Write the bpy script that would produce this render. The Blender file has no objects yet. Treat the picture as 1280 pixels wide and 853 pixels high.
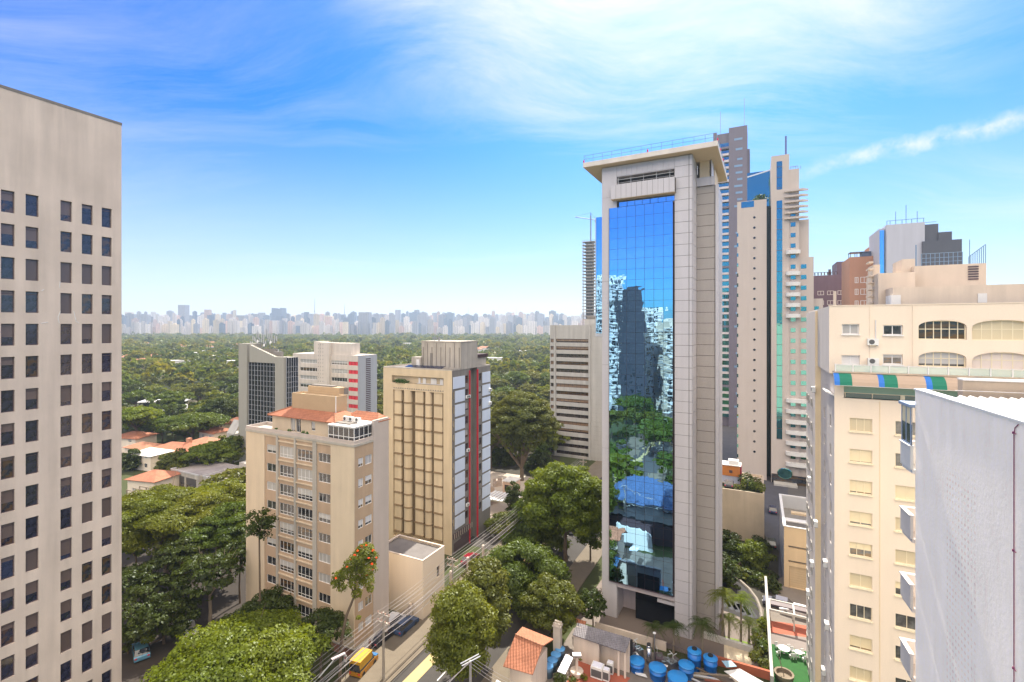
import bpy, bmesh, math, random
import numpy as np
from mathutils import Vector, Matrix
R = math.radians
rnd = random.Random(7)
SC = bpy.context.scene
COL = SC.collection
F = 600.0; CX = 640.0; HY = 408.0; H = 45.0       # lens in photo pixels, horizon row, camera height

# ------------------------------------------------------------------ camera, sky, sun, exposure
cam = bpy.data.cameras.new('camera'); camo = bpy.data.objects.new('camera', cam); COL.objects.link(camo)
camo.location = (0, 0, H); camo.rotation_euler = (R(90), 0, 0)
cam.sensor_width = 36; cam.lens = 36*F/1280; cam.shift_y = -(426.5-HY)/1280; cam.clip_start = .3; cam.clip_end = 30000
SC.camera = camo
SUN_AZ, SUN_EL = 21.0, 50.0
sd = Vector((math.sin(R(SUN_AZ))*math.cos(R(SUN_EL)), math.cos(R(SUN_AZ))*math.cos(R(SUN_EL)), math.sin(R(SUN_EL))))
sl = bpy.data.lights.new('sun', 'SUN'); sl.energy = 5.0; sl.angle = R(.5); sl.color = (1, .93, .80)
so = bpy.data.objects.new('sun', sl); COL.objects.link(so); so.location = sd*400
so.rotation_euler = sd.to_track_quat('Z', 'Y').to_euler()
SC.view_settings.view_transform = 'Standard'; SC.view_settings.look = 'None'
SC.view_settings.gamma = 1; SC.view_settings.exposure = 1.0
SC.cycles.max_bounces = 7; SC.cycles.diffuse_bounces = 3; SC.cycles.glossy_bounces = 3; SC.cycles.transmission_bounces = 4
SC.cycles.transparent_max_bounces = 6; SC.cycles.volume_bounces = 0; SC.cycles.use_denoising = True
SC.cycles.caustics_reflective = False; SC.cycles.caustics_refractive = False

class NT:
    """small helper for node trees"""
    def __init__(s, t): s.t = t; s.n = t.nodes; s.l = t.links
    def new(s, ty, **kw):
        n = s.n.new(ty)
        for k, v in kw.items(): setattr(n, k, v)
        return n
    def link(s, a, b): s.l.new(a, b)
    def val(s, sock, v):
        if hasattr(v, 'is_output') or isinstance(v, bpy.types.NodeSocket): s.l.new(v, sock)
        else: sock.default_value = v
    def math(s, op, a, b=0.0, c=0.0, clamp=False):
        n = s.new('ShaderNodeMath', operation=op); n.use_clamp = clamp
        s.val(n.inputs[0], a); s.val(n.inputs[1], b); s.val(n.inputs[2], c); return n.outputs[0]
    def vm(s, op, a, b=(0, 0, 0)):
        n = s.new('ShaderNodeVectorMath', operation=op); s.val(n.inputs[0], a); s.val(n.inputs[1], b)
        return n.outputs['Value'] if op in ('DOT_PRODUCT', 'LENGTH') else n.outputs[0]
    def mix(s, f, a, b, blend='MIX'):
        n = s.new('ShaderNodeMix', data_type='RGBA', blend_type=blend)
        s.val(n.inputs[0], f); s.val(n.inputs[6], a); s.val(n.inputs[7], b); return n.outputs[2]
    def noise(s, vec, scale, detail=3, rough=.5, dim='3D'):
        n = s.new('ShaderNodeTexNoise', noise_dimensions=dim); s.val(n.inputs['Vector'], vec)
        n.inputs['Scale'].default_value = scale; n.inputs['Detail'].default_value = detail
        n.inputs['Roughness'].default_value = rough; return n.outputs['Fac']
    def ramp(s, f, p0, p1):
        n = s.new('ShaderNodeMapRange'); n.clamp = True; s.val(n.inputs[0], f)
        n.inputs[1].default_value = p0; n.inputs[2].default_value = p1; return n.outputs[0]
    def mapping(s, vec, scale=(1, 1, 1), rot=(0, 0, 0), loc=(0, 0, 0)):
        n = s.new('ShaderNodeMapping'); s.val(n.inputs[0], vec)
        n.inputs['Scale'].default_value = scale; n.inputs['Rotation'].default_value = rot; n.inputs['Location'].default_value = loc
        return n.outputs[0]
def c4(c): return (c[0], c[1], c[2], 1)

def build_world():
    w = bpy.data.worlds.new('World'); SC.world = w; w.use_nodes = True
    t = NT(w.node_tree); t.n.clear()
    out = t.new('ShaderNodeOutputWorld'); bg = t.new('ShaderNodeBackground'); t.link(bg.outputs[0], out.inputs[0])
    sky = t.new('ShaderNodeTexSky', sky_type='NISHITA'); sky.sun_disc = False
    sky.sun_elevation = R(SUN_EL); sky.sun_rotation = R(SUN_AZ); sky.altitude = 700
    sky.air_density = 1.15; sky.dust_density = 1.4; sky.ozone_density = 3.0
    tc = t.new('ShaderNodeTexCoord'); d = tc.outputs['Generated']
    hs = t.new('ShaderNodeHueSaturation'); hs.inputs['Saturation'].default_value = 1.45; hs.inputs['Value'].default_value = 1.0
    t.link(sky.outputs[0], hs.inputs['Color'])
    sep = t.new('ShaderNodeSeparateXYZ'); t.link(d, sep.inputs[0])
    z = sep.outputs[2]
    col = t.mix(1.0, hs.outputs[0], (.02, .72, 1.25, 1), 'MULTIPLY')
    # pale band over the horizon and glare round the sun: both are the air's own brightness
    hz = t.math('POWER', t.math('SUBTRACT', 1.0, t.ramp(z, 0.0, .40)), 1.5)
    hz = t.math('MULTIPLY', hz, t.math('ADD', .30, t.math('MULTIPLY', t.ramp(sep.outputs[1], -.3, .3), .70)))
    col = t.mix(t.math('MULTIPLY', hz, .95), col, (6.1, 6.15, 6.4, 1))
    sunv = t.vm('DOT_PRODUCT', d, tuple(sd))
    glare = t.math('POWER', t.math('MAXIMUM', sunv, 0.0), 13.0)
    col = t.mix(t.math('MULTIPLY', glare, .75, clamp=True), col, (6.2, 6.6, 7.2, 1))
    # cirrus: noise laid on a plane high over the town, strongest towards the sun
    zz = t.math('ADD', t.math('MAXIMUM', z, 0.0), .10)
    pl = t.new('ShaderNodeCombineXYZ'); t.link(t.math('DIVIDE', sep.outputs[0], zz), pl.inputs[0]); t.link(t.math('DIVIDE', sep.outputs[1], zz), pl.inputs[1])
    warp = t.new('ShaderNodeTexNoise'); t.link(pl.outputs[0], warp.inputs['Vector']); warp.inputs['Scale'].default_value = .55
    wv = t.vm('ADD', pl.outputs[0], t.vm('MULTIPLY', warp.outputs['Color'], (1.4, 1.4, 0)))
    cn = t.noise(t.mapping(wv, (.33, 1.25, 1), (0, 0, R(-32))), 1.15, 12, .70)
    cn2 = t.noise(t.mapping(pl.outputs[0], (.22, .4, 1), (0, 0, R(25)), (3.1, 1.7, 0)), .9, 3, .5)
    toward = t.ramp(sunv, .80, .96)
    cir = t.math('MULTIPLY', t.ramp(t.math('ADD', cn, t.math('MULTIPLY', toward, .16)), .46, .76), t.ramp(t.math('ADD', cn2, t.math('MULTIPLY', toward, .25)), .40, .60))
    toward = t.ramp(sunv, .80, .96)
    cir = t.math('MULTIPLY', cir, t.math('ADD', .40, t.math('MULTIPLY', toward, .8)), clamp=True)
    cir = t.math('MULTIPLY', cir, t.ramp(z, .03, .16))
    col = t.mix(cir, col, (6.6, 6.5, 6.6, 1))
    # the one bright streak low over the towers on the right
    az = t.math('ARCTAN2', sep.outputs[0], sep.outputs[1])
    el = t.math('ARCSINE', z)
    ln = t.math('SUBTRACT', el, t.math('ADD', .280, t.math('MULTIPLY', t.math('SUBTRACT', az, .675), .06)))
    wob = t.math('MULTIPLY', t.math('SUBTRACT', t.noise(d, 9, 5, .65), .5), .06)
    band = t.math('SUBTRACT', 1.0, t.ramp(t.math('ABSOLUTE', t.math('ADD', ln, wob)), .001, .017))
    seg = t.math('MULTIPLY', t.ramp(az, .50, .64), t.math('SUBTRACT', 1.0, t.ramp(az, .80, .92)))
    bandn = t.math('MULTIPLY', t.math('MULTIPLY', band, seg), t.ramp(t.noise(d, 22, 6, .7), .32, .62))
    col = t.mix(t.math('MULTIPLY', bandn, .8), col, (5.8, 6.0, 6.3, 1))
    # bright clouds added out of view, overhead and behind, to light shaded walls
    fill_cloud = t.noise(pl.outputs[0], 1.3, 6, .55)
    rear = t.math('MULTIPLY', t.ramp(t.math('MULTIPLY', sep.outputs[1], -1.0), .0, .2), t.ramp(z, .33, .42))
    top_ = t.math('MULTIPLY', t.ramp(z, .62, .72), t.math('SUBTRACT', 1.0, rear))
    col = t.mix(t.math('MULTIPLY', top_, t.ramp(fill_cloud, .40, .55)), col, (5.5, 5.2, 4.8, 1))
    col = t.mix(t.math('MULTIPLY', rear, t.ramp(fill_cloud, .30, .45)), col, (22, 19.5, 16.5, 1))
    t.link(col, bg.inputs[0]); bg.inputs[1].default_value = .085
build_world()

# ------------------------------------------------------------------ mesh kit
class MB:
    """collects faces; build() links them as one mesh object"""
    def __init__(s): s.v = []; s.f = []; s.m = []
    def face(s, pts, mi=0):
        i = len(s.v); s.v += [tuple(p) for p in pts]; s.f.append(tuple(range(i, i+len(pts)))); s.m.append(mi)
    def box(s, x0, x1, y0, y1, z0, z1, mi=0):
        i = len(s.v)
        s.v += [(x0, y0, z0), (x1, y0, z0), (x1, y1, z0), (x0, y1, z0), (x0, y0, z1), (x1, y0, z1), (x1, y1, z1), (x0, y1, z1)]
        for q in ((0, 3, 2, 1), (4, 5, 6, 7), (0, 1, 5, 4), (1, 2, 6, 5), (2, 3, 7, 6), (3, 0, 4, 7)):
            s.f.append(tuple(i+k for k in q)); s.m.append(mi)
        return s
    def cyl(s, p, r, h, n=16, r2=None, mi=0, cap=True):
        r2 = r if r2 is None else r2; i = len(s.v)
        for k in range(n):
            a = 2*math.pi*k/n; s.v.append((p[0]+r*math.cos(a), p[1]+r*math.sin(a), p[2]))
        for k in range(n):
            a = 2*math.pi*k/n; s.v.append((p[0]+r2*math.cos(a), p[1]+r2*math.sin(a), p[2]+h))
        for k in range(n):
            j = (k+1) % n; s.f.append((i+k, i+j, i+n+j, i+n+k)); s.m.append(mi)
        if cap:
            s.f.append(tuple(i+k for k in reversed(range(n)))); s.m.append(mi)
            s.f.append(tuple(i+n+k for k in range(n))); s.m.append(mi)
        return s
    def lathe(s, p, prof, n=20, mi=0):
        i = len(s.v); m = len(prof)
        for (r, z) in prof:
            for k in range(n):
                a = 2*math.pi*k/n; s.v.append((p[0]+r*math.cos(a), p[1]+r*math.sin(a), p[2]+z))
        for j in range(m-1):
            for k in range(n):
                q = (k+1) % n; s.f.append((i+j*n+k, i+j*n+q, i+(j+1)*n+q, i+(j+1)*n+k)); s.m.append(mi)
        s.f.append(tuple(i+k for k in reversed(range(n)))); s.m.append(mi)
        s.f.append(tuple(i+(m-1)*n+k for k in range(n))); s.m.append(mi)
        return s
    def tube(s, pts, rad, n=6, mi=0):
        pts = [Vector(p) for p in pts]; rads = rad if isinstance(rad, (list, tuple)) else [rad]*len(pts)
        rings = []
        for k, p in enumerate(pts):
            d = (pts[min(k+1, len(pts)-1)]-pts[max(k-1, 0)]).normalized()
            a = d.cross(Vector((0, 0, 1)) if abs(d.z) < .9 else Vector((1, 0, 0))).normalized(); b = d.cross(a)
            i = len(s.v)
            for q in range(n):
                t = 2*math.pi*q/n; v = p+(a*math.cos(t)+b*math.sin(t))*rads[k]; s.v.append(tuple(v))
            rings.append(i)
        for k in range(len(rings)-1):
            for q in range(n):
                w = (q+1) % n; s.f.append((rings[k]+q, rings[k]+w, rings[k+1]+w, rings[k+1]+q)); s.m.append(mi)
        s.f.append(tuple(rings[0]+q for q in reversed(range(n)))); s.m.append(mi)
        s.f.append(tuple(rings[-1]+q for q in range(n))); s.m.append(mi)
        return s
    def prism(s, poly, z0, z1, mi=0):
        n = len(poly); i = len(s.v)
        s.v += [(x, y, z0) for x, y in poly]+[(x, y, z1) for x, y in poly]
        s.f.append(tuple(i+k for k in reversed(range(n)))); s.m.append(mi)
        s.f.append(tuple(i+n+k for k in range(n))); s.m.append(mi)
        for k in range(n):
            j = (k+1) % n; s.f.append((i+k, i+j, i+n+j, i+n+k)); s.m.append(mi)
        return s
    def slab(s, a, b, c, d, th, mi=0):
        """flat quad given a thickness along its downward normal"""
        a, b, c, d = map(Vector, (a, b, c, d)); n = (b-a).cross(d-a).normalized()
        if n.z < 0: n = -n; b, d = d, b
        lo = [p-n*th for p in (a, b, c, d)]; i = len(s.v)
        s.v += [tuple(p) for p in (a, b, c, d)]+[tuple(p) for p in lo]
        for q in ((0, 1, 2, 3), (7, 6, 5, 4), (0, 4, 5, 1), (1, 5, 6, 2), (2, 6, 7, 3), (3, 7, 4, 0)):
            s.f.append(tuple(i+k for k in q)); s.m.append(mi)
        return s
    def wall(s, p0, u, n, W, z0, z1, holes, dep=.2, mi=0, mr=None):
        """wall sheet from p0 along u, outward normal n, from z0 to z1, holes (u0,z0,u1,z1) with reveals dep deep"""
        mr = mi if mr is None else mr
        us = sorted({0.0, W, *[h[0] for h in holes], *[h[2] for h in holes]})
        zs = sorted({z0, z1, *[h[1] for h in holes], *[h[3] for h in holes]})
        us = [a for a in us if -1e-6 <= a <= W+1e-6]; zs = [a for a in zs if z0-1e-6 <= a <= z1+1e-6]
        P = lambda a, z, o=0: (p0[0]+u[0]*a+n[0]*o, p0[1]+u[1]*a+n[1]*o, z)
        flip = (u[0]*n[1]-u[1]*n[0]) > 0
        def q(pts, m): s.face(list(reversed(pts)) if flip else pts, m)
        # merge runs of solid cells per row
        for k in range(len(zs)-1):
            zc = (zs[k]+zs[k+1])/2; run = None
            for j in range(len(us)-1):
                uc = (us[j]+us[j+1])/2
                solid = not any(h[0] < uc < h[2] and h[1] < zc < h[3] for h in holes)
                if solid:
                    if run is None: run = us[j]
                if (not solid or j == len(us)-2) and run is not None:
                    e = us[j+1] if solid else us[j]
                    q([P(run, zs[k]), P(e, zs[k]), P(e, zs[k+1]), P(run, zs[k+1])], mi); run = None
        for (a, b, c, d) in holes:
            q([P(a, b), P(c, b), P(c, b, -dep), P(a, b, -dep)][::-1], mr); q([P(a, d), P(c, d), P(c, d, -dep), P(a, d, -dep)], mr)
            q([P(a, b), P(a, d), P(a, d, -dep), P(a, b, -dep)][::-1], mr); q([P(c, b), P(c, d), P(c, d, -dep), P(c, b, -dep)], mr)
        return s
    def mesh(s, name, mats):
        me = bpy.data.meshes.new(name); me.from_pydata(s.v, [], s.f)
        for m in (mats if isinstance(mats, (list, tuple)) else [mats]): me.materials.append(m)
        if any(s.m): me.polygons.foreach_set('material_index', s.m)
        return me
    def build(s, name, mats, parent=None, smooth=False):
        me = s.mesh(name, mats)
        if smooth: me.polygons.foreach_set('use_smooth', [True]*len(me.polygons))
        return place(name, me, parent)

CH = {}          # children by parent name
def place(name, me, parent=None, loc=(0, 0, 0), rz=0):
    o = bpy.data.objects.new(name, me); COL.objects.link(o)
    if parent is not None: o.parent = parent; CH.setdefault(parent.name, []).append(o)
    o.location = loc; o.rotation_euler = (0, 0, rz)
    return o
def tag(o, label=None, cat=None, group=None, kind=None):
    if label: o['label'] = label
    if cat: o['category'] = cat
    if group: o['group'] = group
    if kind: o['kind'] = kind
    return o
def thing(name, label, cat, loc=(0, 0, 0), rz=0, group=None):
    o = bpy.data.objects.new(name, None); COL.objects.link(o); o.location = loc; o.rotation_euler = (0, 0, rz)
    o.empty_display_size = .3
    return tag(o, label, cat, group)
def copy_tree(o, parent=None):
    c = o.copy(); COL.objects.link(c); c.parent = parent
    for ch in list(CH.get(o.name, ())): copy_tree(ch, c)
    if parent is not None: CH.setdefault(parent.name, []).append(c)
    return c

# ------------------------------------------------------------------ photo geometry -> ground plan
def W(px, D): return Vector(((px-CX)/F*D, D))
def G(px, py, z=0):
    D = (H-z)*F/(py-HY); return W(px, D)
def Z(py, D): return H-(py-HY)*D/F
class Fr:
    """ground frame of a building: x along the street face (to the right), y away"""
    def __init__(s, px, D, th=27):
        s.th = th; s.O = W(px, D); a = R(th); s.E = Vector((math.cos(a), -math.sin(a))); s.B = Vector((math.sin(a), math.cos(a)))
    def ax(s, px, y=0):
        k = (px-CX)/F; p = s.O+s.B*y; return (k*p.y-p.x)/(s.E.x-k*s.E.y)
    def by(s, px, x=0):
        k = (px-CX)/F; p = s.O+s.E*x; return (k*p.y-p.x)/(s.B.x-k*s.B.y)
    def D(s, x, y): return (s.O+s.E*x+s.B*y).y
    def za(s, px, py, y=0): return Z(py, s.D(s.ax(px, y), y))
    def zb(s, px, py, x=0): return Z(py, s.D(x, s.by(px, x)))
    def w(s, x, y, z=0): p = s.O+s.E*x+s.B*y; return (p.x, p.y, z)
    def loc(s): return (s.O.x, s.O.y, 0)
    @property
    def rz(s): return -R(s.th)
    def thing(s, name, label, cat, group=None): return thing(name, label, cat, s.loc(), s.rz, group)

# ------------------------------------------------------------------ materials
MATS = {}
def pm(name, col, rough=.8, var=.12, scale=.35, streak=.18, bump=.0, metal=0.0, spec=.4, rand=0.0, fine=.06):
    if name in MATS: return MATS[name]
    m = bpy.data.materials.new(name); m.use_nodes = True; t = NT(m.node_tree); b = t.n['Principled BSDF']
    tc = t.new('ShaderNodeTexCoord'); o = tc.outputs['Object']
    n1 = t.noise(o, scale, 5, .6); n2 = t.math('ADD', .5, t.math('MULTIPLY', t.math('SUBTRACT', t.noise(t.mapping(o, (1, 1, .07)), .9, 4, .55), .5), t.ramp(t.noise(o, .16, 2, .5), .30, .62))); n3 = t.noise(o, 9, 3, .6)
    f = t.math('ADD', t.math('MULTIPLY', t.math('SUBTRACT', n1, .5), var*2.4), t.math('MULTIPLY', t.math('SUBTRACT', n2, .5), streak*3.0))
    f = t.math('ADD', f, t.math('MULTIPLY', t.math('SUBTRACT', n3, .5), fine*2))
    f = t.math('ADD', f, 1.0)
    if rand:
        oi = t.new('ShaderNodeObjectInfo'); f = t.math('MULTIPLY', f, t.math('ADD', 1-rand/2, t.math('MULTIPLY', oi.outputs['Random'], rand)))
    vm = t.new('ShaderNodeVectorMath', operation='SCALE'); vm.inputs[0].default_value = col; t.link(f, vm.inputs['Scale'])
    t.link(vm.outputs[0], b.inputs['Base Color'])
    b.inputs['Roughness'].default_value = rough; b.inputs['Metallic'].default_value = metal; b.inputs['Specular IOR Level'].default_value = spec
    if bump:
        bp = t.new('ShaderNodeBump'); bp.inputs['Distance'].default_value = bump; bp.inputs['Strength'].default_value = .6
        t.link(n3, bp.inputs['Height']); t.link(bp.outputs[0], b.inputs['Normal'])
    MATS[name] = m; return m
def glass_mat(name, dark, blind, share=.5, rough=.06, blindmin=.25):
    """window pane: dark room behind glass, a blind let down to a height of its own in some"""
    if name in MATS: return MATS[name]
    m = bpy.data.materials.new(name); m.use_nodes = True; t = NT(m.node_tree); b = t.n['Principled BSDF']
    tc = t.new('ShaderNodeTexCoord'); sp = t.new('ShaderNodeSeparateXYZ'); t.link(tc.outputs['Generated'], sp.inputs[0])
    oi = t.new('ShaderNodeObjectInfo'); r = oi.outputs['Random']
    r2 = t.math('FRACT', t.math('MULTIPLY', r, 37.7)); r3 = t.math('FRACT', t.math('MULTIPLY', r, 91.3))
    has = t.math('LESS_THAN', r2, share)
    hgt = t.math('SUBTRACT', 1.0, t.math('MULTIPLY', t.math('ADD', blindmin, t.math('MULTIPLY', r3, 1.1)), 1.0))
    f = t.math('MULTIPLY', has, t.math('GREATER_THAN', sp.outputs[2], hgt))
    ob = t.noise(tc.outputs['Object'], 1.3, 3, .6)
    dk = t.mix(t.ramp(ob, .4, .7), c4(dark), c4([min(1, c*2.6+.01) for c in dark]))
    bl = t.mix(t.math('MULTIPLY', r3, .6), c4(blind), c4([c*.35 for c in blind]))
    # warm glow of lit rooms painted into some panes as brown colour
    wn = t.noise(t.mapping(tc.outputs['Generated'], (1.5, 1.5, 2.5)), 1.4, 2, .5)
    warm = t.math('MULTIPLY', t.math('LESS_THAN', t.math('FRACT', t.math('MULTIPLY', r, 17.1)), .35), t.ramp(wn, .45, .6))
    dk = t.mix(warm, dk, c4([dark[0]*3+.05, dark[1]*2+.022, dark[2]+.004]))
    t.link(t.mix(f, dk, bl), b.inputs['Base Color'])
    b.inputs['Roughness'].default_value = rough; b.inputs['Specular IOR Level'].default_value = .9
    t.link(t.math('ADD', rough, t.math('MULTIPLY', f, .25)), b.inputs['Roughness'])
    MATS[name] = m; return m
def flat(name, col, rough=.5, metal=0, spec=.5): return pm(name, col, rough, .05, 1, .04, 0, metal, spec, 0, .03)
# ------------------------------------------------------------------ palettes
pearl = pm('office plaster', (.62, .52, .44), .85, .16, .22, .26)
beige = pm('beige render', (.62, .51, .37), .85, .10, .3, .16)
brownr = pm('tan render', (.44, .32, .22), .85, .10, .4, .16)
greyr = pm('grey render', (.50, .43, .385), .85, .07, .3, .14)
pilm = pm('grey pilaster', (.42, .39, .34), .85, .12, .4, .22)
creamm = pm('cream render', (.82, .69, .55), .8, .04, .2, .08)
whitep = pm('white paint', (.70, .68, .66), .6, .04, .5, .06)
winwhite = flat('white window frame', (.78, .77, .75), .4)
windark = flat('dark window frame', (.09, .06, .07), .4)
dkgap = flat('dark interior', (.03, .028, .03), .9)
tanm = pm('ochre render', (.57, .46, .31), .85, .14, .25, .28)
tanrib_shade = pm('ochre rib shade', (.25, .175, .10), .85, .12, .3, .2)  # ledge tone darkened to carry the shade under the panels
panelblue = pm('pale blue panel', (.66, .73, .86), .5, .04, .3, .08)
redm = flat('red pipe paint', (.62, .03, .05), .4)
conc = pm('weathered concrete', (.42, .38, .33), .9, .2, .4, .45)
concd = pm('dark concrete', (.22, .20, .18), .9, .2, .4, .3)
roofd = pm('roof felt', (.16, .145, .14), .9, .35, .35, .1)
metalw = flat('pale metal', (.62, .62, .63), .35, .3)
steel = flat('steel', (.35, .35, .36), .35, .8)
acm = flat('air conditioner casing', (.74, .73, .70), .4)
acd = flat('fan grille', (.10, .10, .10), .6)
leafpot = pm('shrub leaves', (.06, .13, .025), .6, .4, 3, .1)
g_office = glass_mat('office pane', (.012, .013, .030), (.15, .105, .10), .62, .05, .12)
g_home = glass_mat('home pane', (.022, .022, .024), (.55, .53, .50), .45, .07, .3)
g_side = glass_mat('side pane', (.05, .055, .06), (.66, .66, .70), .75, .1, .5)
g_cream = glass_mat('shutter pane', (.05, .05, .045), (.86, .72, .46), .8, .12, .45)
g_dark = glass_mat('black pane', (.012, .016, .024), (.05, .05, .06), .2, .04, .3)
def curtain_glass(name, col, wav=.004, rough=.015, sc=.55, metal=1.0):
    m = bpy.data.materials.new(name); m.use_nodes = True; t = NT(m.node_tree); b = t.n['Principled BSDF']
    tc = t.new('ShaderNodeTexCoord'); o = tc.outputs['Object']
    b.inputs['Base Color'].default_value = c4(col); b.inputs['Metallic'].default_value = metal; b.inputs['Roughness'].default_value = rough
    n = t.noise(t.mapping(o, (1.3, 1.3, .55)), sc, 2, .4); n2 = t.noise(t.mapping(o, (.5, .5, 1.2)), sc*2.4, 1, .4)
    bp = t.new('ShaderNodeBump'); bp.inputs['Strength'].default_value = 1; bp.inputs['Distance'].default_value = wav*10
    t.link(t.math('ADD', n, t.math('MULTIPLY', n2, .35)), bp.inputs['Height']); t.link(bp.outputs[0], b.inputs['Normal'])
    return m
g_mirror = curtain_glass('mirror curtain glass', (.34, .62, .88), .0010)
g_teal = curtain_glass('teal mirror glass', (.13, .38, .38), .002, .04)
g_grid = curtain_glass('dark curtain glass', (.02, .025, .035), .006, .05, .5, .6)
def roof_tiles(name, col, pitch=.35):
    m = bpy.data.materials.new(name); m.use_nodes = True; t = NT(m.node_tree); b = t.n['Principled BSDF']
    tc = t.new('ShaderNodeTexCoord'); o = tc.outputs['Object']
    w = t.new('ShaderNodeTexWave', wave_type='BANDS', bands_direction='X'); w.inputs['Scale'].default_value = 1/pitch/3.2; t.link(o, w.inputs[0])
    w2 = t.new('ShaderNodeTexWave', wave_type='BANDS', bands_direction='Y', wave_profile='SAW'); w2.inputs['Scale'].default_value = 1/pitch/3.2; t.link(o, w2.inputs[0])
    n = t.noise(o, .7, 5, .65); n2 = t.noise(o, 5, 3, .6)
    f = t.math('ADD', .15, t.math('ADD', t.math('MULTIPLY', n, 1.0), t.math('MULTIPLY', n2, .7)))
    f = t.math('MULTIPLY', f, t.math('ADD', .78, t.math('MULTIPLY', w2.outputs['Fac'], .25)))
    vm = t.new('ShaderNodeVectorMath', operation='SCALE'); vm.inputs[0].default_value = col; t.link(f, vm.inputs['Scale'])
    t.link(vm.outputs[0], b.inputs['Base Color']); b.inputs['Roughness'].default_value = .85
    bp = t.new('ShaderNodeBump'); bp.inputs['Distance'].default_value = .06; bp.inputs['Strength'].default_value = .8
    t.link(t.math('ADD', w.outputs['Fac'], t.math('MULTIPLY', w2.outputs['Fac'], .5)), bp.inputs['Height']); t.link(bp.outputs[0], b.inputs['Normal'])
    return m
tile = roof_tiles('terracotta tiles', (.40, .155, .085)); tile2 = roof_tiles('faded terracotta tiles', (.42, .19, .11))
corr = roof_tiles('grey corrugated sheet', (.20, .185, .20), .3); corrw = roof_tiles('pale corrugated sheet', (.75, .72, .68), .35)

# ------------------------------------------------------------------ windows
WM = {}
def win(parent, face, at, u, z, w, h, dep=.18, glass=None, frame=None, cols=(), rows=(), fr=.06, sill=None, name='window'):
    """a framed window with its pane; face 'f' looks to -y, 'r' to +x, 'l' to -x"""
    key = (round(w, 2), round(h, 2), tuple(cols), tuple(rows), fr, frame.name, glass.name, bool(sill))
    if key not in WM:
        b = MB(); t = .07
        b.box(0, fr, 0, t, 0, h).box(w-fr, w, 0, t, 0, h).box(fr, w-fr, 0, t, 0, fr).box(fr, w-fr, 0, t, h-fr, h)
        xs = [fr]+[c*w for c in cols]+[w-fr]
        for c in cols: b.box(c*w-fr*.4, c*w+fr*.4, .005, t-.005, fr, h-fr)
        for r in rows:
            for i in range(len(xs)-1): b.box(xs[i]+fr*.4, xs[i+1]-fr*.4, .01, t-.01, r*h-fr*.4, r*h+fr*.4)
        if sill: b.box(-.06, w+.06, -dep-.06, -.005, -.10, -.004)
        p = MB(); p.box(fr*.5, w-fr*.5, .035, .05, fr*.5, h-fr*.5)
        WM[key] = (b.mesh('window', frame), p.mesh('pane', glass))
    fm, pmh = WM[key]; d = dep-.08
    if face == 'f': loc, rz = (u, at+d, z), 0
    elif face == 'r': loc, rz = (at-d, u, z), R(90)
    else: loc, rz = (at+d, u+w, z), R(-90)
    o = place(name, fm, parent, loc, rz); place('pane', pmh, o)
    return o
def shell(b, w, d, z0, z1, skip='', mi=0, x0=None, y0=0.0):
    """closed box for a building body, leaving out the faces that a wall() sheet replaces"""
    x0 = -w if x0 is None else x0; x1, y1 = x0+w, y0+d
    if 'f' not in skip: b.face([(x0, y0, z0), (x1, y0, z0), (x1, y0, z1), (x0, y0, z1)], mi)
    if 'r' not in skip: b.face([(x1, y0, z0), (x1, y1, z0), (x1, y1, z1), (x1, y0, z1)], mi)
    if 'b' not in skip: b.face([(x1, y1, z0), (x0, y1, z0), (x0, y1, z1), (x1, y1, z1)], mi)
    if 'l' not in skip: b.face([(x0, y1, z0), (x0, y0, z0), (x0, y0, z1), (x0, y1, z1)], mi)
    if 't' not in skip: b.face([(x0, y0, z1), (x1, y0, z1), (x1, y1, z1), (x0, y1, z1)], mi)
def parapet(b, x0, x1, y0, y1, z0, z1, t=.2, mi=0):
    b.box(x0, x1, y0, y0+t, z0, z1, mi); b.box(x0, x1, y1-t, y1, z0, z1, mi)
    b.box(x0, x0+t, y0+t, y1-t, z0, z1, mi); b.box(x1-t, x1, y0+t, y1-t, z0, z1, mi)
def ac_unit(fr, x, y, z, face='f', label='white air conditioner unit on the wall', par=None):
    """split unit: casing, fan grille, bracket"""
    r = {'f': 0, 'r': R(90), 'l': R(-90)}[face]
    o = thing('air_conditioner', label, 'air conditioner', fr.w(x, y, z), fr.rz+r)
    MB().box(-.42, .42, -.36, 0, 0, .6).build('casing', acm, o)
    g = MB(); g.lathe((0, 0, 0), [(.22, 0), (.22, .02), (.17, .03)], 14)
    k = g.build('fan_grille', acd, o); k.location = (-.1, -.362, .3); k.rotation_euler = (R(90), 0, 0)
    MB().box(-.35, -.31, -.34, 0, -.08, -.003).box(.31, .35, -.34, 0, -.08, -.003).build('bracket', steel, o)
    return o

# ------------------------------------------------------------------ 1  pale office tower at the left
fr = Fr(152, 54.3, 27.5)
T = fr.thing('office_tower', 'tall pale office tower with rows of punched dark square windows, cut by the left edge', 'office building')
top = fr.zb(152, 157)
cols = [(fr.by(a), fr.by(b)) for a, b in ((1.2, 18.4), (32, 48.3), (75.6, 90), (102.3, 116), (127.2, 139.7))]
SH = 3.2; zt = fr.zb(127.5, 283.6)
holes = []; y0 = -18.0
for (a, b) in cols:
    for k in range(17):
        z = zt-SH*k
        if z > .5: holes.append((a-y0, z, b-y0, z+2.12))
b = MB(); b.wall((0, y0), (0, 1), (1, 0), -y0, 0, top, holes, .3)
shell(b, 24, -y0, 0, top, 'r', 0, None, y0)
b.build('wall', pearl, T)
b = MB(); parapet(b, -24, .04, y0, .04, top+.002, top+.28, .35); b.build('parapet_coping', concd, T)
i = 0
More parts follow.
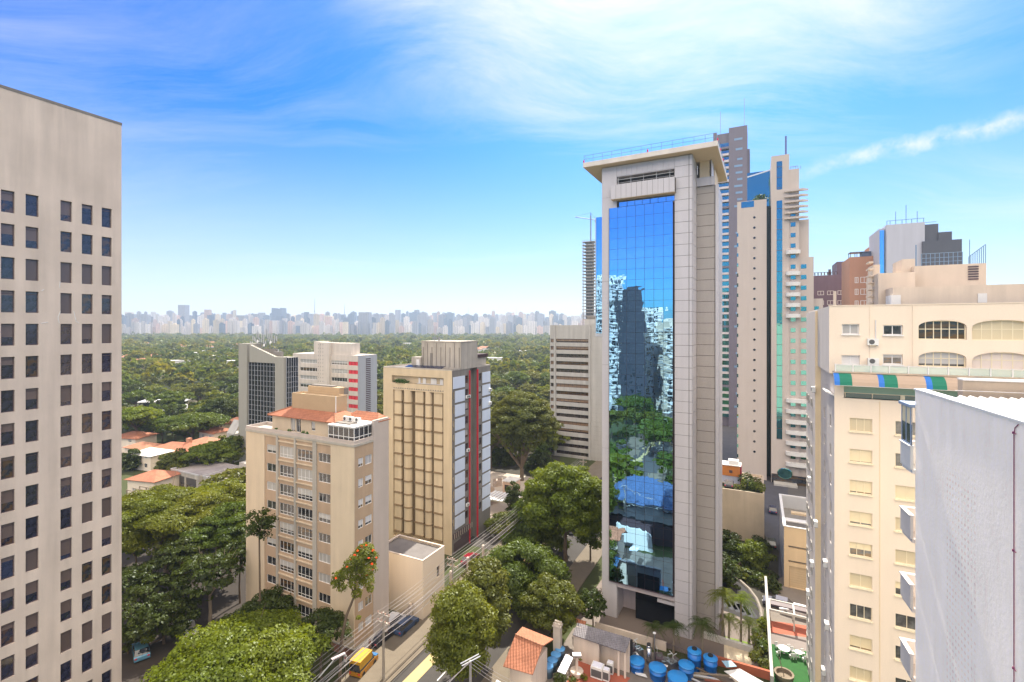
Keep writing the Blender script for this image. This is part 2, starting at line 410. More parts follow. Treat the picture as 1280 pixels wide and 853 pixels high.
for h in holes:
    win(T, 'r', 0, h[0]+y0, h[1], h[2]-h[0], h[3]-h[1], .3, g_office, windark, (), ((.86,) if (i*7) % 5 < 2 else ()), .07); i += 1
b = MB()
for (pts) in ([(75, 352), (74.5, 360)], [(75.5, 389), (72.5, 397), (74, 404)], [(92, 389), (95, 402), (99, 404.5)], [(52, 364), (55, 362)], [(51, 404.5), (60, 403)]):
    b.tube([(.004, fr.by(x), fr.zb(x, y)) for x, y in pts], .035, 4)
b.build('crack_repair', whitep, T)

# ------------------------------------------------------------------ 2  beige apartment block with tiled penthouse
fr = Fr(442.4, 64.3); T = fr.thing('apartment_block', 'beige nine storey apartment block with white framed windows under a terracotta tiled penthouse', 'apartment building')
wA = -fr.ax(307.5); wB = fr.by(485.6); top = fr.za(442, 556.5); ST = 2.8
U = lambda px: fr.ax(px)+wA
zc = fr.za(404, 573.2)
X = [U(p) for p in (308, 330.4, 345.2, 347.4, 367.6, 369.6, 390.6, 395.2, 413.2, 442.4)]
holes = []; rec = []
wins = []
for k in range(9):
    z = zc-ST*k
    jobs = [(332.6, 344.4, -.62, .62, (.5,), ()), (348.3, 366.8, -.95, .72, (.25, .5, .75), (.27,)), (370.6, 389.8, -.95, .72, (.25, .5, .75), (.27,)), (397, 412, -.62, .66, (.33, .66), ())]
    for (pa, pb, za, zb_, cc, rr) in jobs:
        a, b2 = U(pa), U(pb)
        if z+za > 1.7: wins.append((a, z+za, b2, z+zb_, cc, rr))
b = MB()
# recessed tan bays between projecting plain end panels and grey pilasters
b.wall((-wA, .14), (1, 0), (0, -1), wA, 1.6, top-.6, [w[:4] for w in wins], .16, 1)
for (a, c, mi, pr) in ((X[0]-X[0], X[1], 0, 0), (X[8], wA, 0, 0), (X[2], X[3], 2, -.06), (X[4], X[5], 2, -.06), (X[6], X[7], 2, -.02)):
    b.box(-wA+a, -wA+c, pr, .139, 1.6, top-.3, mi)
b.box(-wA+X[1], -wA+X[8], .02, .139, top-.6, top-.3, 0)
for k in range(10):                                    # thin floor bands across the two wide bays
    z = zc-ST*k+1.32
    if z > 2: b.box(-wA+X[3]+.002, -wA+X[4]-.002, .0, .139, z, z+.18, 0); b.box(-wA+X[5]+.002, -wA+X[6]-.002, .0, .139, z, z+.18, 0)
# right side
rh = []
zr = fr.zb(455, 576.5)
Yb = [fr.by(p) for p in (442.4, 448, 454.3, 456.8, 465, 466.5, 485.6)]
for k in range(9):
    z = zr-ST*k
    if z > 2.2: rh.append((Yb[1], z-.62, Yb[2], z+.55)); rh.append((Yb[3], z-.62, Yb[4], z+.62))
b.wall((-.02, 0.14), (0, 1), (1, 0), Yb[5], 1.6, top-.3, [(h[0]-.14, h[1], h[2]-.14, h[3]) for h in rh], .16, 1)
b.box(-.3, .06, Yb[5], wB, 1.6, top+2.62, 3)
b.box(-wA+.01, -.06, wB-.2, wB-.01, 1.6, top-.3, 0); b.box(-wA+.003, -wA+.2, .14, wB-.2, 1.6, top-.3, 0)
b.box(-wA+.2, -.3, .5, wB-.2, top-.5, top-.32, 4)
b.build('wall', [beige, brownr, pilm, greyr, roofd], T)
b = MB(); b.box(-wA-.08, .1, -.1, Yb[5]-.01, top-.3, top+.02); b.build('cornice', pilm, T)
b = MB(); parapet(b, -wA, .02, .0, Yb[5]-.02, top+.02, top+.5, .16); b.build('parapet', greyr, T)
for w in wins: win(T, 'f', .14, w[0]-wA, w[1], w[2]-w[0], w[3]-w[1], .16, g_home, winwhite, w[4], w[5], .07)
for h in rh: win(T, 'r', -.02, h[0], h[1], h[2]-h[0], h[3]-h[1], .16, g_side, winwhite, (.5,), (), .06)
# ground floor behind the pilasters
b = MB(); b.box(-wA, .05, .4, wB, 0, 1.6)
for k in range(3): b.box(.05, .1, .9+k*2.2, 2.6+k*2.2, .15, 1.45, 1)
b.build('ground_floor', [pm('brick plinth', (.33, .16, .11), .9, .2, 1, .1), whitep], T)
b = MB(); b.box(-wA-.1, .25, -.15, wB, 1.6, 1.78); b.build('plinth_ledge', pilm, T)
# penthouse
PY = 1.7; px0 = fr.ax(340.5, PY); px1 = fr.ax(419.8, PY); eave = fr.za(400, 525.5, PY)
b = MB(); pb = [(fr.ax(a, PY)-px0, z0_, fr.ax(c, PY)-px0, z1_) for a, c, z0_, z1_ in ((363.5, 369, top+.05, top+2.1), (370, 376, top+.05, top+2.1), (389, 394, top+.6, top+1.9))]
b.wall((px0, PY), (1, 0), (0, -1), px1-px0, top-.4, eave, pb, .2)
b.box(px0, px0+.2, PY+.001, wB-.3, top-.4, eave); b.box(px1-.2, px1, PY+.001, PY+3.2, top-.4, eave); b.box(px0+.2, -.3, wB-.5, wB-.3, top-.4, eave)
b.box(px1, -.3, PY+3.2, PY+3.4, top-.4, eave)
b.build('penthouse_wall', beige, T)
for q in pb: win(T, 'f', PY, q[0]+px0, q[1], q[2]-q[0], q[3]-q[1], .2, g_home, winwhite, (.5,), (), .07)
# white glazed veranda on the corner
vz = top+2.15
b = MB()
for x in np.linspace(px1+.03, -.35, 6): b.box(x-.04, x+.04, .35, .43, top+.02, vz)
for y in np.linspace(1.3, PY+3.0, 5): b.box(-.39, -.31, y-.04, y+.04, top+.02, vz)
for z in (top+.8, vz-.12): b.box(px1+.08, -.4, .36, .42, z, z+.09); b.box(-.38, -.32, .45, PY+3.0, z, z+.09)
b.build('veranda_frame', winwhite, T)
b = MB(); b.box(px1+.05, -.4, .38, .4, top+.03, vz-.05); b.box(-.36, -.34, .42, PY+3.0, top+.03, vz-.05); b.build('veranda_glass', g_home, T)
b = MB(); b.box(px1-.05, -.25, .25, PY+3.19, vz, vz+.14); b.box(px1+.5, px1+3.2, 1.2, 2.6, vz+.14, vz+.3, 1); b.build('veranda_roof', [whitep, concd], T)
for k, x in enumerate((px1+.9, px1+2.0, px1+3.2)):
    ac_unit(fr, x, 2.9, vz+.3 if k != 1 else vz+.3, 'f', ['left', 'middle', 'right'][k]+' white condenser of the three on the veranda roof below the red tiles')
# tiled hip roof
rx0, rx1, ry0, ry1 = px0-.5, .1, PY-.5, wB+.3; rz0 = eave+.02; rr = rz0+1.25; mid = (ry0+ry1)/2
def hip(b, x0, x1, y0, y1, z0, z1, th=.12, mi=0):
    h = (y1-y0)/2; m = (y0+y1)/2
    if x1-x0 < 2*h: h = (x1-x0)/2*.98
    A, B_, C_, D_ = (x0, y0, z0), (x1, y0, z0), (x1, y1, z0), (x0, y1, z0); P, Q = (x0+h, m, z1), (x1-h, m, z1)
    b.face([A, B_, Q, P], mi); b.face([C_, D_, P, Q], mi); b.face([B_, C_, Q], mi); b.face([D_, A, P], mi)
    lo = [(p[0], p[1], p[2]-th) for p in (A, B_, C_, D_)]
    for i in range(4): b.face([(A, B_, C_, D_)[i], (A, B_, C_, D_)[(i+1) % 4], lo[(i+1) % 4], lo[i]][::-1], mi)
    b.face(lo[::-1], mi)
b = MB(); hip(b, rx0, px1+.4, ry0, ry1, rz0, rr+.1); rf = b.build('roof', tile, T)
b = MB(); hip(b, px1-1.5, rx1, PY+2.9, ry1+.1, rz0+.02, rr-.25); b.build('roof', tile, T)
b = MB(); b.tube([(rx0, ry0, rz0+.05), (rx0+3.3, mid, rr+.14), (px1-2.9, mid, rr+.14), (px1+.4, ry0, rz0+.05)], .09, 6); b.build('ridge_tiles', tile2, rf)
b = MB(); ya = PY+1.6
xa, xb = fr.ax(365, ya), fr.ax(419.5, ya); zt1 = fr.za(390, 495.5, ya)
b.box(xa, xb, ya, ya+2.2, eave, zt1); parapet(b, xa, xb, ya, ya+2.2, zt1, zt1+.25, .15)
yb = ya+2.2; xc, xd = fr.ax(385, yb), fr.ax(416.5, yb); zt2 = fr.za(400, 483.5, yb)
b.box(xc, xd+1.2, yb, wB+.2, eave, zt2); b.box(xc+.3, xd-.3, yb+.3, wB-.2, zt2, zt2+.2, 1); b.box(xd+1.2, xd+1.24, yb+1.0, yb+1.9, zt1, zt1+1.0, 1)
b.tube([(xb+.08, ya-.03, eave), (xb+.08, ya-.03, zt1+.3)], .07, 6, 2)
b.build('water_tank_room', [pm('tank room render', (.45, .33, .205), .85, .1, .5, .15), concd, whitep], T)
b = MB()
for q, (px, r_) in enumerate(((362, .28), (379, .3), (384, .2), (345, .2))):
    b = MB(); x = fr.ax(px, .5); b.lathe((x, .5, top+.5), [(.14, -.45), (.2, -.1), (.18, -.1)], 10)
    for k in range(40):
        a = rnd.random()*6.28; e = rnd.random()*1.2; v = Vector((math.cos(a)*math.cos(e), math.sin(a)*math.cos(e), math.sin(e)))*r_*(.6+.6*rnd.random())
        c = Vector((x, .5, top+.45))+v; d = Vector((rnd.uniform(-1, 1), rnd.uniform(-1, 1), rnd.uniform(-.4, 1)))*.1; e2 = Vector((rnd.uniform(-1, 1), rnd.uniform(-1, 1), rnd.uniform(-1, 1)))*.1
        b.face([c-d, c-e2, c+d, c+e2], 1)
    o = b.build('potted_plant', [concd, leafpot]); o.location = fr.loc(); o.rotation_euler = (0, 0, fr.rz)
    tag(o, ['round potted shrub at the foot of the penthouse doors', 'largest potted shrub on the beige parapet by the narrow door', 'small pot beside the largest shrub on the beige parapet', 'low pot at the left end of the penthouse terrace'][q], 'plant', 'pots on the penthouse terrace')

# small annex between the two blocks
fa = Fr(528.5, G(528.5, 776).y); T = fa.thing('annex', 'low windowless cream annex with a stained flat roof between the beige and the ochre block', 'building')
an = fa.za(528.5, 702); al = fa.ax(470); ab = fa.by(555.5)
b = MB(); hh = (fa.by(546), an-4.2, fa.by(549.5), an-2.5)
b.wall((0, 0), (0, 1), (1, 0), ab, 0, an, [hh], .25); shell(b, -al, ab, 0, an, 'rt'); b.box(al, -.25, .25, ab-.25, an-.4, an-.3, 1)
b.build('wall', [creamm, roofd], T)
b = MB(); parapet(b, al, .03, -.03, ab, an, an+.12, .25); b.build('coping', pearl, T)
win(T, 'r', 0, hh[0], hh[1], hh[2]-hh[0], hh[3]-hh[1], .25, g_dark, windark)

# ------------------------------------------------------------------ 3  ochre block with pale blue side
fr = Fr(565, 94); wA = -fr.ax(479.1); wB = fr.by(612.8); top = fr.za(565, 464); ST = 2.7
T = fr.thing('apartment_block', 'ochre ribbed apartment block with pale blue side panels and two red pipes', 'apartment building')
xs = lambda p: fr.ax(p)
z1 = fr.za(545, 491.2); b = MB()
ob = (xs(489.7)+wA, z1+1.5, xs(554.4)+wA, z1+3.0)
bay = (xs(491.5)+wA, z1-2.7*11.1-.6, xs(554.2)+wA, z1+.02)
b.wall((-wA, 0), (1, 0), (0, -1), wA, 0, top, [ob, bay], .7)
shell(b, wA, wB, 0, top, 'fr'); b.face([(-wA, .7, 0), (0, .7, 0), (0, .7, top), (-wA, .7, top)][::-1], 0)
b.box(xs(491.5), xs(554.2), .02, .5, z1+.75, z1+1.5, 0)
for (pa, pb_) in ((501.1, 503.7), (513.3, 518.4), (528.4, 530.1), (538.3, 541.7), (552.5, 554.1)): b.box(xs(pa), xs(pb_), .60, .69, z1-2.7*11-.2, z1, 1)  # dark strips painted in as the shadow lines between the shafts
b.build('wall', [tanm, pm('brown recess shade', (.12, .085, .05))], T)
b = MB(); b.box(xs(492), xs(553), -.01, .0, z1+.28, z1+.32)
for k in range(22): x = xs(492)+(xs(553)-xs(492))*k/21; b.box(x, x+.28, -.02, .019, z1+.32, z1+.52)
b.build('vent_band', concd, T)
CP = [(492.5, 501.0, 'p'), (503.8, 513.2, 'c'), (518.5, 528.2, 'p'), (530.2, 538.2, 'c'), (541.8, 552.4, 'p')]
for k in range(11):
    zt_ = z1-2.7*k; zb_ = zt_-2.32
    for (pa, pb_, ty) in CP:
        b = MB(); a, c = xs(pa), xs(pb_)
        if ty == 'p':
            b.box(a, c, .16, .69, zb_, zt_); b.box(a-.05, c+.1, .02, .69, zb_-.3, zb_-.04, 1)
        else:
            i0 = len(b.v); n = 9; r = (c-a)/2; mx = (a+c)/2
            pr = [(mx-r*math.cos(math.pi*q/n), .5-r*.75*math.sin(math.pi*q/n)) for q in range(n+1)]
            b.prism(pr+[(c, .69), (a, .69)], zb_-.04, zt_); pr2 = [(mx-(r+.1)*math.cos(math.pi*q/n), .5-(r*.75+.1)*math.sin(math.pi*q/n)) for q in range(n+1)]
            b.prism(pr2+[(c+.1, .69), (a-.1, .69)], zb_-.3, zb_-.05, 1)
        if ty == 'p' or True: b.build('facade_panel' if ty == 'p' else 'rounded_shaft', [tanm, tanrib_shade], T)
    for (pa, pb_) in ((513.8, 517.6), (538.8, 541.2), (501.4, 503.2)):
        if k == 0 and pa > 530: continue
        a, c = xs(pa), xs(pb_)
        if (k*5+int(pa)) % 3 or pa < 520: win(T, 'f', .66, a, zb_, c-a, 2.2, .1, g_home, winwhite if (k+int(pa)) % 2 else windark, (), (.5,), .05)
b = MB(); zb_ = z1-2.7*11-.1
for k in range(8): x = xs(500+k*5.4); b.box(x, x+.62, -.05, .3, zb_-1.0, zb_-.3, 0); b.box(x+.12, x+.5, -.07, -.051, zb_-.88, zb_-.42, 1)
b.build('vent_blocks', [tanrib_shade, dkgap], T)
# laundry and planter behind the top opening
b = MB()
for k, p in enumerate((521, 526.5, 536.5, 541, 548)): b.box(xs(p), xs(p)+.5+.25*(k % 3), .55, .62, z1+1.5, z1+2.7)
b.box(xs(519), xs(553), .56, .6, z1+1.5, z1+1.62); b.build('roof_terrace_screen', whitep, T)
def clump(mb, c, r, n, s, rng, flat_=1.0, mi=0):
    for k in range(n):
        v = Vector((rng.gauss(0, 1), rng.gauss(0, 1), rng.gauss(0, 1))).normalized()*(rng.random()**.4); v = Vector((v.x*r[0], v.y*r[1], v.z*r[2]))
        p = Vector(c)+v; d = Vector((rng.uniform(-1, 1), rng.uniform(-1, 1), rng.uniform(-.5, .5)*flat_))*s; e = Vector((rng.uniform(-1, 1), rng.uniform(-1, 1), rng.uniform(-.5, .5)*flat_))*s
        mb.face([p-d, p-e, p+d, p+e], mi)
b = MB(); x0, x1 = xs(490), xs(511); clump(b, ((x0+x1)/2, .2, z1+1.75), ((x1-x0)/2, .35, .6), 420, .2, rnd)
o = b.build('planter_shrub', leafpot); o.location = fr.loc(); o.rotation_euler = (0, 0, fr.rz)
tag(o, 'row of green shrubs spilling over the top opening of the ochre block', 'plant')
# side: pale blue panels in two bays
zp = fr.zb(566, 472)
Y = [fr.by(p) for p in (565, 565.8, 580.4, 585.8, 587, 597, 598.5, 602.5, 612.2, 612.8)]
b = MB(); sh = []
for k in range(12):
    z = zp-2.78*k
    if z-2.4 < 4.0: continue
    sh += [(Y[2]+.05, z-1.7, Y[3]-.05, z-.1), (Y[6], z-1.7, Y[7]-.1, z-.1)]
    if k: sh.append((.25, z-1.6, .75, z-.2))
b.wall((0, 0), (0, 1), (1, 0), Y[4], 0, top, [h for h in sh if h[2] < Y[4]], .25)
b.wall((0, Y[5]), (0, 1), (1, 0), wB-Y[5], 0, top, [(h[0]-Y[5], h[1], h[2]-Y[5], h[3]) for h in sh if h[0] > Y[5]], .25)
b.box(-1.4, -1.2, Y[4], Y[5], 0, top+.6); b.box(-1.2, -.001, Y[4]-.01, Y[4]+.2, 0, top); b.box(-1.2, -.001, Y[5]-.2, Y[5]+.01, 0, top)
b.build('side_wall', concd, T)
for h in sh: win(T, 'r', 0, h[0], h[1], h[2]-h[0], h[3]-h[1], .25, g_home, windark, (.5,) if h[2]-h[0] > .7 else (), (), .06)
for k in range(12):
    z = zp-2.78*k
    if z-2.4 < 4.0: continue
    b = MB(); b.box(.02, .16, Y[1]+(.75 if k else .1), Y[2], z-2.32, z); b.build('side_panel', panelblue, T)
    b = MB(); b.box(.02, .16, Y[7], Y[8], z-2.32, z); b.build('side_panel', panelblue, T)
for p in (586.6, 596.6):
    y = fr.by(p); b = MB(); b.box(-.1, .22, y-.12, y+.12, 0, top-.4)
    for k in range(24): b.box(-.12, .26, y-.16, y+.16, 1+k*1.35, 1.12+k*1.35)
    b.build('red_pipe', redm, T)
b = MB(); b.box(.03, .2, .3, Y[4]-.3, 3.1, 4.1); b.box(.03, .1, .6, 5.5, .4, 2.2); b.box(.03, .06, Y[4]-3.5, Y[4]-.3, .1, 2.7)
for k in range(10): b.box(.2, .3, .5+k*.72, .6+k*.72, 3.1, 4.1, 1)
b.build('ground_floor_grille', [windark, conc], T)
# roof things
b = MB(); b.box(-wA+.4, -.4, .4, wB-.4, top-.02, top+.05, 1); parapet(b, -wA, 0, 0, wB, top, top+.25, .25); b.build('roof', [conc, roofd], T)
ry = 3.0; x0, x1 = fr.ax(527, ry), fr.ax(576, ry); zz = fr.za(545, 427.5, ry)
b = MB(); b.box(x0, x1, ry, ry+6.5, top+.05, zz); b.box(x0-.1, x1+.1, ry-.1, ry+6.6, zz, zz+.15)
for k in range(9): x = x0+.4+(x1-x0-.8)*k/8; b.box(x, x+.09, ry-.09, ry-.001, top+.4, zz-(.2 if k % 2 else 1.1), 1)
b.box(x0+2.2, x0+2.9, ry-.02, ry+.01, top+.1, top+3.2, 1); b.build('machine_room', [conc, concd], T)
b = MB(); b.tube([(x0+2.6, ry+1, zz), (x0+2.6, ry+1, zz+1.3)], .05); b.box(x0+2.0, x0+3.2, ry+.9, ry+1.1, zz+.6, zz+.9); b.box(x0+3.6, x0+3.9, ry+.9, ry+1.1, zz, zz+1); b.build('antenna', steel, T)
b = MB(); xl, xm = fr.ax(514.5, 2.5), fr.ax(526, 2.5); b.box(xl, xm, 2.5, 4.3, top+.05, fr.za(520, 446.5, 2.5)); b.box(xm-1.1, xm-.3, 2.4, 2.5, top+.05, top+1.8, 1); b.build('stair_head', [conc, whitep], T)
b = MB(); q0 = fr.ax(586, 9); b.box(-4.2, -.5, 9.4, wB-1, top+.05, top+2.0); b.box(-4.5, -.2, 9.0, wB-.6, top+2.0, top+2.7, 1); b.build('stair_head', [conc, pm('dark fascia', (.06, .03, .035))], T)
b = MB()
for k in range(7): b.slab((-wA+5.2+k*1.35, .7, top+.3), (-wA+6.4+k*1.35, .7, top+.3), (-wA+6.4+k*1.35, 2.0, top+.65), (-wA+5.2+k*1.35, 2.0, top+.65), .05)
o = b.build('solar_panel', flat('solar cells', (.02, .025, .06), .15)); o.location = fr.loc(); o.rotation_euler = (0, 0, fr.rz); tag(o, 'low row of dark solar panels along the ochre block roof edge', 'solar panels')
for k, (y, z) in enumerate(((Y[2]+.6, zp-2.78*1-1.9), (Y[2]+1.2, zp-2.78*1-1.9), (Y[2]+.9, zp-2.78*5-1.8), (Y[2]+.7, zp-2.78*9-1.8), (wB-.6, zp-2.78*1-1.6), (wB-.6, zp-2.78*2-1.8))):
    ac_unit(fr, 0.17 if y < wB-1 else .17, y, z, 'r', ['upper pair, left condenser on the pale blue side', 'upper pair, right condenser on the pale blue side', 'condenser half way down the pale blue side', 'lowest condenser on the pale blue side', 'condenser near the far top corner of the blue panels', 'condenser one floor under the far top corner of the blue panels'][k])
# ------------------------------------------------------------------ 4  dark glass office with sloping top
pale = pm('pale stone', (.34, .32, .275), .85, .06, .3, .1); stone2 = pm('grey stone', (.43, .41, .38), .85, .1, .3, .25)
fr = Fr(356.5, 150); T = fr.thing('office_building', 'dark glass grid office block with a sloping parapet and antennas on its roof', 'office building')
wA = -fr.ax(300); tR = fr.za(356, 446.6); tL = fr.za(313, 431); wB = fr.by(373)
x1, x2, x3 = fr.ax(310.3), fr.ax(313.7), fr.ax(345.3)
b = MB()
b.box(-wA, x1, -.5, wB, 0, tL+.3); b.box(x1, 0, .8, wB-.4, 0, tR-.2)
b.box(x3, 0, -.5, .79, 0, tR)
b.box(x2, x3, -.5, .79, fr.za(330, 453.5), tR)
i = len(b.v); P = [(x2, tR), (x3, tR), (x2, tL)]
for y in (-.5, .4): b.v += [(p[0], y, p[1]) for p in P]
for q in ((0, 1, 2), (5, 4, 3), (0, 2, 5, 3), (2, 1, 4, 5)): b.f.append(tuple(i+k for k in q)); b.m.append(0)
b.box(x2, -8, 3, wB-2, tR-.2, tR+2.2, 1); b.box(-8, -4, 2.5, wB-3, tR-.2, tR+1.5, 1)
b.build('wall', [pale, concd], T)
gx0, gx1 = x1+.2, x3; gz1 = fr.za(330, 454)
b = MB(); b.box(gx0, gx1-.01, .1, .2, 3, gz1); b.box(.05, .15, .3, wB-.3, 3, tR-.3); b.build('curtain_glass', g_grid, T)
b = MB(); n = 9
for k in range(n+1): x = gx0+(gx1-gx0)*k/n; b.box(x-.06, x+.06, -.02, .099, 3, gz1)
z = 3
while z < gz1:
    b.box(gx0, gx1, 0, .095, z, z+.09); b.box(.151, .23, .3, wB-.3, z, z+.09); z += 1.62
for k in range(6): y = .3+(wB-.6)*k/5; b.box(.151, .25, y-.08, y+.08, 3, tR-.3)
b.build('mullions', flat('dull mullion', (.36, .36, .38), .5), T)
b = MB(); b.box(-wA-4, -wA-.01, -2, 6, 0, 9.4); b.slab((-wA-4, -2, 9.4), (-wA, -2, 9.4), (-wA, .5, 13.5), (-wA-4, .5, 13.5), .2); b.box(-wA-1.4, -wA-.2, -2.08, -2.01, 1, 9, 1); b.build('side_wing', [stone2, g_grid], T)
for k in range(13):                                      # antenna masts: each stands on the roof
    px = 314+k*2.7; x = fr.ax(px, 3+k % 3); hh = [2.5, 4.4, 3.2, 6.0, 3.6, 5.2, 3.0, 6.6, 4.0, 5.4, 3.4, 4.6, 2.6][k]
    y = 3.1+(k % 3)*1.1; o = thing('antenna_mast', 'slim antenna mast with panel aerials among the cluster on the dark glass office', 'antenna', fr.w(x, y, tR+(2.2 if x < -8 else -.2)), fr.rz, 'antennas on the dark glass office roof')
    b = MB(); b.tube([(0, 0, 0), (0, 0, hh)], .07, 5); b.tube([(-.5, 0, hh*.75), (.5, 0, hh*.75)], .04, 4); b.tube([(-.7, .3, 0), (0, 0, hh*.5)], .03, 4); b.build('mast', steel, o)
    b = MB(); b.box(-.6, -.38, -.1, .1, hh*.6, hh*.95); b.box(.38, .6, -.1, .1, hh*.55, hh*.9); b.build('aerial', flat('aerial grey', (.5, .5, .5)), o)
    if k % 3 == 0: b = MB(); b.lathe((0, 0, 0), [(.02, -.2), (.35, -.05), (.5, .1)], 12); d = b.build('dish', whitep, o); d.location = (.2, -.2, hh*.4); d.rotation_euler = (R(80), 0, 0)

# ------------------------------------------------------------------ 5  white slab block with red panels
fr = Fr(447.8, 176); T = fr.thing('apartment_block', 'white slab block with red window panels and a blank grey end wall', 'apartment building')
wA = -fr.ax(366); wB = fr.by(471.2); top = fr.za(440, 444.5); c1, c2 = fr.ax(398.5), fr.ax(413.5)
b = MB(); hs = []; n = 11
a0 = fr.ax(375)+wA; a1 = c1-.4+wA; a2 = c2+.3+wA; a3 = fr.ax(434)+wA; a4 = fr.ax(435.6)+wA; a5 = -.2+wA
for k in range(n):
    z = fr.za(440, 457)-3.15*k
    hs += [(a0, z, a1, z+1.5), (a2, z, a3, z+1.5), (a4, z, a5, z+1.4)]
b.wall((-wA, 0), (1, 0), (0, -1), wA, 0, top, hs, .3); shell(b, wA, wB, 0, top, 'fr'); b.box(c1, c2, -.8, -.01, 0, top+4.6)
b.box(c1, c2, 0, 4, top, top+4.6); b.box(fr.ax(391), c1, .5, 5, top, top+4.9); b.box(c2, fr.ax(437.5), .5, 5, top, top+4.4)
for k in range(14): z = top+3.6-k*1.4; [b.box(c1+.6+q*1.2, c1+.85+q*1.2, -.85, -.801, z, z+.3, 1) for q in range(3)]
b.build('wall', [pm('off white render', (.56, .50, .44), .85, .1, .2, .3), concd], T)
for q, h in enumerate(hs):
    if q % 3 == 2:
        w3 = (h[2]-h[0])/3
        for r in range(3): b = MB(); b.box(h[0]-wA+w3*r+.1, h[0]-wA+w3*(r+1)-.1, .1, .2, h[1], h[3]); b.build('red_panel', redm, T)
        b = MB(); b.box(h[0]-wA, h[2]-wA, .21, .29, h[1], h[3]); b.build('pane', g_dark, T)
    else: win(T, 'f', 0, h[0]-wA, h[1], h[2]-h[0], h[3]-h[1], .3, g_home, winwhite, (.17, .33, .5, .67, .83), (), .1)
b = MB(); b.box(-.15, 0.05, 0, wB, 0, top); yy = [fr.by(457.3), fr.by(463)]; b.box(.051, .15, yy[0], yy[1], 2, top-1.2, 1)
for k in range(44): b.box(.151, .24, yy[0], yy[1], 2+k*.72, 2.25+k*.72, 0)
b.build('end_wall', [pm('grey end wall', (.40, .41, .44), .8, .05, .3, .1), windark], T)

# ------------------------------------------------------------------ 6  striped block left of the mirror tower
fr = Fr(765, 158); T = fr.thing('apartment_block', 'grey block with long horizontal window bands, half hidden behind the mirror glass tower', 'apartment building')
wA = -fr.ax(687.5); top = fr.za(720, 406.7); SP = 2.57
b = MB(); hs = []; e = [fr.ax(p)+wA for p in (688.2, 692.2, 695, 735.5)]
for k in range(16):
    z = fr.za(700, 446.8)-SP*(k-2)
    if z+1.2 < top-.3: hs += [(e[0], z, e[1], z+1.25), (e[2], z, e[3], z+1.25)]
b.wall((-wA, 0), (1, 0), (0, -1), wA, 0, top, hs, .7); shell(b, wA, 12, 0, top, 'f')
b.box(fr.ax(692.6), fr.ax(694.6), -.35, -.01, 0, top); b.box(fr.ax(736), fr.ax(738.5), -.35, -.01, 0, top)
for k in range(30): b.box(fr.ax(739), -.5, -.05, -.002, 1+k*1.5, 2.42+k*1.5)
b.box(fr.ax(727), -3, 3, 9, top, top+2.0); b.box(fr.ax(730), -4, 3.5, 8, top+2, top+3.1, 1)
b.build('wall', [stone2, concd], T)
for q, h in enumerate(hs): win(T, 'f', 0, h[0]-wA, h[1], h[2]-h[0], h[3]-h[1], .6, glass_mat('brown pane', (.03, .022, .018), (.36, .22, .13), .65, .1, .5), windark, (.12, .25, .37, .5, .63, .75, .88) if q % 2 else (), (), .08)

# concrete tower under construction and its crane, far behind
P = W(737.5, 450); T = thing('building_under_construction', 'slender bare concrete tower under construction seen just left of the mirror glass tower', 'building', (P.x, P.y, 0), R(-27))
b = MB(); tz = Z(303, 450)
for k in range(int(tz/3)): b.box(-6, 6, -6, 6, tz-3*k-.45, tz-3*k)
b.box(-3, 3, -3, 3, 0, tz+.5, 1)
for sx in (-5.3, 5.0):
    for sy in (-5.3, 5.0): b.box(sx, sx+.5, sy, sy+.5, 0, tz-.5, 1)
b.build('floor_slabs', [pm('raw concrete', (.45, .40, .37)), concd], T)
b = MB(); [b.tube([(-6+q*1.5, -6, tz), (-6+q*1.5, -6, tz+1.2)], .08, 4) for q in range(9)]; b.tube([(-6, -6, tz+1.2), (6, -6, tz+1.2)], .08, 4); b.build('guard_rail', steel, T)
o = thing('tower_crane', 'small tower crane with its jib above the bare concrete tower', 'crane', (P.x+2, P.y+8, 0), 0)
cz = Z(274, 458); b = MB(); b.tube([(0, 0, 0), (0, 0, cz+3)], .7, 4); b.build('mast', steel, o)
b = MB(); b.tube([(-15, 0, cz+2), (6, 0, cz-1)], .45, 4); b.tube([(-15, 0, cz+2), (0, 0, cz+6)], .12, 4); b.tube([(6, 0, cz-1), (0, 0, cz+6)], .12, 4); b.tube([(0, 0, cz), (0, 0, cz+6)], .4, 4); b.box(4, 6, -.8, .8, cz-3, cz-1); b.build('jib', flat('crane blue', (.12, .2, .5)), o)

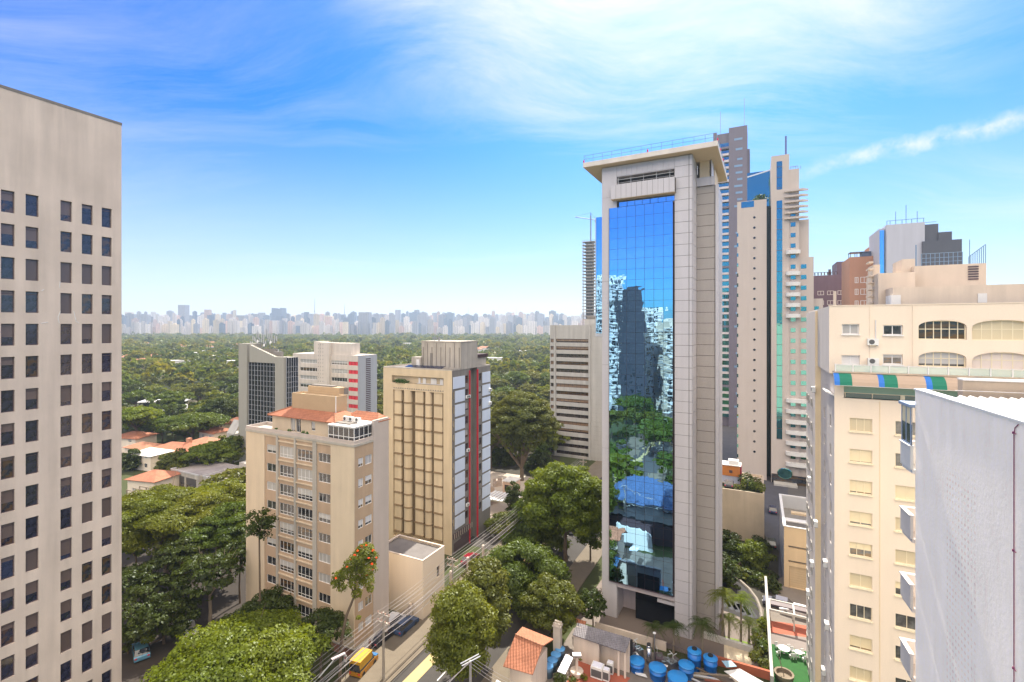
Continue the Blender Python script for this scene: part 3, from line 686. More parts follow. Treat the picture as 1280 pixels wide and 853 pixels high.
# ------------------------------------------------------------------ 7  mirror glass tower
fr = Fr(865.3, 68.9, 28); T = fr.thing('glass_tower', 'tall tower with blue mirror glass between panelled piers under a wide flat roof', 'office building')
panel = pm('metal wall panel', (.54, .51, .52), .45, .05, .25, .12, 0, .15); panelb = pm('louvre panel', (.40, .36, .33), .6, .06, .3, .12); sof = pm('soffit', (.66, .53, .38), .7, .05, .3, .05)
joint = flat('panel joint', (.10, .085, .075), .8)
xa = fr.ax(752.8); xb = fr.ax(771); xg0, xg1 = fr.ax(762.2), fr.ax(841.5); xp = fr.ax(843.2)
zr = fr.za(865, 192.8); gz0 = fr.za(841, 744.5); gz1 = fr.za(841, 252); FH = 3.25
def clad(b, p0, u, n, W_, z0, z1, nu, dz, mi=0, gap=.05, th=.06, back=None):
    """panels th thick with real open joints over a backing"""
    for k in range(nu):
        z = z0
        while z < z1-.05:
            z2 = min(z+dz, z1)-gap
            a, c = W_*k/nu+gap/2, W_*(k+1)/nu-gap/2
            q = [(p0[0]+u[0]*a+n[0]*.002, p0[1]+u[1]*a+n[1]*.002), (p0[0]+u[0]*c+n[0]*.002, p0[1]+u[1]*c+n[1]*.002), (p0[0]+u[0]*c+n[0]*th, p0[1]+u[1]*c+n[1]*th), (p0[0]+u[0]*a+n[0]*th, p0[1]+u[1]*a+n[1]*th)]
            if q[0] != q[1]: b.prism(q if (u[0]*n[1]-u[1]*n[0]) > 0 else q[::-1], z, z2, mi)
            z += dz
b = MB(); b.box(xp, 0, 0, 4.6, 0, zr-.02, 1); clad(b, (xp, 0), (1, 0), (0, -1), -xp-.45, 0, zr, 1, FH/2); clad(b, (-.42, 0), (1, 0), (0, -1), .42, 0, zr, 1, FH/2)
clad(b, (0, 0), (0, 1), (1, 0), 4.6, 0, zr, 1, FH/2); b.build('front_pier', [panel, joint], T)
b = MB(); b.box(xa, xb, 0, 4.6, 0, zr-.02, 1); clad(b, (xa, 0), (1, 0), (0, -1), xb-xa, 0, zr, 1, FH*4, 0, .03); clad(b, (xa, 4.6), (0, -1), (-1, 0), 4.6, 0, zr, 1, FH/2); clad(b, (xb, 0), (0, 1), (1, 0), 4.6, 0, gz0+1, 1, FH*4, 0, .03); b.build('front_pier', [panel, joint], T)
# right wing, set back, and the body behind
wx, wy = 3.0, 4.65; wz = fr.za(897, 231.5, wy)
b = MB(); b.box(xa-.0, wx, wy, 12, 0, wz, 1); b.box(xa, .3, wy, 12, wz, zr-.6, 1); b.box(.3, 2.4, wy+2.2, 12, wz, zr-.6, 3)
b.box(.01, wx-.25, wy-.2, wy-.001, 0, wz, 1); clad(b, (.07, wy-.2), (1, 0), (0, -1), wx-.45, 0, wz, 1, FH/2, 2, .06); b.box(wx-.3, wx+.15, wy-.45, wy-.001, 0, wz, 0)
clad(b, (wx, wy), (0, 1), (1, 0), 7.3, 0, wz, 3, FH, 0)
b.build('wall', [panel, joint, panelb, sof], T)
b = MB()                                            # thin joints between the side panels stay in the panel mesh; the crown here
b.box(.5, 1.9, wy-.4, wy+3, wz+.02, zr+.1, 1); b.box(.1, wx-.4, wy-.5, wy-.3, wz+.02, wz+1.3); b.box(wx-.9, wx-.75, wy-.6, wy+2, wz+.02, zr+.1)
b.build('roof_column', [panel, sof], T)
# wall above the glass with its slot, balcony box
b = MB(); sx0, sx1 = fr.ax(772.5), fr.ax(843)
slot = (sx0-xb+.0, 66.6, xp-xb-.02, 68.0)
b.wall((xb, .02), (1, 0), (0, -1), xp-xb, gz1, zr, [(.02, 66.6, xp-xb-.02, 68.0), (.02, gz1+.05, xp-xb-.02, 64.3)], 1.0, 0); clad(b, (xb, .02), (1, 0), (0, -1), xp-xb, 68.1, zr, 11, 3, 0, .04)
b.face([(xb, 1.0, gz1), (xp, 1.0, gz1), (xp, 1.0, zr), (xb, 1.0, zr)], 1)
b.build('head_wall', [panel, dkgap], T)
b = MB(); b0, b1 = fr.ax(763.5, -1), fr.ax(843.4, -1)
b.box(b0, b1, -.95, -.001, 64.4, 66.55, 1); clad(b, (b0, -.95), (1, 0), (0, -1), b1-b0, 64.42, 66.6, 12, 3, 0, .04); b.box(b0, b1, -1.0, -.001, 64.36, 64.4, 2); b.build('balcony_box', [panel, joint, sof], T)
b = MB()
for k in range(7): b.tube([(xb+.3+k*1.9, -.1, 66.6), (xb+.3+k*1.9, -.1, 67.9)], .03, 5)
b.tube([(xb+.1, -.1, 67.5), (xp-.1, -.1, 67.5)], .05, 6); b.tube([(xb+.1, -.1, 67.0), (xp-.1, -.1, 67.0)], .03, 6); b.build('rail', metalw, T)
b = MB(); nn = 7
for k in range(nn): x = xg0+1.3+(xg1-xg0-1.4)*k/nn; b.box(x+.15, x+1.45, .12, .2, gz1+.15, 64.15)
b.build('clerestory_pane', g_mirror, T)
# curtain glass: panes with hairline gaps in front of the piers
b = MB(); nc = 7; nr = 36; rs = random.Random(3)
for i in range(nc):
    for j in range(nr):
        x0, x1 = xg0+(xg1-xg0)*i/nc+.02, xg0+(xg1-xg0)*(i+1)/nc-.02; z0, z1 = gz0+(gz1-gz0)*j/nr+.015, gz0+(gz1-gz0)*(j+1)/nr-.015
        t1, t2 = rs.uniform(-.0022, .0022), rs.uniform(-.0025, .0025); y = -.30
        b.face([(x0, y-t1*1.2-t2, z0), (x1, y+t1*1.2-t2, z0), (x1, y+t1*1.2+t2, z1), (x0, y-t1*1.2+t2, z1)])
b.build('curtain_glass', g_mirror, T)
b = MB(); b.box(xg0, xg1, -.24, -.08, gz0, gz1, 0); b.box(xg1, xg1+.04, -.3, -.05, gz0, gz1); b.box(xg0-.05, xg0-.001, -.3, -.05, gz0, gz1); b.box(xg0-.05, xg1+.05, -.31, -.05, gz0-.12, gz0-.001)
b.build('glass_frame', windark, T)
lx = fr.ax(744.5, wy); lz0, lz1 = fr.za(748, 417, wy), fr.za(748, 272, wy)
b = MB(); b.box(lx, xa-.1, wy-.1, 11, lz0, lz1); b.build('side_glass', g_mirror, T)
b = MB(); b.box(lx, lx+.12, wy-.16, wy-.1, lz0, lz1); b.box(lx, xa-.1, wy-.16, wy-.1, lz0-.5, lz0); b.build('side_glass_trim', metalw, T)
# entrance: recessed lobby and dark glass box
b = MB(); b.box(xb+.05, xp-.05, 3.4, 3.8, 0, gz0-.2); b.box(xb, xp, .1, 3.4, gz0-.9, gz0-.3); b.build('lobby_wall', pm('lobby wall', (.46, .40, .40), .7), T)
l0, l1 = fr.ax(795, 1.5), xp-.05
b = MB(); b.box(l0, l1, 1.2, 3.3, .1, 5.0); b.build('lobby_glass', g_grid, T)
b = MB(); b.box(fr.ax(822, .6), l1, .4, 1.19, 3.9, 4.4); b.build('entrance_canopy', panel, T)
# roof slab with overhang and its railing
rx0 = fr.ax(729, -1.4); rx1 = 3.45; ry1 = 16.9
b = MB(); b.box(rx0, rx1, -1.4, ry1, zr+.1, zr+.13, 1); b.box(rx0-.03, rx1+.03, -1.43, ry1+.03, zr+.131, zr+.85, 0); b.box(xa+.2, -.1, .3, 12, zr-.6, zr+.099, 2)
b.build('roof_slab', [pm('roof fascia', (.66, .60, .55), .6), sof, joint], T)
b = MB(); zz = zr+.85
pts = [(rx0+.1, -1.3), (rx1-.1, -1.3), (rx1-.1, ry1-.2), (rx0+.1, ry1-.2)]
for z in (zz+.55, zz+1.1): b.tube([(p[0], p[1], z) for p in pts]+[(pts[0][0], pts[0][1], z)], .03, 5)
for k in range(14): x = rx0+.1+(rx1-rx0-.2)*k/13; b.tube([(x, -1.3, zz), (x, -1.3, zz+1.1)], .03, 5)
for k in range(1, 10): y = -1.3+(ry1+1)*k/10; b.tube([(rx1-.1, y, zz), (rx1-.1, y, zz+1.1)], .03, 5)
b.build('roof_railing', flat('blue grey rail', (.15, .24, .36)), T)
for k, (x, y) in enumerate(((rx0+.1, -1.4), (-6, -1.4), (rx1, -1.2), (rx1, 3.2), (rx1, 8))): b = MB(); b.lathe((x+.05*0, y, zz), [(.1, 0), (.13, .25), (.05, .42)], 8); b.build('warning_lamp', flat('red lamp', (.6, .02, .08)), T)

# ------------------------------------------------------------------ 8  slim dark brick tower behind
fr = Fr(934, 212); T = fr.thing('apartment_tower', 'very tall slim purple brown tower with pale balcony bands behind the mirror glass tower', 'apartment building')
plum = pm('plum brick', (.18, .16, .20), .8, .08, .2, .1); wA = -fr.ax(893); xm = fr.ax(911); top = fr.za(934, 156.5)
b = MB(); b.box(xm, 0, 0, 11, 0, top); b.box(-wA, xm, 1.6, 11, 0, top-1.5); b.box(0.01, 1.0, 2, 11, 0, top-10); b.box(-wA-.5, -wA+1, 0, 11, 0, top-1)
b.build('wall', plum, T)
k = 0; z = top-9
b = MB()
while z > 4:
    b.box(-wA+1, xm-.01, .1, 1.59, z, z+.95, 0 if k % 9 else 1); z -= 2.98; k += 1
b.build('balcony_bands', [pm('balcony white', (.62, .55, .56), .6), plum], T)
b = MB(); b.box(-wA+1, xm-.02, 1.4, 1.599, 4, top-6); b.build('balcony_glass', g_teal, T)
b = MB(); z = top-6; k = 0
while z > 4:
    if k < 10 or k % 2: b.box(xm+2.2+(k % 3)*.6, -1.9, -.06, -.002, z, z+.9)
    z -= 2.98*(1 if k > 1 else 1.5); k += 1
b.build('window_strips', flat('blue strip window', (.22, .34, .50), .15), T)
b = MB(); b.tube([(-1.2, 2, top), (-1.2, 2, top+13)], .09, 4); b.tube([(-11, 2, top-1.5), (-11, 2, top+9)], .09, 4); b.build('antenna', steel, T)

# ------------------------------------------------------------------ 9  stepped pink beige tower
fr = Fr(958.3, 140); T = fr.thing('hotel_tower', 'stepped pinkish beige tower with teal glass strip, round corner windows and white curved balconies', 'apartment building')
pink = pm('pinkish beige render', (.53, .455, .41), .8, .05, .2, .08); wA = -fr.ax(921.5); tl = fr.za(958, 249)
zT = lambda px, py, y=0: fr.za(px, py, y)
def shaft(x0, x1, y0, y1, z1, m=pink, name='wall', z0=0):
    b = MB(); b.box(x0, x1, y0, y1, z0, z1); return b.build(name, m, T)
shaft(-wA, 0, 0, 12, tl); xs = lambda p, y=0: fr.ax(p, y)
b = MB(); b.box(0, xs(963, 5), 5, 12, 0, tl-1); b.build('dark_recess', pm('dark recess', (.02, .05, .05), .3), T)
b = MB(); b.box(xs(926.5), xs(942.5), -.03, .3, zT(930, 260), zT(930, 252.5)); b.build('top_window', g_teal, T)
for k in range(24):
    z = zT(943, 272)-3.0*k
    b = MB(); b.lathe((0, 0, 0), [(.3, 0), (.36, .05), (.3, .08)], 10); o = b.build('porthole', g_dark, T); o.location = (xs(943), -.0, z); o.rotation_euler = (R(90), 0, 0)
for k in range(26): b = MB(); z = zT(923, 296)-3.0*k; b.box(-wA-.05, -wA+.3, -.05, .5, z, z+1.0); b.build('corner_window', g_teal, T)
y1 = -1.0
x0, x1 = xs(964, y1), xs(986.6, y1); t1 = zT(980, 193.5, y1)
shaft(x0, x1, y1, 12, t1)
b = MB(); s0, s1 = xs(970.8, y1), xs(977.8, y1)
b.box(s0, s1, y1-.06, y1+.2, zT(974, 237, y1), zT(974, 202, y1)); b.build('glass_strip', g_teal, T)
b = MB(); b.box(s0, s1, y1-.06, y1+.2, zT(974, 549, y1), zT(974, 251, y1)); b.build('glass_strip', g_teal, T)
b = MB(); z = zT(974, 549, y1)
while z < zT(974, 202, y1):
    if not zT(974, 251, y1) < z < zT(974, 237, y1): b.box(s0, s1, y1-.12, y1-.061, z, z+.12)
    z += 3.0
b.build('glass_strip_rails', windark, T)
b = MB(); f0 = xs(981.5, y1); b.box(f0, f0+.45, y1+1, y1+1.8, t1, zT(983, 168.5, y1)); b.build('spire', flat('spire blue', (.10, .13, .30)), T)
x2 = xs(999, y1); shaft(x1, x2, y1+.3, 12, zT(993, 211, y1)); x3 = xs(1012, y1); shaft(x2, x3, y1+2, 12, zT(1005, 273, y1)); x4 = xs(1017.5, y1); shaft(x2+.01, x4, y1+.8, 11, zT(1010, 321, y1)); x5 = xs(1030, y1); shaft(x4, x5, y1+2, 11, zT(1022, 373, y1))
for k in range(6):
    z = zT(990, 240, y1)-1.55*k
    b = MB(); b.prism([(x1-1.2, y1+.29), (x1-1.2, y1-.6), (x2+.8, y1-1.0), (x2+2.2, y1+.29)], z, z+.5); b.build('pointed_ledge', pink, T)
for k in range(27):
    z = zT(990, 270, y1)-3.0*k; a, c = xs(986.8, y1)+.3, xs(993.5, y1)+.2
    if z < 5: continue
    b = MB(); b.box(a, c, y1+.22, y1+.31, z, z+1.15); b.build('window', g_teal, T)
    if k > 4:
        b = MB(); b.box(xs(1001.5, y1), xs(1008.3, y1), y1+.72, y1+.81, z, z+1.15); b.build('window', g_teal, T)
    if 4 < k < 10 or 16 < k < 24 or k == 3:
        b = MB(); w0, w1 = xs(982, y1), xs(1000.5, y1)
        if k > 16: w1 = xs(1012, y1)
        n = 10; m = (w0+w1)/2; b.prism([(w0, y1+.28)]+[(m-(m-w0)*math.cos(math.pi*q/n), y1-.55-.9*math.sin(math.pi*q/n)) for q in range(n+1)]+[(w1, y1+.28)], z-1.9, z-.85); b.build('balcony', whitep, T)
for k in range(4): z = zT(1022, 388, y1)-3.0*k; b = MB(); b.box(xs(1019, y1), xs(1024.5, y1), y1+1.92, y1+2.01, z, z+1.15); b.build('window', g_teal, T)
b = MB(); b.box(xs(934, 12.2), xs(966, 12.2), 12.2, 22, 0, zT(955, 214, 12.2)); b.build('rear_glass_block', g_teal, T)
b = MB(); b.slab((xs(934, 12.2), 12.1, zT(934, 221, 12.2)), (xs(966, 12.2), 12.1, zT(966, 211, 12.2)), (xs(966, 12.2), 20, zT(966, 211, 12.2)), (xs(934, 12.2), 20, zT(934, 221, 12.2)), .4); b.build('rear_block_coping', metalw, T)
b = MB(); clump(b, (xs(951), 3, tl+.8), (2.2, 2, 1.6), 500, .3, rnd); o = b.build('rooftop_shrub', leafpot); o.location = fr.loc(); o.rotation_euler = (0, 0, fr.rz); tag(o, 'dark shrub on the roof of the shaft with round windows', 'plant')
b = MB(); ov = xs(981, y1); b.lathe((0, 0, 0), [(1.9, 0), (1.9, .06), (1.7, .1)], 24); o = b.build('oval_window', g_teal, T); o.location = (ov, y1+.0, zT(981, 592, y1)); o.rotation_euler = (R(90), 0, 0); o.scale = (1, .8, 1)
b = MB(); b.box(xs(967, y1), xs(996, y1), y1-3, y1-.01, zT(981, 610, y1)+.3, zT(981, 604, y1)+.3); b.build('entrance_canopy', stone2, T)
b = MB(); b.box(xs(964, y1)+.1, xs(1012, y1), y1-.05, y1-.001, 0, 2.6); b.build('ground_floor_glass', g_dark, T)
b = MB(); b.tube([(x1+.3, y1+1, zT(993, 211, y1)+.9), (x2-.2, y1+1, zT(993, 211, y1)+.9)], .08, 4); [b.tube([(x1+.4+q*.6, y1+1, zT(993, 211, y1)), (x1+.4+q*.6, y1+1, zT(993, 211, y1)+.9)], .05, 4) for q in range(5)]; b.build('roof_railing', redm if False else concd, T)

# ------------------------------------------------------------------ 10  blocks behind the cream one
terra = pm('terracotta render', (.46, .24, .16), .85, .05, .2, .08)
def simple_block(name, label, px0, px1, D, tops, m, th=27, wb=14, z0=0, rows=None, wm=None, cat='apartment building'):
    fr = Fr(px1, D, th); T = fr.thing(name, label, cat); wA = -fr.ax(px0)
    b = MB(); last = -wA
    for (pa, pb, py, yo) in tops: b.box(fr.ax(pa, yo), fr.ax(pb, yo), yo, wb, z0, fr.za((pa+pb)/2, py, yo))
    b.build('wall', m, T)
    return fr, T
fr, T = simple_block('apartment_block', 'terracotta coloured stepped block with a roof pergola, behind the cream rooftops', 1062, 1112, 128, [(1062, 1093, 321, 0), (1091, 1112, 305, 2.5)], terra)
for k in range(5):
    z = fr.za(1072, 354)-3.2*k
    for pa, pb in ((1068.5, 1073), (1075.5, 1085)): win(T, 'f', -.01, fr.ax(pa), z, fr.ax(pb)-fr.ax(pa), 1.6, .08, g_side, winwhite, (.5,), (), .12)
b = MB(); z = fr.za(1075, 321)
for k in range(4): b.tube([(fr.ax(1064+k*8), 1, z), (fr.ax(1064+k*8), 1, z+1.3)], .08, 4); b.tube([(fr.ax(1064+k*8), 4, z), (fr.ax(1064+k*8), 4, z+1.3)], .08, 4)
b.box(fr.ax(1063), fr.ax(1090), .8, 4.2, z+1.3, z+1.45); b.box(fr.ax(1078), fr.ax(1090), 1, 4, z, z+1.2); b.build('pergola', flat('blue steel', (.10, .14, .22)), T)
fr, T = simple_block('apartment_block', 'low dark plum block with small paired windows between the stepped tower and the terracotta block', 1016, 1064, 150, [(1016, 1064, 344, 0), (1046, 1066, 327, 3)], pm('plum render', (.16, .115, .16), .8))
for k in range(4):
    for q, p in enumerate((1022, 1034, 1047, 1057)): win(T, 'f', -.01, fr.ax(p), fr.za(1030, 369)-3.1*k, 1.7, 1.3, .08, g_side, winwhite, (.5,), (), .12)
b = MB(); z = fr.za(1030, 344); [b.box(fr.ax(1018+q*4), fr.ax(1018+q*4)+.3, .2, .5, z, z+.8) for q in range(8)]; b.box(fr.ax(1017), fr.ax(1047), .2, .4, z+.8, z+.95); b.box(fr.ax(1036), fr.ax(1039), .6, 1.4, z, z+1.8); b.build('roof_railing', windark, T)
fr, T = simple_block('apartment_tower', 'pale lavender curved tower beside dark stepped slate volumes, highest thing above the cream rooftops', 1098, 1156, 118, [(1108, 1156, 279.5, 0), (1099, 1109, 286, 1.5)], pm('lavender render', (.50, .50, .56), .7, .04, .2, .1))
b = MB(); b.box(fr.ax(1099.5, 1.5), fr.ax(1107, 1.5), 1.42, 1.49, 40, fr.za(1103, 288, 1.5)); b.build('corner_glass', g_mirror, T)
b = MB(); slate = pm('slate cladding', (.10, .105, .13), .5, .08, .3, .12)
for (pa, pb, py, yo) in ((1153, 1173, 280.5, .6), (1173, 1190, 290, .3), (1153, 1202.5, 300.5, -.5)): b.box(fr.ax(pa, yo), fr.ax(pb, yo), yo, 12, 0, fr.za((pa+pb)/2, py, yo))
b.build('slate_volumes', slate, T)
b = MB(); zz = fr.za(1130, 279.5)
b.tube([(fr.ax(p), .3, zz+1.0) for p in (1109, 1156)], .07, 4); [b.tube([(fr.ax(p), .3, zz), (fr.ax(p), .3, zz+h)], .07, 4) for p, h in ((1109, 1), (1113, 1), (1120, 3.2), (1128, 1), (1133, 4.6), (1140, 1), (1147, 2.8), (1155, 1))]
b.tube([(fr.ax(p), 1, zz) for p in (1157, 1172)], .07, 4); b.build('roof_railing', flat('blue grey rail', (.15, .24, .36)), T)
# ------------------------------------------------------------------ 11  cream block at the right
fr = Fr(1043, 45.5, 27); T = fr.thing('apartment_block', 'cream apartment block with shuttered windows, a roof terrace and a striped awning', 'apartment building')
zt = fr.za(1043, 464); SP = 2.9; WX = 26.0
lav = pm('pale side render', (.63, .57, .53), .8, .05, .3, .12)
z0w = fr.za(1075, 531.5)
hs = []
for k in range(14):
    z = z0w-SP*k
    if z < 1: break
    for c in ((1062, 1090), (1119, 1147)):
        a = fr.ax(c[0]); d_ = 1.72; hs.append((a, z-.62, a+d_, z+.62))
    for e in (8.6, 12.3, 15.5, 19.0): hs.append((e, z-.62, e+1.75, z+.62))
bal = (.75, fr.za(1060, 498), 24, fr.za(1060, 482))
b = MB(); b.wall((0, 0), (1, 0), (0, -1), WX, 0, zt-.25, hs+[bal], .22, 0)
lh = []; YB = fr.by(1026)
for k in range(13):
    z = z0w-SP*k-.2
    if z < 1: break
    lh += [(2.2, z-.6, 3.3, z+.6), (6.8, z-.6, 8.0, z+.6)]
b.wall((0, YB), (0, -1), (-1, 0), YB, 0, zt-.25, [(YB-h[2], h[1], YB-h[0], h[3]) for h in lh], .2, 1)
b.face([(WX, 0, 0), (WX, 14, 0), (WX, 14, zt), (WX, 0, zt)]); b.face([(0, 14, 0), (0, 14, zt), (WX, 14, zt), (WX, 14, 0)])
xw = fr.ax(1019, YB); YE = fr.by(1008, xw); wz = fr.za(1022, 389, YB)
b.box(xw, 0.5, YB, YB+.25, 0, wz, 2); b.box(xw-.005, xw+.2, YB+.005, YE, 0, wz, 1); b.box(xw+.2, WX, YB+.26, YE, 0, wz-.4, 0)
b.face([(.05, .05, zt-.3), (WX, .05, zt-.3), (WX, 14, zt-.3), (.05, 14, zt-.3)], 3)
for x in (3.45, 7.9, 11.2): b.box(x, x+.05, -.03, -.001, 0, zt-2.6, 2)
b.build('wall', [creamm, lav, pm('warm cream', (.80, .64, .42), .8, .04), roofd], T)
i = 0
for h in hs:
    st = [(.33, .66), (.2, .4, .6, .8), (.5,)][(i*5) % 3]
    win(T, 'f', 0, h[0], h[1], h[2]-h[0], h[3]-h[1], .22, g_cream, pm('cream window frame', (.80, .70, .50), .5), (.5,) if i % 4 else st, (), .06, True)
    i += 1
for h in lh: win(T, 'l', 0, h[0], h[1], h[2]-h[0], h[3]-h[1], .2, g_cream, stone2, (.5,), (), .06)
for q in range(13):
    z = z0w-SP*q-.1
    for y in (YB+3.0, YB+6.6, YB+8.6): win(T, 'l', xw-.06, y, z-.5, 1.0, 1.0, .02, g_cream, stone2, (.5,), (), .06)
# covered balcony behind the awning, its dark green glazing
b = MB(); b.box(bal[0]+.05, bal[2], .45, .5, bal[1], bal[3]); b.build('balcony_glazing', flat('green glass', (.03, .10, .09), .08), T)
b = MB(); zc_ = (bal[1]*.62+bal[3]*.38)
b.box(bal[0], bal[2], .38, .44, zc_, zc_+.06)
for k in range(12): x = bal[0]+.1+k*2.1; b.box(x, x+.07+(.25 if k % 2 == 0 and k else 0), .36, .449, bal[1], bal[3])
b.build('balcony_posts', pm('cream window frame', (.80, .70, .50)), T)
b = MB(); b.box(bal[0]+.05, bal[2], .34, .37, zc_+.06, bal[3]); b.build('balcony_blind', flat('pale green blind', (.22, .36, .28), .5), T)
b = MB(); b.box(-.05, WX, -.12, -.001, zt-.25, zt-.12); b.box(-.1, WX, -.35, .4, zt-.12, zt); b.build('terrace_slab', pm('slab edge', (.50, .40, .30)), T)
# glass railing with white posts
b = MB(); b.box(-.02, WX, -.28, -.26, zt+.02, zt+.62); gl = bpy.data.materials.new('clear green glass'); gl.use_nodes = True; pb_ = gl.node_tree.nodes['Principled BSDF']
pb_.inputs['Base Color'].default_value = (.62, .75, .68, 1); pb_.inputs['Roughness'].default_value = .05; pb_.inputs['Alpha'].default_value = .45
b.build('railing_glass', gl, T)
b = MB()
for k in range(20): b.box(.0+k*1.36, .09+k*1.36, -.33, -.2, zt, zt+.72)
b.box(-.02, WX, -.31, -.22, zt+.64, zt+.69); b.build('railing_posts', whitep, T)
# upper two storeys, set back
UY = .9; ux0 = fr.ax(1036.5, UY); uz = fr.za(1037, 383, UY)
def arch(b, x0, x1, z0, z1, zs, y0, y1, n=14, mi=0):
    """fills the corners above an arched opening"""
    m, r = (x0+x1)/2, (x1-x0)/2; pts = [(m-r*math.cos(math.pi*k/n), zs+(z1-zs)*math.sin(math.pi*k/n)**.8) for k in range(n+1)]
    for k in range(n):
        (xa, za), (xb, zb) = pts[k], pts[k+1]
        b.face([(xa, y0, za), (xb, y0, zb), (xb, y0, z1+.02), (xa, y0, z1+.02)], mi); b.face([(xa, y0, za), (xa, y1, za), (xb, y1, zb), (xb, y0, zb)], mi)
uw = []
for (pa, pb, ta, tb, st) in ((1052.5, 1074, 405.3, 418, 'w'), (1104, 1128.5, 406.5, 419, 'w'), (1052, 1075, 444, 456, 'b'), (1103.5, 1128.5, 443, 455.5, 'w')):
    uw.append((fr.ax(pa, UY), fr.za(pa, tb, UY), fr.ax(pb, UY), fr.za(pa, ta, UY), st))
ar = []
for (pa, pb, ta, ts, tb) in ((1148, 1208.5, 401, 409.5, 424.5), (1215, 1295, 400.5, 410.5, 425.5), (1148, 1208, 439.5, 448, 458), (1215, 1295, 440, 452, 462)):
    ar.append((fr.ax(pa, UY), fr.za(pa, tb, UY), fr.ax(pb, UY), fr.za(pa, ta, UY), fr.za(pa, ts, UY)))
b = MB(); b.wall((ux0, UY), (1, 0), (0, -1), WX-ux0, zt-.3, uz, [(h[0]-ux0, max(h[1], zt+.02), h[2]-ux0, h[3]) for h in uw+ar], .35, 0)
for a in ar: arch(b, a[0], a[2], a[1], a[3], a[4], UY, UY+.3)
b.box(ux0, ux0+.2, UY+.001, YE-.3, zt-.3, uz, 1); b.box(ux0+.2, WX, UY+.3, YE-.3, uz-.4, uz-.2, 2); b.box(ux0-.05, WX, UY-.05, UY+.28, uz, uz+.08, 0)
for p in (1087, 1140.5): x = fr.ax(p, UY); b.box(x, x+.07, UY-.05, UY-.001, zt, uz)
b.build('upper_wall', [creamm, lav, roofd], T)
for h in uw: win(T, 'f', UY, h[0], h[1], h[2]-h[0], h[3]-h[1], .3, g_home if h[4] == 'w' else whitep, winwhite, (.5,), (), .09, True)
for q, a in enumerate(ar):
    win(T, 'f', UY, a[0], max(a[1], zt+.02), a[2]-a[0], a[3]-max(a[1], zt+.02), .34, [g_home, g_cream, g_home, flat('drawn curtain', (.72, .62, .55))][q], pm('cream window frame', (.80, .70, .50)), (.17, .34, .5, .67, .84), (.55,), .08)
# striped awning: each cloth strip a bent sheet
blue_c = flat('blue cloth', (.02, .16, .55), .7); green_c = flat('green cloth', (.0, .17, .10), .7); beige_c = flat('beige cloth', (.46, .34, .25), .8)
b = MB(); x = -.15; seq = 0
def strip(b, x0, x1, mi, sag=0):
    n = 5; ps = []
    for k in range(n+1):
        t = k/n; ps.append((-.34-1.0*math.sin(t*1.45), zt-.16-1.15*(1-math.cos(t*1.45))))
    for k in range(n):
        (ya, za), (yb, zb) = ps[k], ps[k+1]
        b.face([(x0, ya, za), (x0, yb, zb), (x1, yb, zb), (x1, ya, za)], mi); b.face([(x0, ya, za-.02), (x1, ya, za-.02), (x1, yb, zb-.02), (x0, yb, zb-.02)], mi)
while x < 25:
    for w, mi in ((.42, 0), (.95, 1), (1.95, 2)): strip(b, x, x+w, mi); x += w
b.build('awning', [blue_c, green_c, beige_c], T)
b = MB(); [b.tube([(-.1+k*3.3, -.3, zt-.2), (-.1+k*3.3, -1.33, zt-1.2)], .03, 5) for k in range(8)]; b.tube([(-.1, -1.34, zt-1.22), (24, -1.34, zt-1.22)], .03, 5); b.build('awning_frame', steel, T)
# parapet below the balcony, projecting left
b = MB(); b.slab((-.6, .1, bal[1]+.55), (.1, .1, bal[1]+.2), (.1, 3, bal[1]+.2), (-.6, 3, bal[1]+.55), .12); b.build('ledge', whitep, T)
# rooftop volumes
rcream = pm('rooftop cream render', (.60, .50, .41), .85, .10, .3, .22)
b = MB(); W0 = fr.ax
def vol(pa, pb, ta, tb_y, y, d, mi=0): b.box(W0(pa, y), W0(pb, y), y, y+d, uz-.3, fr.za((pa+pb)/2, ta, y), mi)
vol(1116, 1300, 357, 0, 3.0, 6); b.box(W0(1222, 3), W0(1233.5, 3), 2.93, 2.999, fr.za(1228, 378.5, 3), fr.za(1228, 367, 3), 1)
b.box(W0(1114, 2.8), W0(1126, 2.8), 2.8, 5, uz-.3, fr.za(1120, 369, 2.8), 1)
b.build('roof_storey', [rcream, whitep], T)
b = MB(); vol(1143, 1233, 331, 0, 7, 6)
x0, x1 = W0(1210, 7), W0(1223, 7)
for k in range(6): z = fr.za(1215, 350, 7)+k*.24; b.box(x0, x1, 6.93, 6.999, z, z+.13, 1)
b.build('tank_volume', [rcream, windark], T)
b = MB(); vol(1098, 1144, 341, 0, 6, 6); vol(1128, 1144, 324, 0, 8.2, 4); vol(1092, 1100, 331, 0, 9.0, 3)
for k in range(7): z = fr.za(1088, 380, 8)+k*.72; b.box(W0(1086, 8), W0(1092, 8), 8, 9.5, z, z+.16)
b.build('stair_volumes', rcream, T)
b = MB(); b.box(W0(1042, 3.5), W0(1045.5, 3.5), 3.5, 3.8, uz-.3, fr.za(1044, 364, 3.5)); b.build('vent_pipe', rcream, T)
b = MB(); zq = fr.za(1190, 331, 7); 
for k in range(10): x = W0(1152, 7.5)+k*(W0(1203, 7.5)-W0(1152, 7.5))/9; b.tube([(x, 7.5, zq), (x, 7.5, zq+1.25)], .03, 4)
for z in (zq+.4, zq+.8, zq+1.25): b.tube([(W0(1152, 7.5), 7.5, z), (W0(1203, 7.5), 7.5, z)], .025, 4)
for k in range(9): x = W0(1211, 7.2)+k*(W0(1232, 7.2)-W0(1211, 7.2))/8; b.tube([(x, 7.2, zq), (x, 7.2, zq+.7+k*.14)], .03, 4)
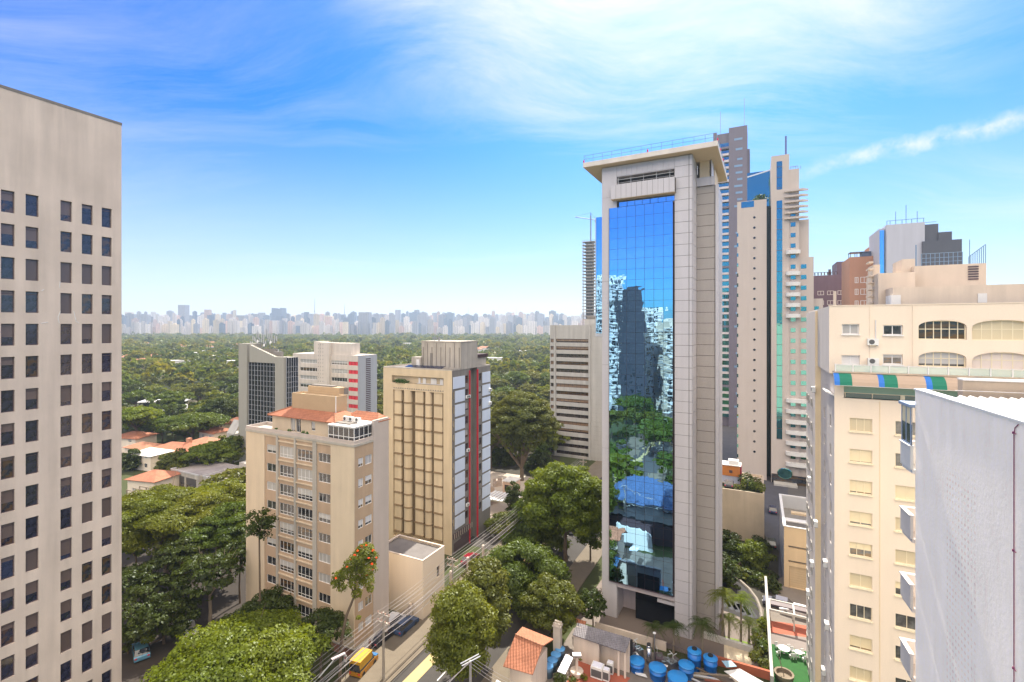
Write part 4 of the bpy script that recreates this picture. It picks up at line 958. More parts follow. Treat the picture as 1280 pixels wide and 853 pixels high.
b.tube([(W0(1211, 7.2), 7.2, zq+.7), (W0(1232, 7.2), 7.2, zq+1.82)], .03, 4); b.tube([(W0(1145, 7.4), 7.4, uz), (W0(1145, 7.4), 7.4, zq+2.2)], .05, 4); b.tube([(W0(1212, 7.4), 7.4, zq), (W0(1212, 7.4), 7.4, zq+2.4)], .03, 4)
b.build('roof_railing', flat('blue grey rail', (.15, .24, .36)), T)
ac_unit(fr, fr.ax(1090.5, UY), UY, fr.za(1090, 431.5, UY), 'f', 'single fan condenser between the two top windows of the cream block')
o = ac_unit(fr, fr.ax(1091, UY), UY, zt+.12, 'f', 'tall twin fan condenser standing on the cream terrace')
g = MB(); g.lathe((0, 0, 0), [(.22, 0), (.22, .02), (.17, .03)], 14); k_ = g.build('fan_grille', acd, o); k_.location = (-.1, -.362, .88); k_.rotation_euler = (R(90), 0, 0)
b = MB(); b.box(-.42, .42, -.36, 0, .61, 1.15); b.build('upper_casing', acm, o)
b = MB(); x = fr.ax(1094.5, UY); b.tube([(x, UY-.06, fr.za(1094, 424, UY)), (x, UY-.06, fr.za(1094, 400, UY))], .05, 6); o = b.build('drain_pipe', whitep, T)
for k, (px, q) in enumerate(((1019, 1), (1014, 4), (1017, 7), (1022, 5), (1012, 9), (1034, 6), (1032, 10), (1036, 8))):
    x_ = xw if px < 1026 else 0; y_ = fr.by(px, x_); z_ = z0w-SP*q+.5*(k % 2)+1.0+(3.5 if q < 3 else 0)
    ac_unit(fr, x_-.01, y_, z_, 'l', 'condenser on the cream block side wall, '+['just under its roof', 'beside the second floor from the top', 'half way up near the ochre edge', 'near the warm cream edge strip', 'lowest of all', 'on the front part, middle', 'on the front part, lowest', 'on the front part, above the lowest'][k])

# ------------------------------------------------------------------ 12  grey gable at the right edge
fr = Fr(1144, 20, 22.5); T = fr.thing('apartment_block', 'near grey painted gable wall with a painted-in diamond dapple of shade and a thin cable', 'apartment building')
zg = fr.zb(1144, 487.8)
gm = bpy.data.materials.new('grey gable paint'); gm.use_nodes = True; t = NT(gm.node_tree); pb_ = t.n['Principled BSDF']; tc = t.new('ShaderNodeTexCoord'); o_ = tc.outputs['Object']
sp = t.new('ShaderNodeSeparateXYZ'); t.link(o_, sp.inputs[0])
n1 = t.noise(o_, .5, 6, .65); n2 = t.noise(t.mapping(o_, (1, 1, .12)), 2.2, 5, .7); n3 = t.noise(o_, 6, 4, .6)
f = t.math('ADD', .74, t.math('ADD', t.math('MULTIPLY', n1, .34), t.math('ADD', t.math('MULTIPLY', n2, .42), t.math('MULTIPLY', n3, .22))))
# dapple of shade put into the colour, small diamonds in a tall strip
u = t.math('MULTIPLY', sp.outputs[1], 4.6); v = t.math('MULTIPLY', sp.outputs[2], 4.2)
dm = t.math('MULTIPLY', t.math('SINE', t.math('MULTIPLY', t.math('ADD', u, v), math.pi)), t.math('SINE', t.math('MULTIPLY', t.math('SUBTRACT', u, v), math.pi)))
edge = t.math('MULTIPLY', t.ramp(sp.outputs[1], -5.15, -4.9), t.math('SUBTRACT', 1.0, t.ramp(sp.outputs[1], -2.95, -2.7)))
edge = t.math('MULTIPLY', edge, t.math('SUBTRACT', 1.0, t.ramp(sp.outputs[2], zg-2.9, zg-2.0)))
mk = t.math('MULTIPLY', t.math('MULTIPLY', t.ramp(dm, .35, .7), edge), t.ramp(t.noise(o_, 1.1, 3, .6), .30, .55))
col = t.mix(t.math('MULTIPLY', mk, .42), (.93, .84, .75, 1), (.36, .33, .31, 1))
vmn = t.new('ShaderNodeVectorMath', operation='SCALE'); t.link(col, vmn.inputs[0]); t.link(f, vmn.inputs['Scale']); t.link(vmn.outputs[0], pb_.inputs['Base Color']); pb_.inputs['Roughness'].default_value = .85
bpn = t.new('ShaderNodeBump'); bpn.inputs['Distance'].default_value = .01; t.link(n3, bpn.inputs['Height']); t.link(bpn.outputs[0], pb_.inputs['Normal'])
LB = 15.0
b = MB(); b.box(0, .3, -LB, 0, 0, zg); b.box(.3, 18, -.3, 0, 0, zg-.6); b.box(.3, 18, -LB, -LB+.3, 0, zg-.6); b.box(17.7, 18, -LB+.3, -.3, 0, zg-.6); b.build('wall', gm, T)
b = MB(); b.box(-.04, .34, -LB-.04, .04, zg, zg+.07); b.build('coping', flat('white coping', (.80, .79, .77)), T)
b = MB(); n = 60
for k in range(n): x = .5+17*k/n; b.slab((x, -LB+.5, zg-.35), (x+.14, -LB+.5, zg-.22), (x+.14, -2.2, zg+.12), (x, -2.2, zg-.01), .02); b.slab((x+.14, -LB+.5, zg-.22), (x+.285, -LB+.5, zg-.35), (x+.285, -2.2, zg-.01), (x+.14, -2.2, zg+.12), .02)
b.build('roof_sheet', corrw, T)
b = MB(); b.box(.9, 17.9, -1.7, -1.3, zg-.6, zg+.62); b.box(.9, 17.9, -1.75, -1.25, zg+.62, zg+.68, 1); b.tube([(6, -2.0, zg+.1), (6, -2.0, zg+.5)], .02, 5, 1); b.tube([(.6, -1.9, zg+.25), (17, -1.9, zg+.25)], .012, 4, 1); b.build('roof_beam', [pm('stained beam', (.42, .33, .25), .9, .3, .8, .5), whitep], T)
b = MB(); b.box(.9, 17.9, -2.3, -1.71, zg-.6, zg-.1); b.build('gutter', dkgap, T)
yq = fr.by(1268.5); b = MB()
zz = fr.zb(1268, 541)
b.tube([(-.02, fr.by(1274), fr.zb(1274, 531)), (-.02, fr.by(1270), fr.zb(1270, 535)), (-.02, yq, zz), (-.02, yq, 20)], .012, 5)
for k in range(9): z = zz-3.3*k; b.tube([(-.03, yq, z), (-.03, yq-.12, z-.01)], .012, 5); b.cyl((-.03, yq, z-.03), .03, .06, 6)
b.build('lightning_cable', flat('purple cable', (.20, .03, .10)), T)
# balconies on its far side, a glazed one at the top
for k in range(12):
    z = fr.zb(1144, 585)-2.9*k
    if z < 1: break
    b = MB(); b.box(-.1, 5, .01, 1.15, z-.25, z-.1); b.box(-.16, -.06, .01, 1.15, z-.1, z+.85); b.box(-.06, 5, 1.05, 1.15, z-.1, z+.85); b.box(-.2, -.02, .01, 1.2, z+.85, z+.9); b.box(-.02, 5, 1.02, 1.2, z+.85, z+.9); b.build('balcony', whitep if k == 0 else lav, T)
z = fr.zb(1144, 585)
b = MB(); 
for y in (.05, .55, 1.05): b.box(-.14, -.08, y, y+.06, z+.9, z+2.5)
b.box(-.2, 3, .0, 1.25, z+2.5, z+2.62); b.box(-.14, -.08, .05, 1.1, z+.9, z+.97); b.build('glazing_frame', flat('blue grey frame', (.25, .33, .48)), T)
b = MB(); b.box(-.12, -.1, .05, 1.08, z+.95, z+2.48); b.build('pane', g_cream, T)
# ------------------------------------------------------------------ ground, street, kerbs
E27 = Vector((math.cos(R(27)), -math.sin(R(27)))); B27 = Vector((math.sin(R(27)), math.cos(R(27))))
def S(e, b, z=0): p = E27*e+B27*b; return (p.x, p.y, z)
def eb(px, py, z=0): p = G(px, py, z); return p.dot(E27), p.dot(B27)
earth = pm('earth and grass', (.055, .065, .025), .95, .35, .02, .0, 0, 0, .2, 0, .2)
asph = pm('asphalt', (.058, .052, .048), .9, .18, .3, .05, .003); side = pm('pavement concrete', (.165, .135, .10), .9, .2, .5, .05, .003)
sunstrip = pm('ochre sunlight strip', (.46, .36, .17), .85, .14, .6, .05)
plaza = pm('plaza paving', (.17, .135, .115), .8, .12, .4, .05); lawn = pm('lawn', (.018, .10, .018), .9, .25, 1.2, .05)
def sheet(name, pts, z, m, kind='structure', th=None):
    b = MB(); b.face([(p[0], p[1], z) for p in pts]); o = b.build(name, m); return tag(o, kind=kind)
def ebsheet(name, e0, e1, b0, b1, z, m): return sheet(name, [S(e0, b0), S(e1, b0), S(e1, b1), S(e0, b1)], z, m)
b = MB(); b.face([(-14000, -9000, 0), (14000, -9000, 0), (14000, 14000, 0), (-14000, 14000, 0)]); tag(b.build('ground', earth), kind='structure')
def ebbox(name, e0, e1, b0, b1, z0, z1, m, kind='structure'):
    b = MB(); b.prism([S(e0, b0)[:2], S(e1, b0)[:2], S(e1, b1)[:2], S(e0, b1)[:2]], z0, z1); return tag(b.build(name, m), kind=kind)
ebsheet('road', -41.2, -31.0, -160, 330, .006, asph)
ebbox('pavement', -47.6, -41.2, -160, 330, .0, .13, side)
ebbox('sunlight_strip', -39.9, -38.3, -160, 140, .0, .04, sunstrip)  # band of sunlight along the street put in as ochre colour
ebbox('pavement', -31.0, -27.0, -160, 330, .0, .13, side)
b = MB()
for k in range(60): q = -60+k*5; b.face([S(-36.2, q, .012), S(-36.05, q, .012), S(-36.05, q+2.4, .012), S(-36.2, q+2.4, .012)])
tag(b.build('road_marking', flat('road paint', (.75, .73, .68), .7)), kind='structure')
ebsheet('side_street', -110, -47.8, 84, 91, .006, asph)
# plaza round the mirror tower and the yard in front of it
TF = Fr(865.3, 68.9, 28)
sheet('plaza', [TF.w(-16.5, -3.6), TF.w(9, -3.6), TF.w(9, 16), TF.w(-16.5, 16)], .012, plaza)
yard = pm('yard concrete', (.19, .16, .14), .9, .35, .5, .05)
sheet('yard', [TF.w(-16, -24), TF.w(7.6, -24), TF.w(7.6, -5.4), TF.w(-16, -5.4)], .016, yard)

# ------------------------------------------------------------------ leaves and trees
def leaf_mat(name, col, trans=.2, var=.5, hue=(1.25, 1.05, .7)):
    m = bpy.data.materials.new(name); m.use_nodes = True; t = NT(m.node_tree); t.n.remove(t.n['Principled BSDF'])
    out = t.n['Material Output']; geo = t.new('ShaderNodeNewGeometry'); tc = t.new('ShaderNodeTexCoord')
    r = geo.outputs['Random Per Island']; n = t.noise(tc.outputs['Object'], .45, 3, .6); nb = t.noise(tc.outputs['Object'], .045, 2, .6)
    oi = t.new('ShaderNodeObjectInfo')
    c2 = (col[0]*hue[0]*1.35, col[1]*hue[1]*1.35, col[2]*hue[2]); c1 = tuple(c*.62 for c in col)
    f = t.math('ADD', t.math('MULTIPLY', r, .5), t.math('MULTIPLY', t.ramp(n, .3, .7), .5)); cc = t.mix(f, c4(c1), c4(c2)); cc = t.mix(t.ramp(nb, .40, .62), cc, t.mix(1, cc, (1.6, 1.3, .75, 1), 'MULTIPLY'))
    cc = t.mix(t.math('MULTIPLY', oi.outputs['Random'], .35), cc, (col[0]*1.7, col[1]*1.15, col[2], 1))
    d = t.new('ShaderNodeBsdfDiffuse'); tr = t.new('ShaderNodeBsdfTranslucent'); mx = t.new('ShaderNodeMixShader')
    t.link(cc, d.inputs[0]); t.link(t.mix(1, cc, (1.5, 1.35, .5, 1), 'MULTIPLY'), tr.inputs[0]); mx.inputs[0].default_value = trans
    gl = t.new('ShaderNodeBsdfGlossy'); gl.inputs['Roughness'].default_value = .45; gl.inputs[0].default_value = (.9, .95, 1, 1); m2 = t.new('ShaderNodeMixShader'); m2.inputs[0].default_value = .02
    t.link(d.outputs[0], mx.inputs[1]); t.link(tr.outputs[0], mx.inputs[2]); t.link(mx.outputs[0], m2.inputs[1]); t.link(gl.outputs[0], m2.inputs[2]); t.link(m2.outputs[0], out.inputs[0])
    return m
L_mid = leaf_mat('green leaves', (.056, .104, .012), .38); L_lime = leaf_mat('lime leaves', (.092, .155, .009), .45); L_yel = leaf_mat('yellow green leaves', (.092, .138, .011), .42)
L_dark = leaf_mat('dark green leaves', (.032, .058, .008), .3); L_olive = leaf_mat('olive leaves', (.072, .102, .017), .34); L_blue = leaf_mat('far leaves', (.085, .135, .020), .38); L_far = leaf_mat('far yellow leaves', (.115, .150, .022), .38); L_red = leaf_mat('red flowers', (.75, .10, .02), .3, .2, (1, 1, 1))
bark = pm('bark', (.13, .095, .065), .95, .3, 1.5, .2); barkl = pm('pale bark', (.24, .19, .14), .95, .3, 1.5, .2)
def quads_mesh(name, co, mat, mi=None):
    """co: (n,4,3) array of quads"""
    n = len(co); me = bpy.data.meshes.new(name); me.vertices.add(n*4); me.vertices.foreach_set('co', np.ascontiguousarray(co, dtype=np.float32).ravel())
    me.loops.add(n*4); me.loops.foreach_set('vertex_index', np.arange(n*4, dtype=np.int32)); me.polygons.add(n)
    me.polygons.foreach_set('loop_start', np.arange(0, n*4, 4, dtype=np.int32)); me.update(calc_edges=True)
    for m_ in (mat if isinstance(mat, list) else [mat]): me.materials.append(m_)
    if mi is not None: me.polygons.foreach_set('material_index', np.ascontiguousarray(mi, dtype=np.int32))
    return me
def leaf_quads(rng, blobs, size, dens, low=.45, thick=.35, up=.6):
    """leaf sprays in a rough shell round each blob (cx,cy,cz,rx,ry,rz); blobs overlap into one uneven crown"""
    out = []
    for (cx, cy, cz, rx, ry, rz) in blobs:
        area = 4*math.pi*((((rx*ry)**1.6+(rx*rz)**1.6+(ry*rz)**1.6)/3)**(1/1.6)); n = max(6, int(area*dens))
        v = rng.normal(size=(n, 3)); v /= np.linalg.norm(v, axis=1)[:, None]
        v[:, 2] = np.where((v[:, 2] < -.25) & (rng.random(n) > low), -v[:, 2], v[:, 2])
        # lumps on the blob itself
        ph = rng.random(6)*6.28; lump = 1+.16*np.sin(5*v[:, 0]+ph[0])*np.sin(5*v[:, 1]+ph[1])+.10*np.sin(9*v[:, 0]+ph[2])*np.sin(9*v[:, 1]+ph[3]+6*v[:, 2])
        rad = (1-thick*rng.random(n)**1.7)*lump
        p = v*rad[:, None]*np.array([rx, ry, rz])+np.array([cx, cy, cz])
        nn = v*np.array([1, 1, 1])+rng.normal(size=(n, 3))*.55+np.array([0, 0, up]); nn /= np.linalg.norm(nn, axis=1)[:, None]
        a = np.cross(nn, rng.normal(size=(n, 3))); a /= np.linalg.norm(a, axis=1)[:, None]+1e-9; b = np.cross(nn, a)
        s = size*(.55+.9*rng.random(n))[:, None]; w = s*(.45+.3*rng.random(n))[:, None]
        out.append(np.stack([p-a*s, p-b*w+nn*s*.12, p+a*s, p+b*w+nn*s*.12], 1))
    return np.concatenate(out)
def core_quads(rng, blobs, size, dens):
    """the crown's inside: bigger sprays well under the outer leaves, so that little light gets through"""
    return leaf_quads(rng, [(c[0], c[1], c[2]-c[5]*.12, c[3]*.72, c[4]*.72, c[5]*.66) for c in blobs], size, dens, thick=.6)
def crown_blobs(rng, R_, Hc, style, n):
    """blobs about the crown centre at (0,0,0); R_ radius, Hc half height"""
    bl = []
    for k in range(n):
        g = (k+.5)/n; a = k*2.39996+rng.random()*.6
        if style == 'round': el = math.asin(1-1.45*g); q = .66+.16*rng.random(); r = R_*(.17+.15*rng.random()); q += .02+.18*rng.random(); bl.append((math.cos(a)*math.cos(el)*R_*q, math.sin(a)*math.cos(el)*R_*q, math.sin(el)*Hc*q, r, r*(.8+.4*rng.random()), r*.62))
        elif style == 'feather': q = math.sqrt(g)*.85; z = Hc*(.75-1.5*rng.random()*q) if k % 3 else Hc*.8*(1-q*q); r = R_*(.15+.13*rng.random()); bl.append((math.cos(a)*q*R_, math.sin(a)*q*R_, z+rng.normal()*.08*Hc, r, r*(.7+.5*rng.random()), r*.30))
        elif style == 'umbrella': q = math.sqrt(g)*.88; r = R_*(.14+.11*rng.random()); bl.append((math.cos(a)*q*R_*(.92+.16*rng.random()), math.sin(a)*q*R_*(.92+.16*rng.random()), Hc*(1-1.1*q*q)+rng.normal()*.10*Hc, r, r*(.7+.5*rng.random()), r*.42))
        elif style == 'tall': z = (-1+2*g); q = .45*math.sqrt(max(.05, 1-z*z*.9)); r = R_*(.26+.20*rng.random()); q *= 1.35; bl.append((math.cos(a)*q*R_, math.sin(a)*q*R_, z*Hc*.88, r, r*(.8+.4*rng.random()), r*.62))
    return bl
def trunk_mb(rng, h0, zc, R_, blobs, r0, lean=(0, 0), nl=7):
    b = MB(); fork = Vector((lean[0]*.8, lean[1]*.8, h0)); b.tube([(0, 0, -.1), (lean[0]*.3+rng.normal()*.1, lean[1]*.3, h0*.5), fork], [r0, r0*.8, r0*.68], 7)
    idx = np.linspace(0, len(blobs)-1, min(nl, len(blobs))).astype(int)
    for i in idx:
        c = Vector(blobs[i][:3])+Vector((lean[0], lean[1], zc)); m = fork.lerp(c, .5)+Vector((rng.normal()*.3, rng.normal()*.3, -.4+rng.normal()*.3))
        b.tube([fork, m, c], [r0*.55, r0*.33, r0*.12], 5)
        for q in range(2):
            e = c+Vector((rng.normal(), rng.normal(), abs(rng.normal())*.5))*R_*.2; b.tube([m, (m+e)/2+Vector((0, 0, .2)), e], [r0*.22, r0*.14, r0*.05], 4)
    return b
def tree(label, x, y, h, R_, style='round', seed=1, leaf=.3, dens=5, mat=None, group=None, crown_h=None, n=None, name='tree', lean=(0, 0), bk=None, thick=.35, trunk_r=None, nl=7, cat='tree'):
    rng = np.random.default_rng(seed); Hc = (crown_h or {'round': 1.5*R_, 'feather': 1.5*R_, 'umbrella': .75*R_, 'tall': 2.4*R_}[style])/2
    n = n or {'round': 34, 'feather': 36, 'umbrella': 44, 'tall': 20}[style]; zc = h-Hc*1.05
    bl = crown_blobs(rng, R_, Hc, style, n); T = thing(name, label, cat, (x, y, 0), 0, group)
    tr = trunk_mb(rng, max(.8, zc-Hc*.75 if style != 'umbrella' else zc-Hc*1.2), zc, R_, bl, trunk_r or max(.14, R_*.055), lean, nl).build('trunk', bk or bark, T)
    bb = [(c[0]+lean[0], c[1]+lean[1], c[2]+zc, *c[3:]) for c in bl]
    q = np.concatenate([leaf_quads(rng, bb, leaf, dens, thick=thick), core_quads(rng, bb, leaf*2.0, dens*.3), leaf_quads(rng, [(lean[0], lean[1], zc-.12*Hc, R_*.62, R_*.62, Hc*.62)], leaf*2.4, dens*.3, thick=.7, up=.8)])
    place('crown', quads_mesh('crown', q, mat or L_mid), T); return T
def tree_px(label, px, D, py_top, wpx, **k):
    k['leaf'] = k.get('leaf', .3)*.68; k['dens'] = k.get('dens', 5)*1.9
    if k.get('style', 'round') in ('round', 'tall') and 'n' in k: k['n'] = int(k['n']*2.1)
    p = W(px, D); return tree(label, p.x, p.y, Z(py_top, D), wpx/2*D/F, **k)
# ------------------------------------------------------------------ the trees near the viewer, each from its own place
tree_px('broad feathery tree with sunlit top, right beside the pale office tower', 208, 86, 612, 150, style='feather', seed=3, leaf=.24, dens=9, mat=L_yel, crown_h=12, n=90)
tree_px('feathery deep green tree touching the left corner of the beige block', 288, 84, 628, 96, style='feather', seed=4, leaf=.26, dens=8, mat=L_mid, crown_h=10, n=60)
tree_px('bright round crown at the back edge of the leafy mass beside the grey flat roof', 272, 100, 604, 92, style='round', seed=5, leaf=.3, dens=7, mat=L_yel, crown_h=8)
tree_px('yellow green crown in front of the small timber frame by the office tower', 172, 96, 622, 80, style='feather', seed=6, leaf=.28, dens=7, mat=L_yel, crown_h=9)
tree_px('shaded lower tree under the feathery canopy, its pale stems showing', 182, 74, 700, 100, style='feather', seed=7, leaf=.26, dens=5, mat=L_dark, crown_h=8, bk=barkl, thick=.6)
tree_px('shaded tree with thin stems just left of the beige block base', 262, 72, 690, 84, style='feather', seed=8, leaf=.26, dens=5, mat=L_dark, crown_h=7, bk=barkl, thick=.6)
tree_px('flat spreading lime green crown at the bottom edge of the view', 296, 50, 795, 196, style='umbrella', seed=9, leaf=.2, dens=10, mat=L_lime, n=100, crown_h=7)
tree_px('small dark round tree in front of the beige block base', 402, 61, 768, 66, style='round', seed=10, leaf=.2, dens=11, mat=L_dark, crown_h=4.2)
tree_px('dark low tree against the lower left wall of the beige block', 333, 68, 742, 74, style='round', seed=11, leaf=.22, dens=9, mat=L_dark, crown_h=5.5)
tree_px('thin dark tree with bare winding stems up the left wall of the beige block', 324, 67, 636, 44, style='tall', seed=12, leaf=.22, dens=5, mat=L_dark, crown_h=4.0, n=7, trunk_r=.16, thick=.7)
px_sheet_ = lambda name, pts, z, m: sheet(name, [tuple(G(*p)) for p in pts], z, m)
px_sheet_('car_park', [(60, 853), (330, 853), (330, 720), (300, 668), (150, 668)], .02, pm('dark tarmac', (.045, .036, .03), .9, .4, .3, .02))
px_sheet_('shade_tinted_soil', [(600, 600), (700, 600), (700, 560), (604, 556)], .018, pm('shade tinted soil', (.04, .035, .025), .9, .3, .3, .02))  # dark sheet standing in for the shade round the umbrella tree
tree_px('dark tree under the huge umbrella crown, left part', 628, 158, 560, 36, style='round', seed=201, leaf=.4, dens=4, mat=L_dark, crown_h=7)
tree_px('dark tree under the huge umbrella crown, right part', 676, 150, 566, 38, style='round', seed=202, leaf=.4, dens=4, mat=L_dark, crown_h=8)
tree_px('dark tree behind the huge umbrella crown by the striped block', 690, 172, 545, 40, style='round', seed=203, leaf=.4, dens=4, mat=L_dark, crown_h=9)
tree_px('narrow dark tree left of the tall bright green one', 642, 114, 600, 26, style='tall', seed=204, leaf=.32, dens=6, mat=L_dark, crown_h=9)
# the tree with red flowers: a bare leaning stem, a narrow crown
p = W(424, 59.5); TT = thing('flowering_tree', 'slender leaning tree dotted with orange red flowers before the beige block', 'tree', (p.x, p.y, 0))
rng = np.random.default_rng(21); D0 = 59.5
def rel(px, py, dy=0): q = W(px, D0+dy); return (q.x-p.x, dy, Z(py, D0+dy))
b = MB(); b.tube([(0, 0, 0), rel(427, 800), rel(433, 770), rel(443, 745), rel(445, 720), rel(446, 700)], [.22, .2, .17, .14, .11, .08], 7)
b.tube([rel(443, 745), rel(436, 725), rel(424, 722)], [.09, .07, .04], 5); b.tube([rel(446, 715), rel(456, 700), rel(462, 690)], [.08, .06, .03], 5); b.build('trunk', bark, TT)
bl = [(*rel(px, py, dy), r*.1, r*.1, r*.08) for px, py, r, dy in ((456, 690, 12, 0), (464, 697, 9, .5), (449, 698, 11, -.6), (440, 706, 10, .4), (459, 710, 12, -.3), (433, 716, 9, 0), (424, 722, 9, .3), (419, 730, 6, 0), (428, 735, 6, .2), (448, 715, 11, .6), (444, 728, 9, 0), (459, 726, 9, .2), (463, 736, 5, 0), (446, 742, 7, 0), (448, 772, 3, 0))]
q = leaf_quads(rng, bl, .12, 60); place('crown', quads_mesh('crown', q, L_yel), TT)
fl = [(*rel(px, py, dy), r_*.75, r_*.75, r_*.45) for px, py, dy, r_ in [(px, py, dy, .15+.09*(i % 2)) for i, (px, py, dy) in enumerate(((458, 682, -.4), (466, 688, -.6), (447, 689, -1), (461, 698, -1.2), (466, 712, -.8), (440, 699, -1), (420, 723, -.9), (452, 683, -.3), (458, 719, -1.2), (434, 709, -1), (465, 705, -1), (443, 694, -1.1), (470, 697, -.4)))]]
q = leaf_quads(rng, fl, .12, 22); place('flowers', quads_mesh('flowers', q, L_red), TT)
tree_px('yellowish leafy tree beside the street at the bottom, nearest of the central group', 576, 56, 734, 92, style='tall', seed=13, leaf=.21, dens=13, mat=L_yel, crown_h=9.5, n=16)
tree_px('tall light green tree right behind the nearest yellowish street tree', 606, 64, 698, 76, style='tall', seed=14, leaf=.23, dens=11, mat=L_olive, crown_h=11, n=15)
tree_px('broad dense tree between the street and the mirror tower, above the small red roof', 655, 78, 680, 104, style='round', seed=15, leaf=.26, dens=10, mat=L_mid, crown_h=11, n=26)
tree_px('greyish green tree just above the red tiled roof', 690, 69, 722, 72, style='round', seed=16, leaf=.24, dens=11, mat=L_olive, crown_h=8, n=18)
tree_px('tall bright green tree whose crown touches the mirror tower left edge', 707, 92, 578, 102, style='round', seed=17, leaf=.3, dens=9, mat=L_lime, crown_h=15, n=26)
tree_px('dark leafy tree with a visible trunk by the far sunlit pavement', 672, 98, 612, 76, style='round', seed=18, leaf=.3, dens=8, mat=L_mid, crown_h=14, n=20)
tree_px('thin open tree over the sunlit road beside the mirror tower', 738, 92, 632, 50, style='tall', seed=19, leaf=.26, dens=5, mat=L_mid, crown_h=8, n=9, thick=.7)
tree_px('huge umbrella shaped tree behind the ochre block, branches showing underneath', 652, 140, 494, 92, style='umbrella', seed=20, leaf=.34, dens=9, mat=L_olive, n=120, crown_h=19, nl=16, trunk_r=.7)
tree_px('small dull green bushy tree at the far foot of the pale blue panels', 636, 104, 642, 54, style='round', seed=22, leaf=.26, dens=8, mat=L_olive, crown_h=5.5)
tree_px('small dark tree in the corner at the foot of the mirror tower', 741, 71, 738, 36, style='round', seed=23, leaf=.2, dens=11, mat=L_dark, crown_h=4.2)
tree_px('low light shrub tree at the left foot of the mirror tower', 722, 76, 742, 22, style='round', seed=24, leaf=.2, dens=8, mat=L_olive, crown_h=4)
# hedge of bamboo and shrubs by the curved drive
for k, (px, D, pt, w, m, st, lb) in enumerate(((912, 97, 664, 34, L_dark, 'tall', 'dark tree at the foot of the blank planter wall'), (942, 90, 676, 40, L_lime, 'tall', 'bright bamboo clump in the middle of the hedge by the curved drive'), (958, 93, 690, 30, L_yel, 'tall', 'yellow green shrub at the right end of the hedge'), (925, 90, 700, 40, L_mid, 'round', 'mid green shrub inside the bend of the curved drive'), (962, 86, 712, 26, L_dark, 'round', 'dark shrub by the pale boundary wall top'), (904, 88, 690, 26, L_dark, 'round', 'dark shrub against the right edge of the mirror tower'))):
    tree_px(lb, px, D, pt, w, style=st, seed=40+k, leaf=.24, dens=9, mat=m, crown_h=6, name='garden_shrub', cat='shrub', trunk_r=.12)
for k, (px, D, pt, w, m, st, lb) in enumerate(((908, 84, 700, 30, L_dark, 'round', 'low dark shrub at the left start of the drive hedge'), (934, 86, 716, 34, L_mid, 'round', 'low mid green shrub in the hedge just over the drive kerb'), (948, 88, 704, 30, L_dark, 'round', 'dark shrub in the hedge behind the right end of the kerb'), (920, 94, 676, 36, L_dark, 'tall', 'tall dark shrub against the blank planter wall, left part'), (950, 97, 672, 34, L_dark, 'tall', 'tall dark shrub against the blank planter wall, right part'))):
    tree_px(lb, px, D, pt, w, style=st, seed=50+k, leaf=.24, dens=9, mat=m, crown_h=6, name='garden_shrub', cat='shrub', trunk_r=.12)
px_sheet_('hedge_soil', [(898, 735), (912, 722), (925, 729), (946, 750), (956, 764), (972, 750), (974, 690), (955, 668), (898, 668)], .026, pm('shade tinted soil', (.04, .035, .025)))
for k in range(9):
    px = 904+k*7.5; D = 27000/(722+abs(k)*3.4-408)+3; tree_px('low shrub in the dense hedge lining the curved drive kerb', px, D, 700+k*2.6, 24, style='round', seed=230+k, leaf=.24, dens=8, mat=(L_dark, L_mid, L_olive, L_dark, L_yel)[k % 5], crown_h=4, name='garden_shrub', cat='shrub', trunk_r=.1, group='shrubs lining the curved drive kerb')
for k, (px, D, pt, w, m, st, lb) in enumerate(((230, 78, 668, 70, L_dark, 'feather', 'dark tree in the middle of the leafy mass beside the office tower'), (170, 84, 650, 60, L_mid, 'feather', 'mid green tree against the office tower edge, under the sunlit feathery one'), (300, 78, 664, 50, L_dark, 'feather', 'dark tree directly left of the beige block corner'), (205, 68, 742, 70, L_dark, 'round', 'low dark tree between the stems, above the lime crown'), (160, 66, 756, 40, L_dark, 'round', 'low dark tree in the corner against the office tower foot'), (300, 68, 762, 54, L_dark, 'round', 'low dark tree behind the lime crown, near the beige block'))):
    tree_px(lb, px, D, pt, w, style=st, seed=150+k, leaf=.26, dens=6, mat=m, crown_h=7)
for k, (px, D, pt, w, m, st, lb) in enumerate(((220, 139, 564, 44, L_olive, 'round', 'dull olive tree between the chimney house and the grey flat roof'), (262, 142, 556, 62, L_lime, 'umbrella', 'flat bright green tree behind the grey flat roof'), (288, 158, 548, 40, L_mid, 'umbrella', 'flat green tree touching the dark glass office side wing'), (240, 178, 520, 80, L_mid, 'umbrella', 'wide flat tree above the terracotta roofs'), (170, 176, 512, 60, L_lime, 'umbrella', 'flat lime green tree against the office tower above the roofs'), (276, 196, 498, 44, L_dark, 'round', 'dark round tree left of the dark glass office top'), (165, 150, 560, 26, L_dark, 'round', 'small dark tree hugging the office tower among the roofs'))):
    tree_px(lb, px, D, pt, w, style=st, seed=170+k, leaf=.45, dens=3.2, mat=m, crown_h=8 if st == 'round' else 6)
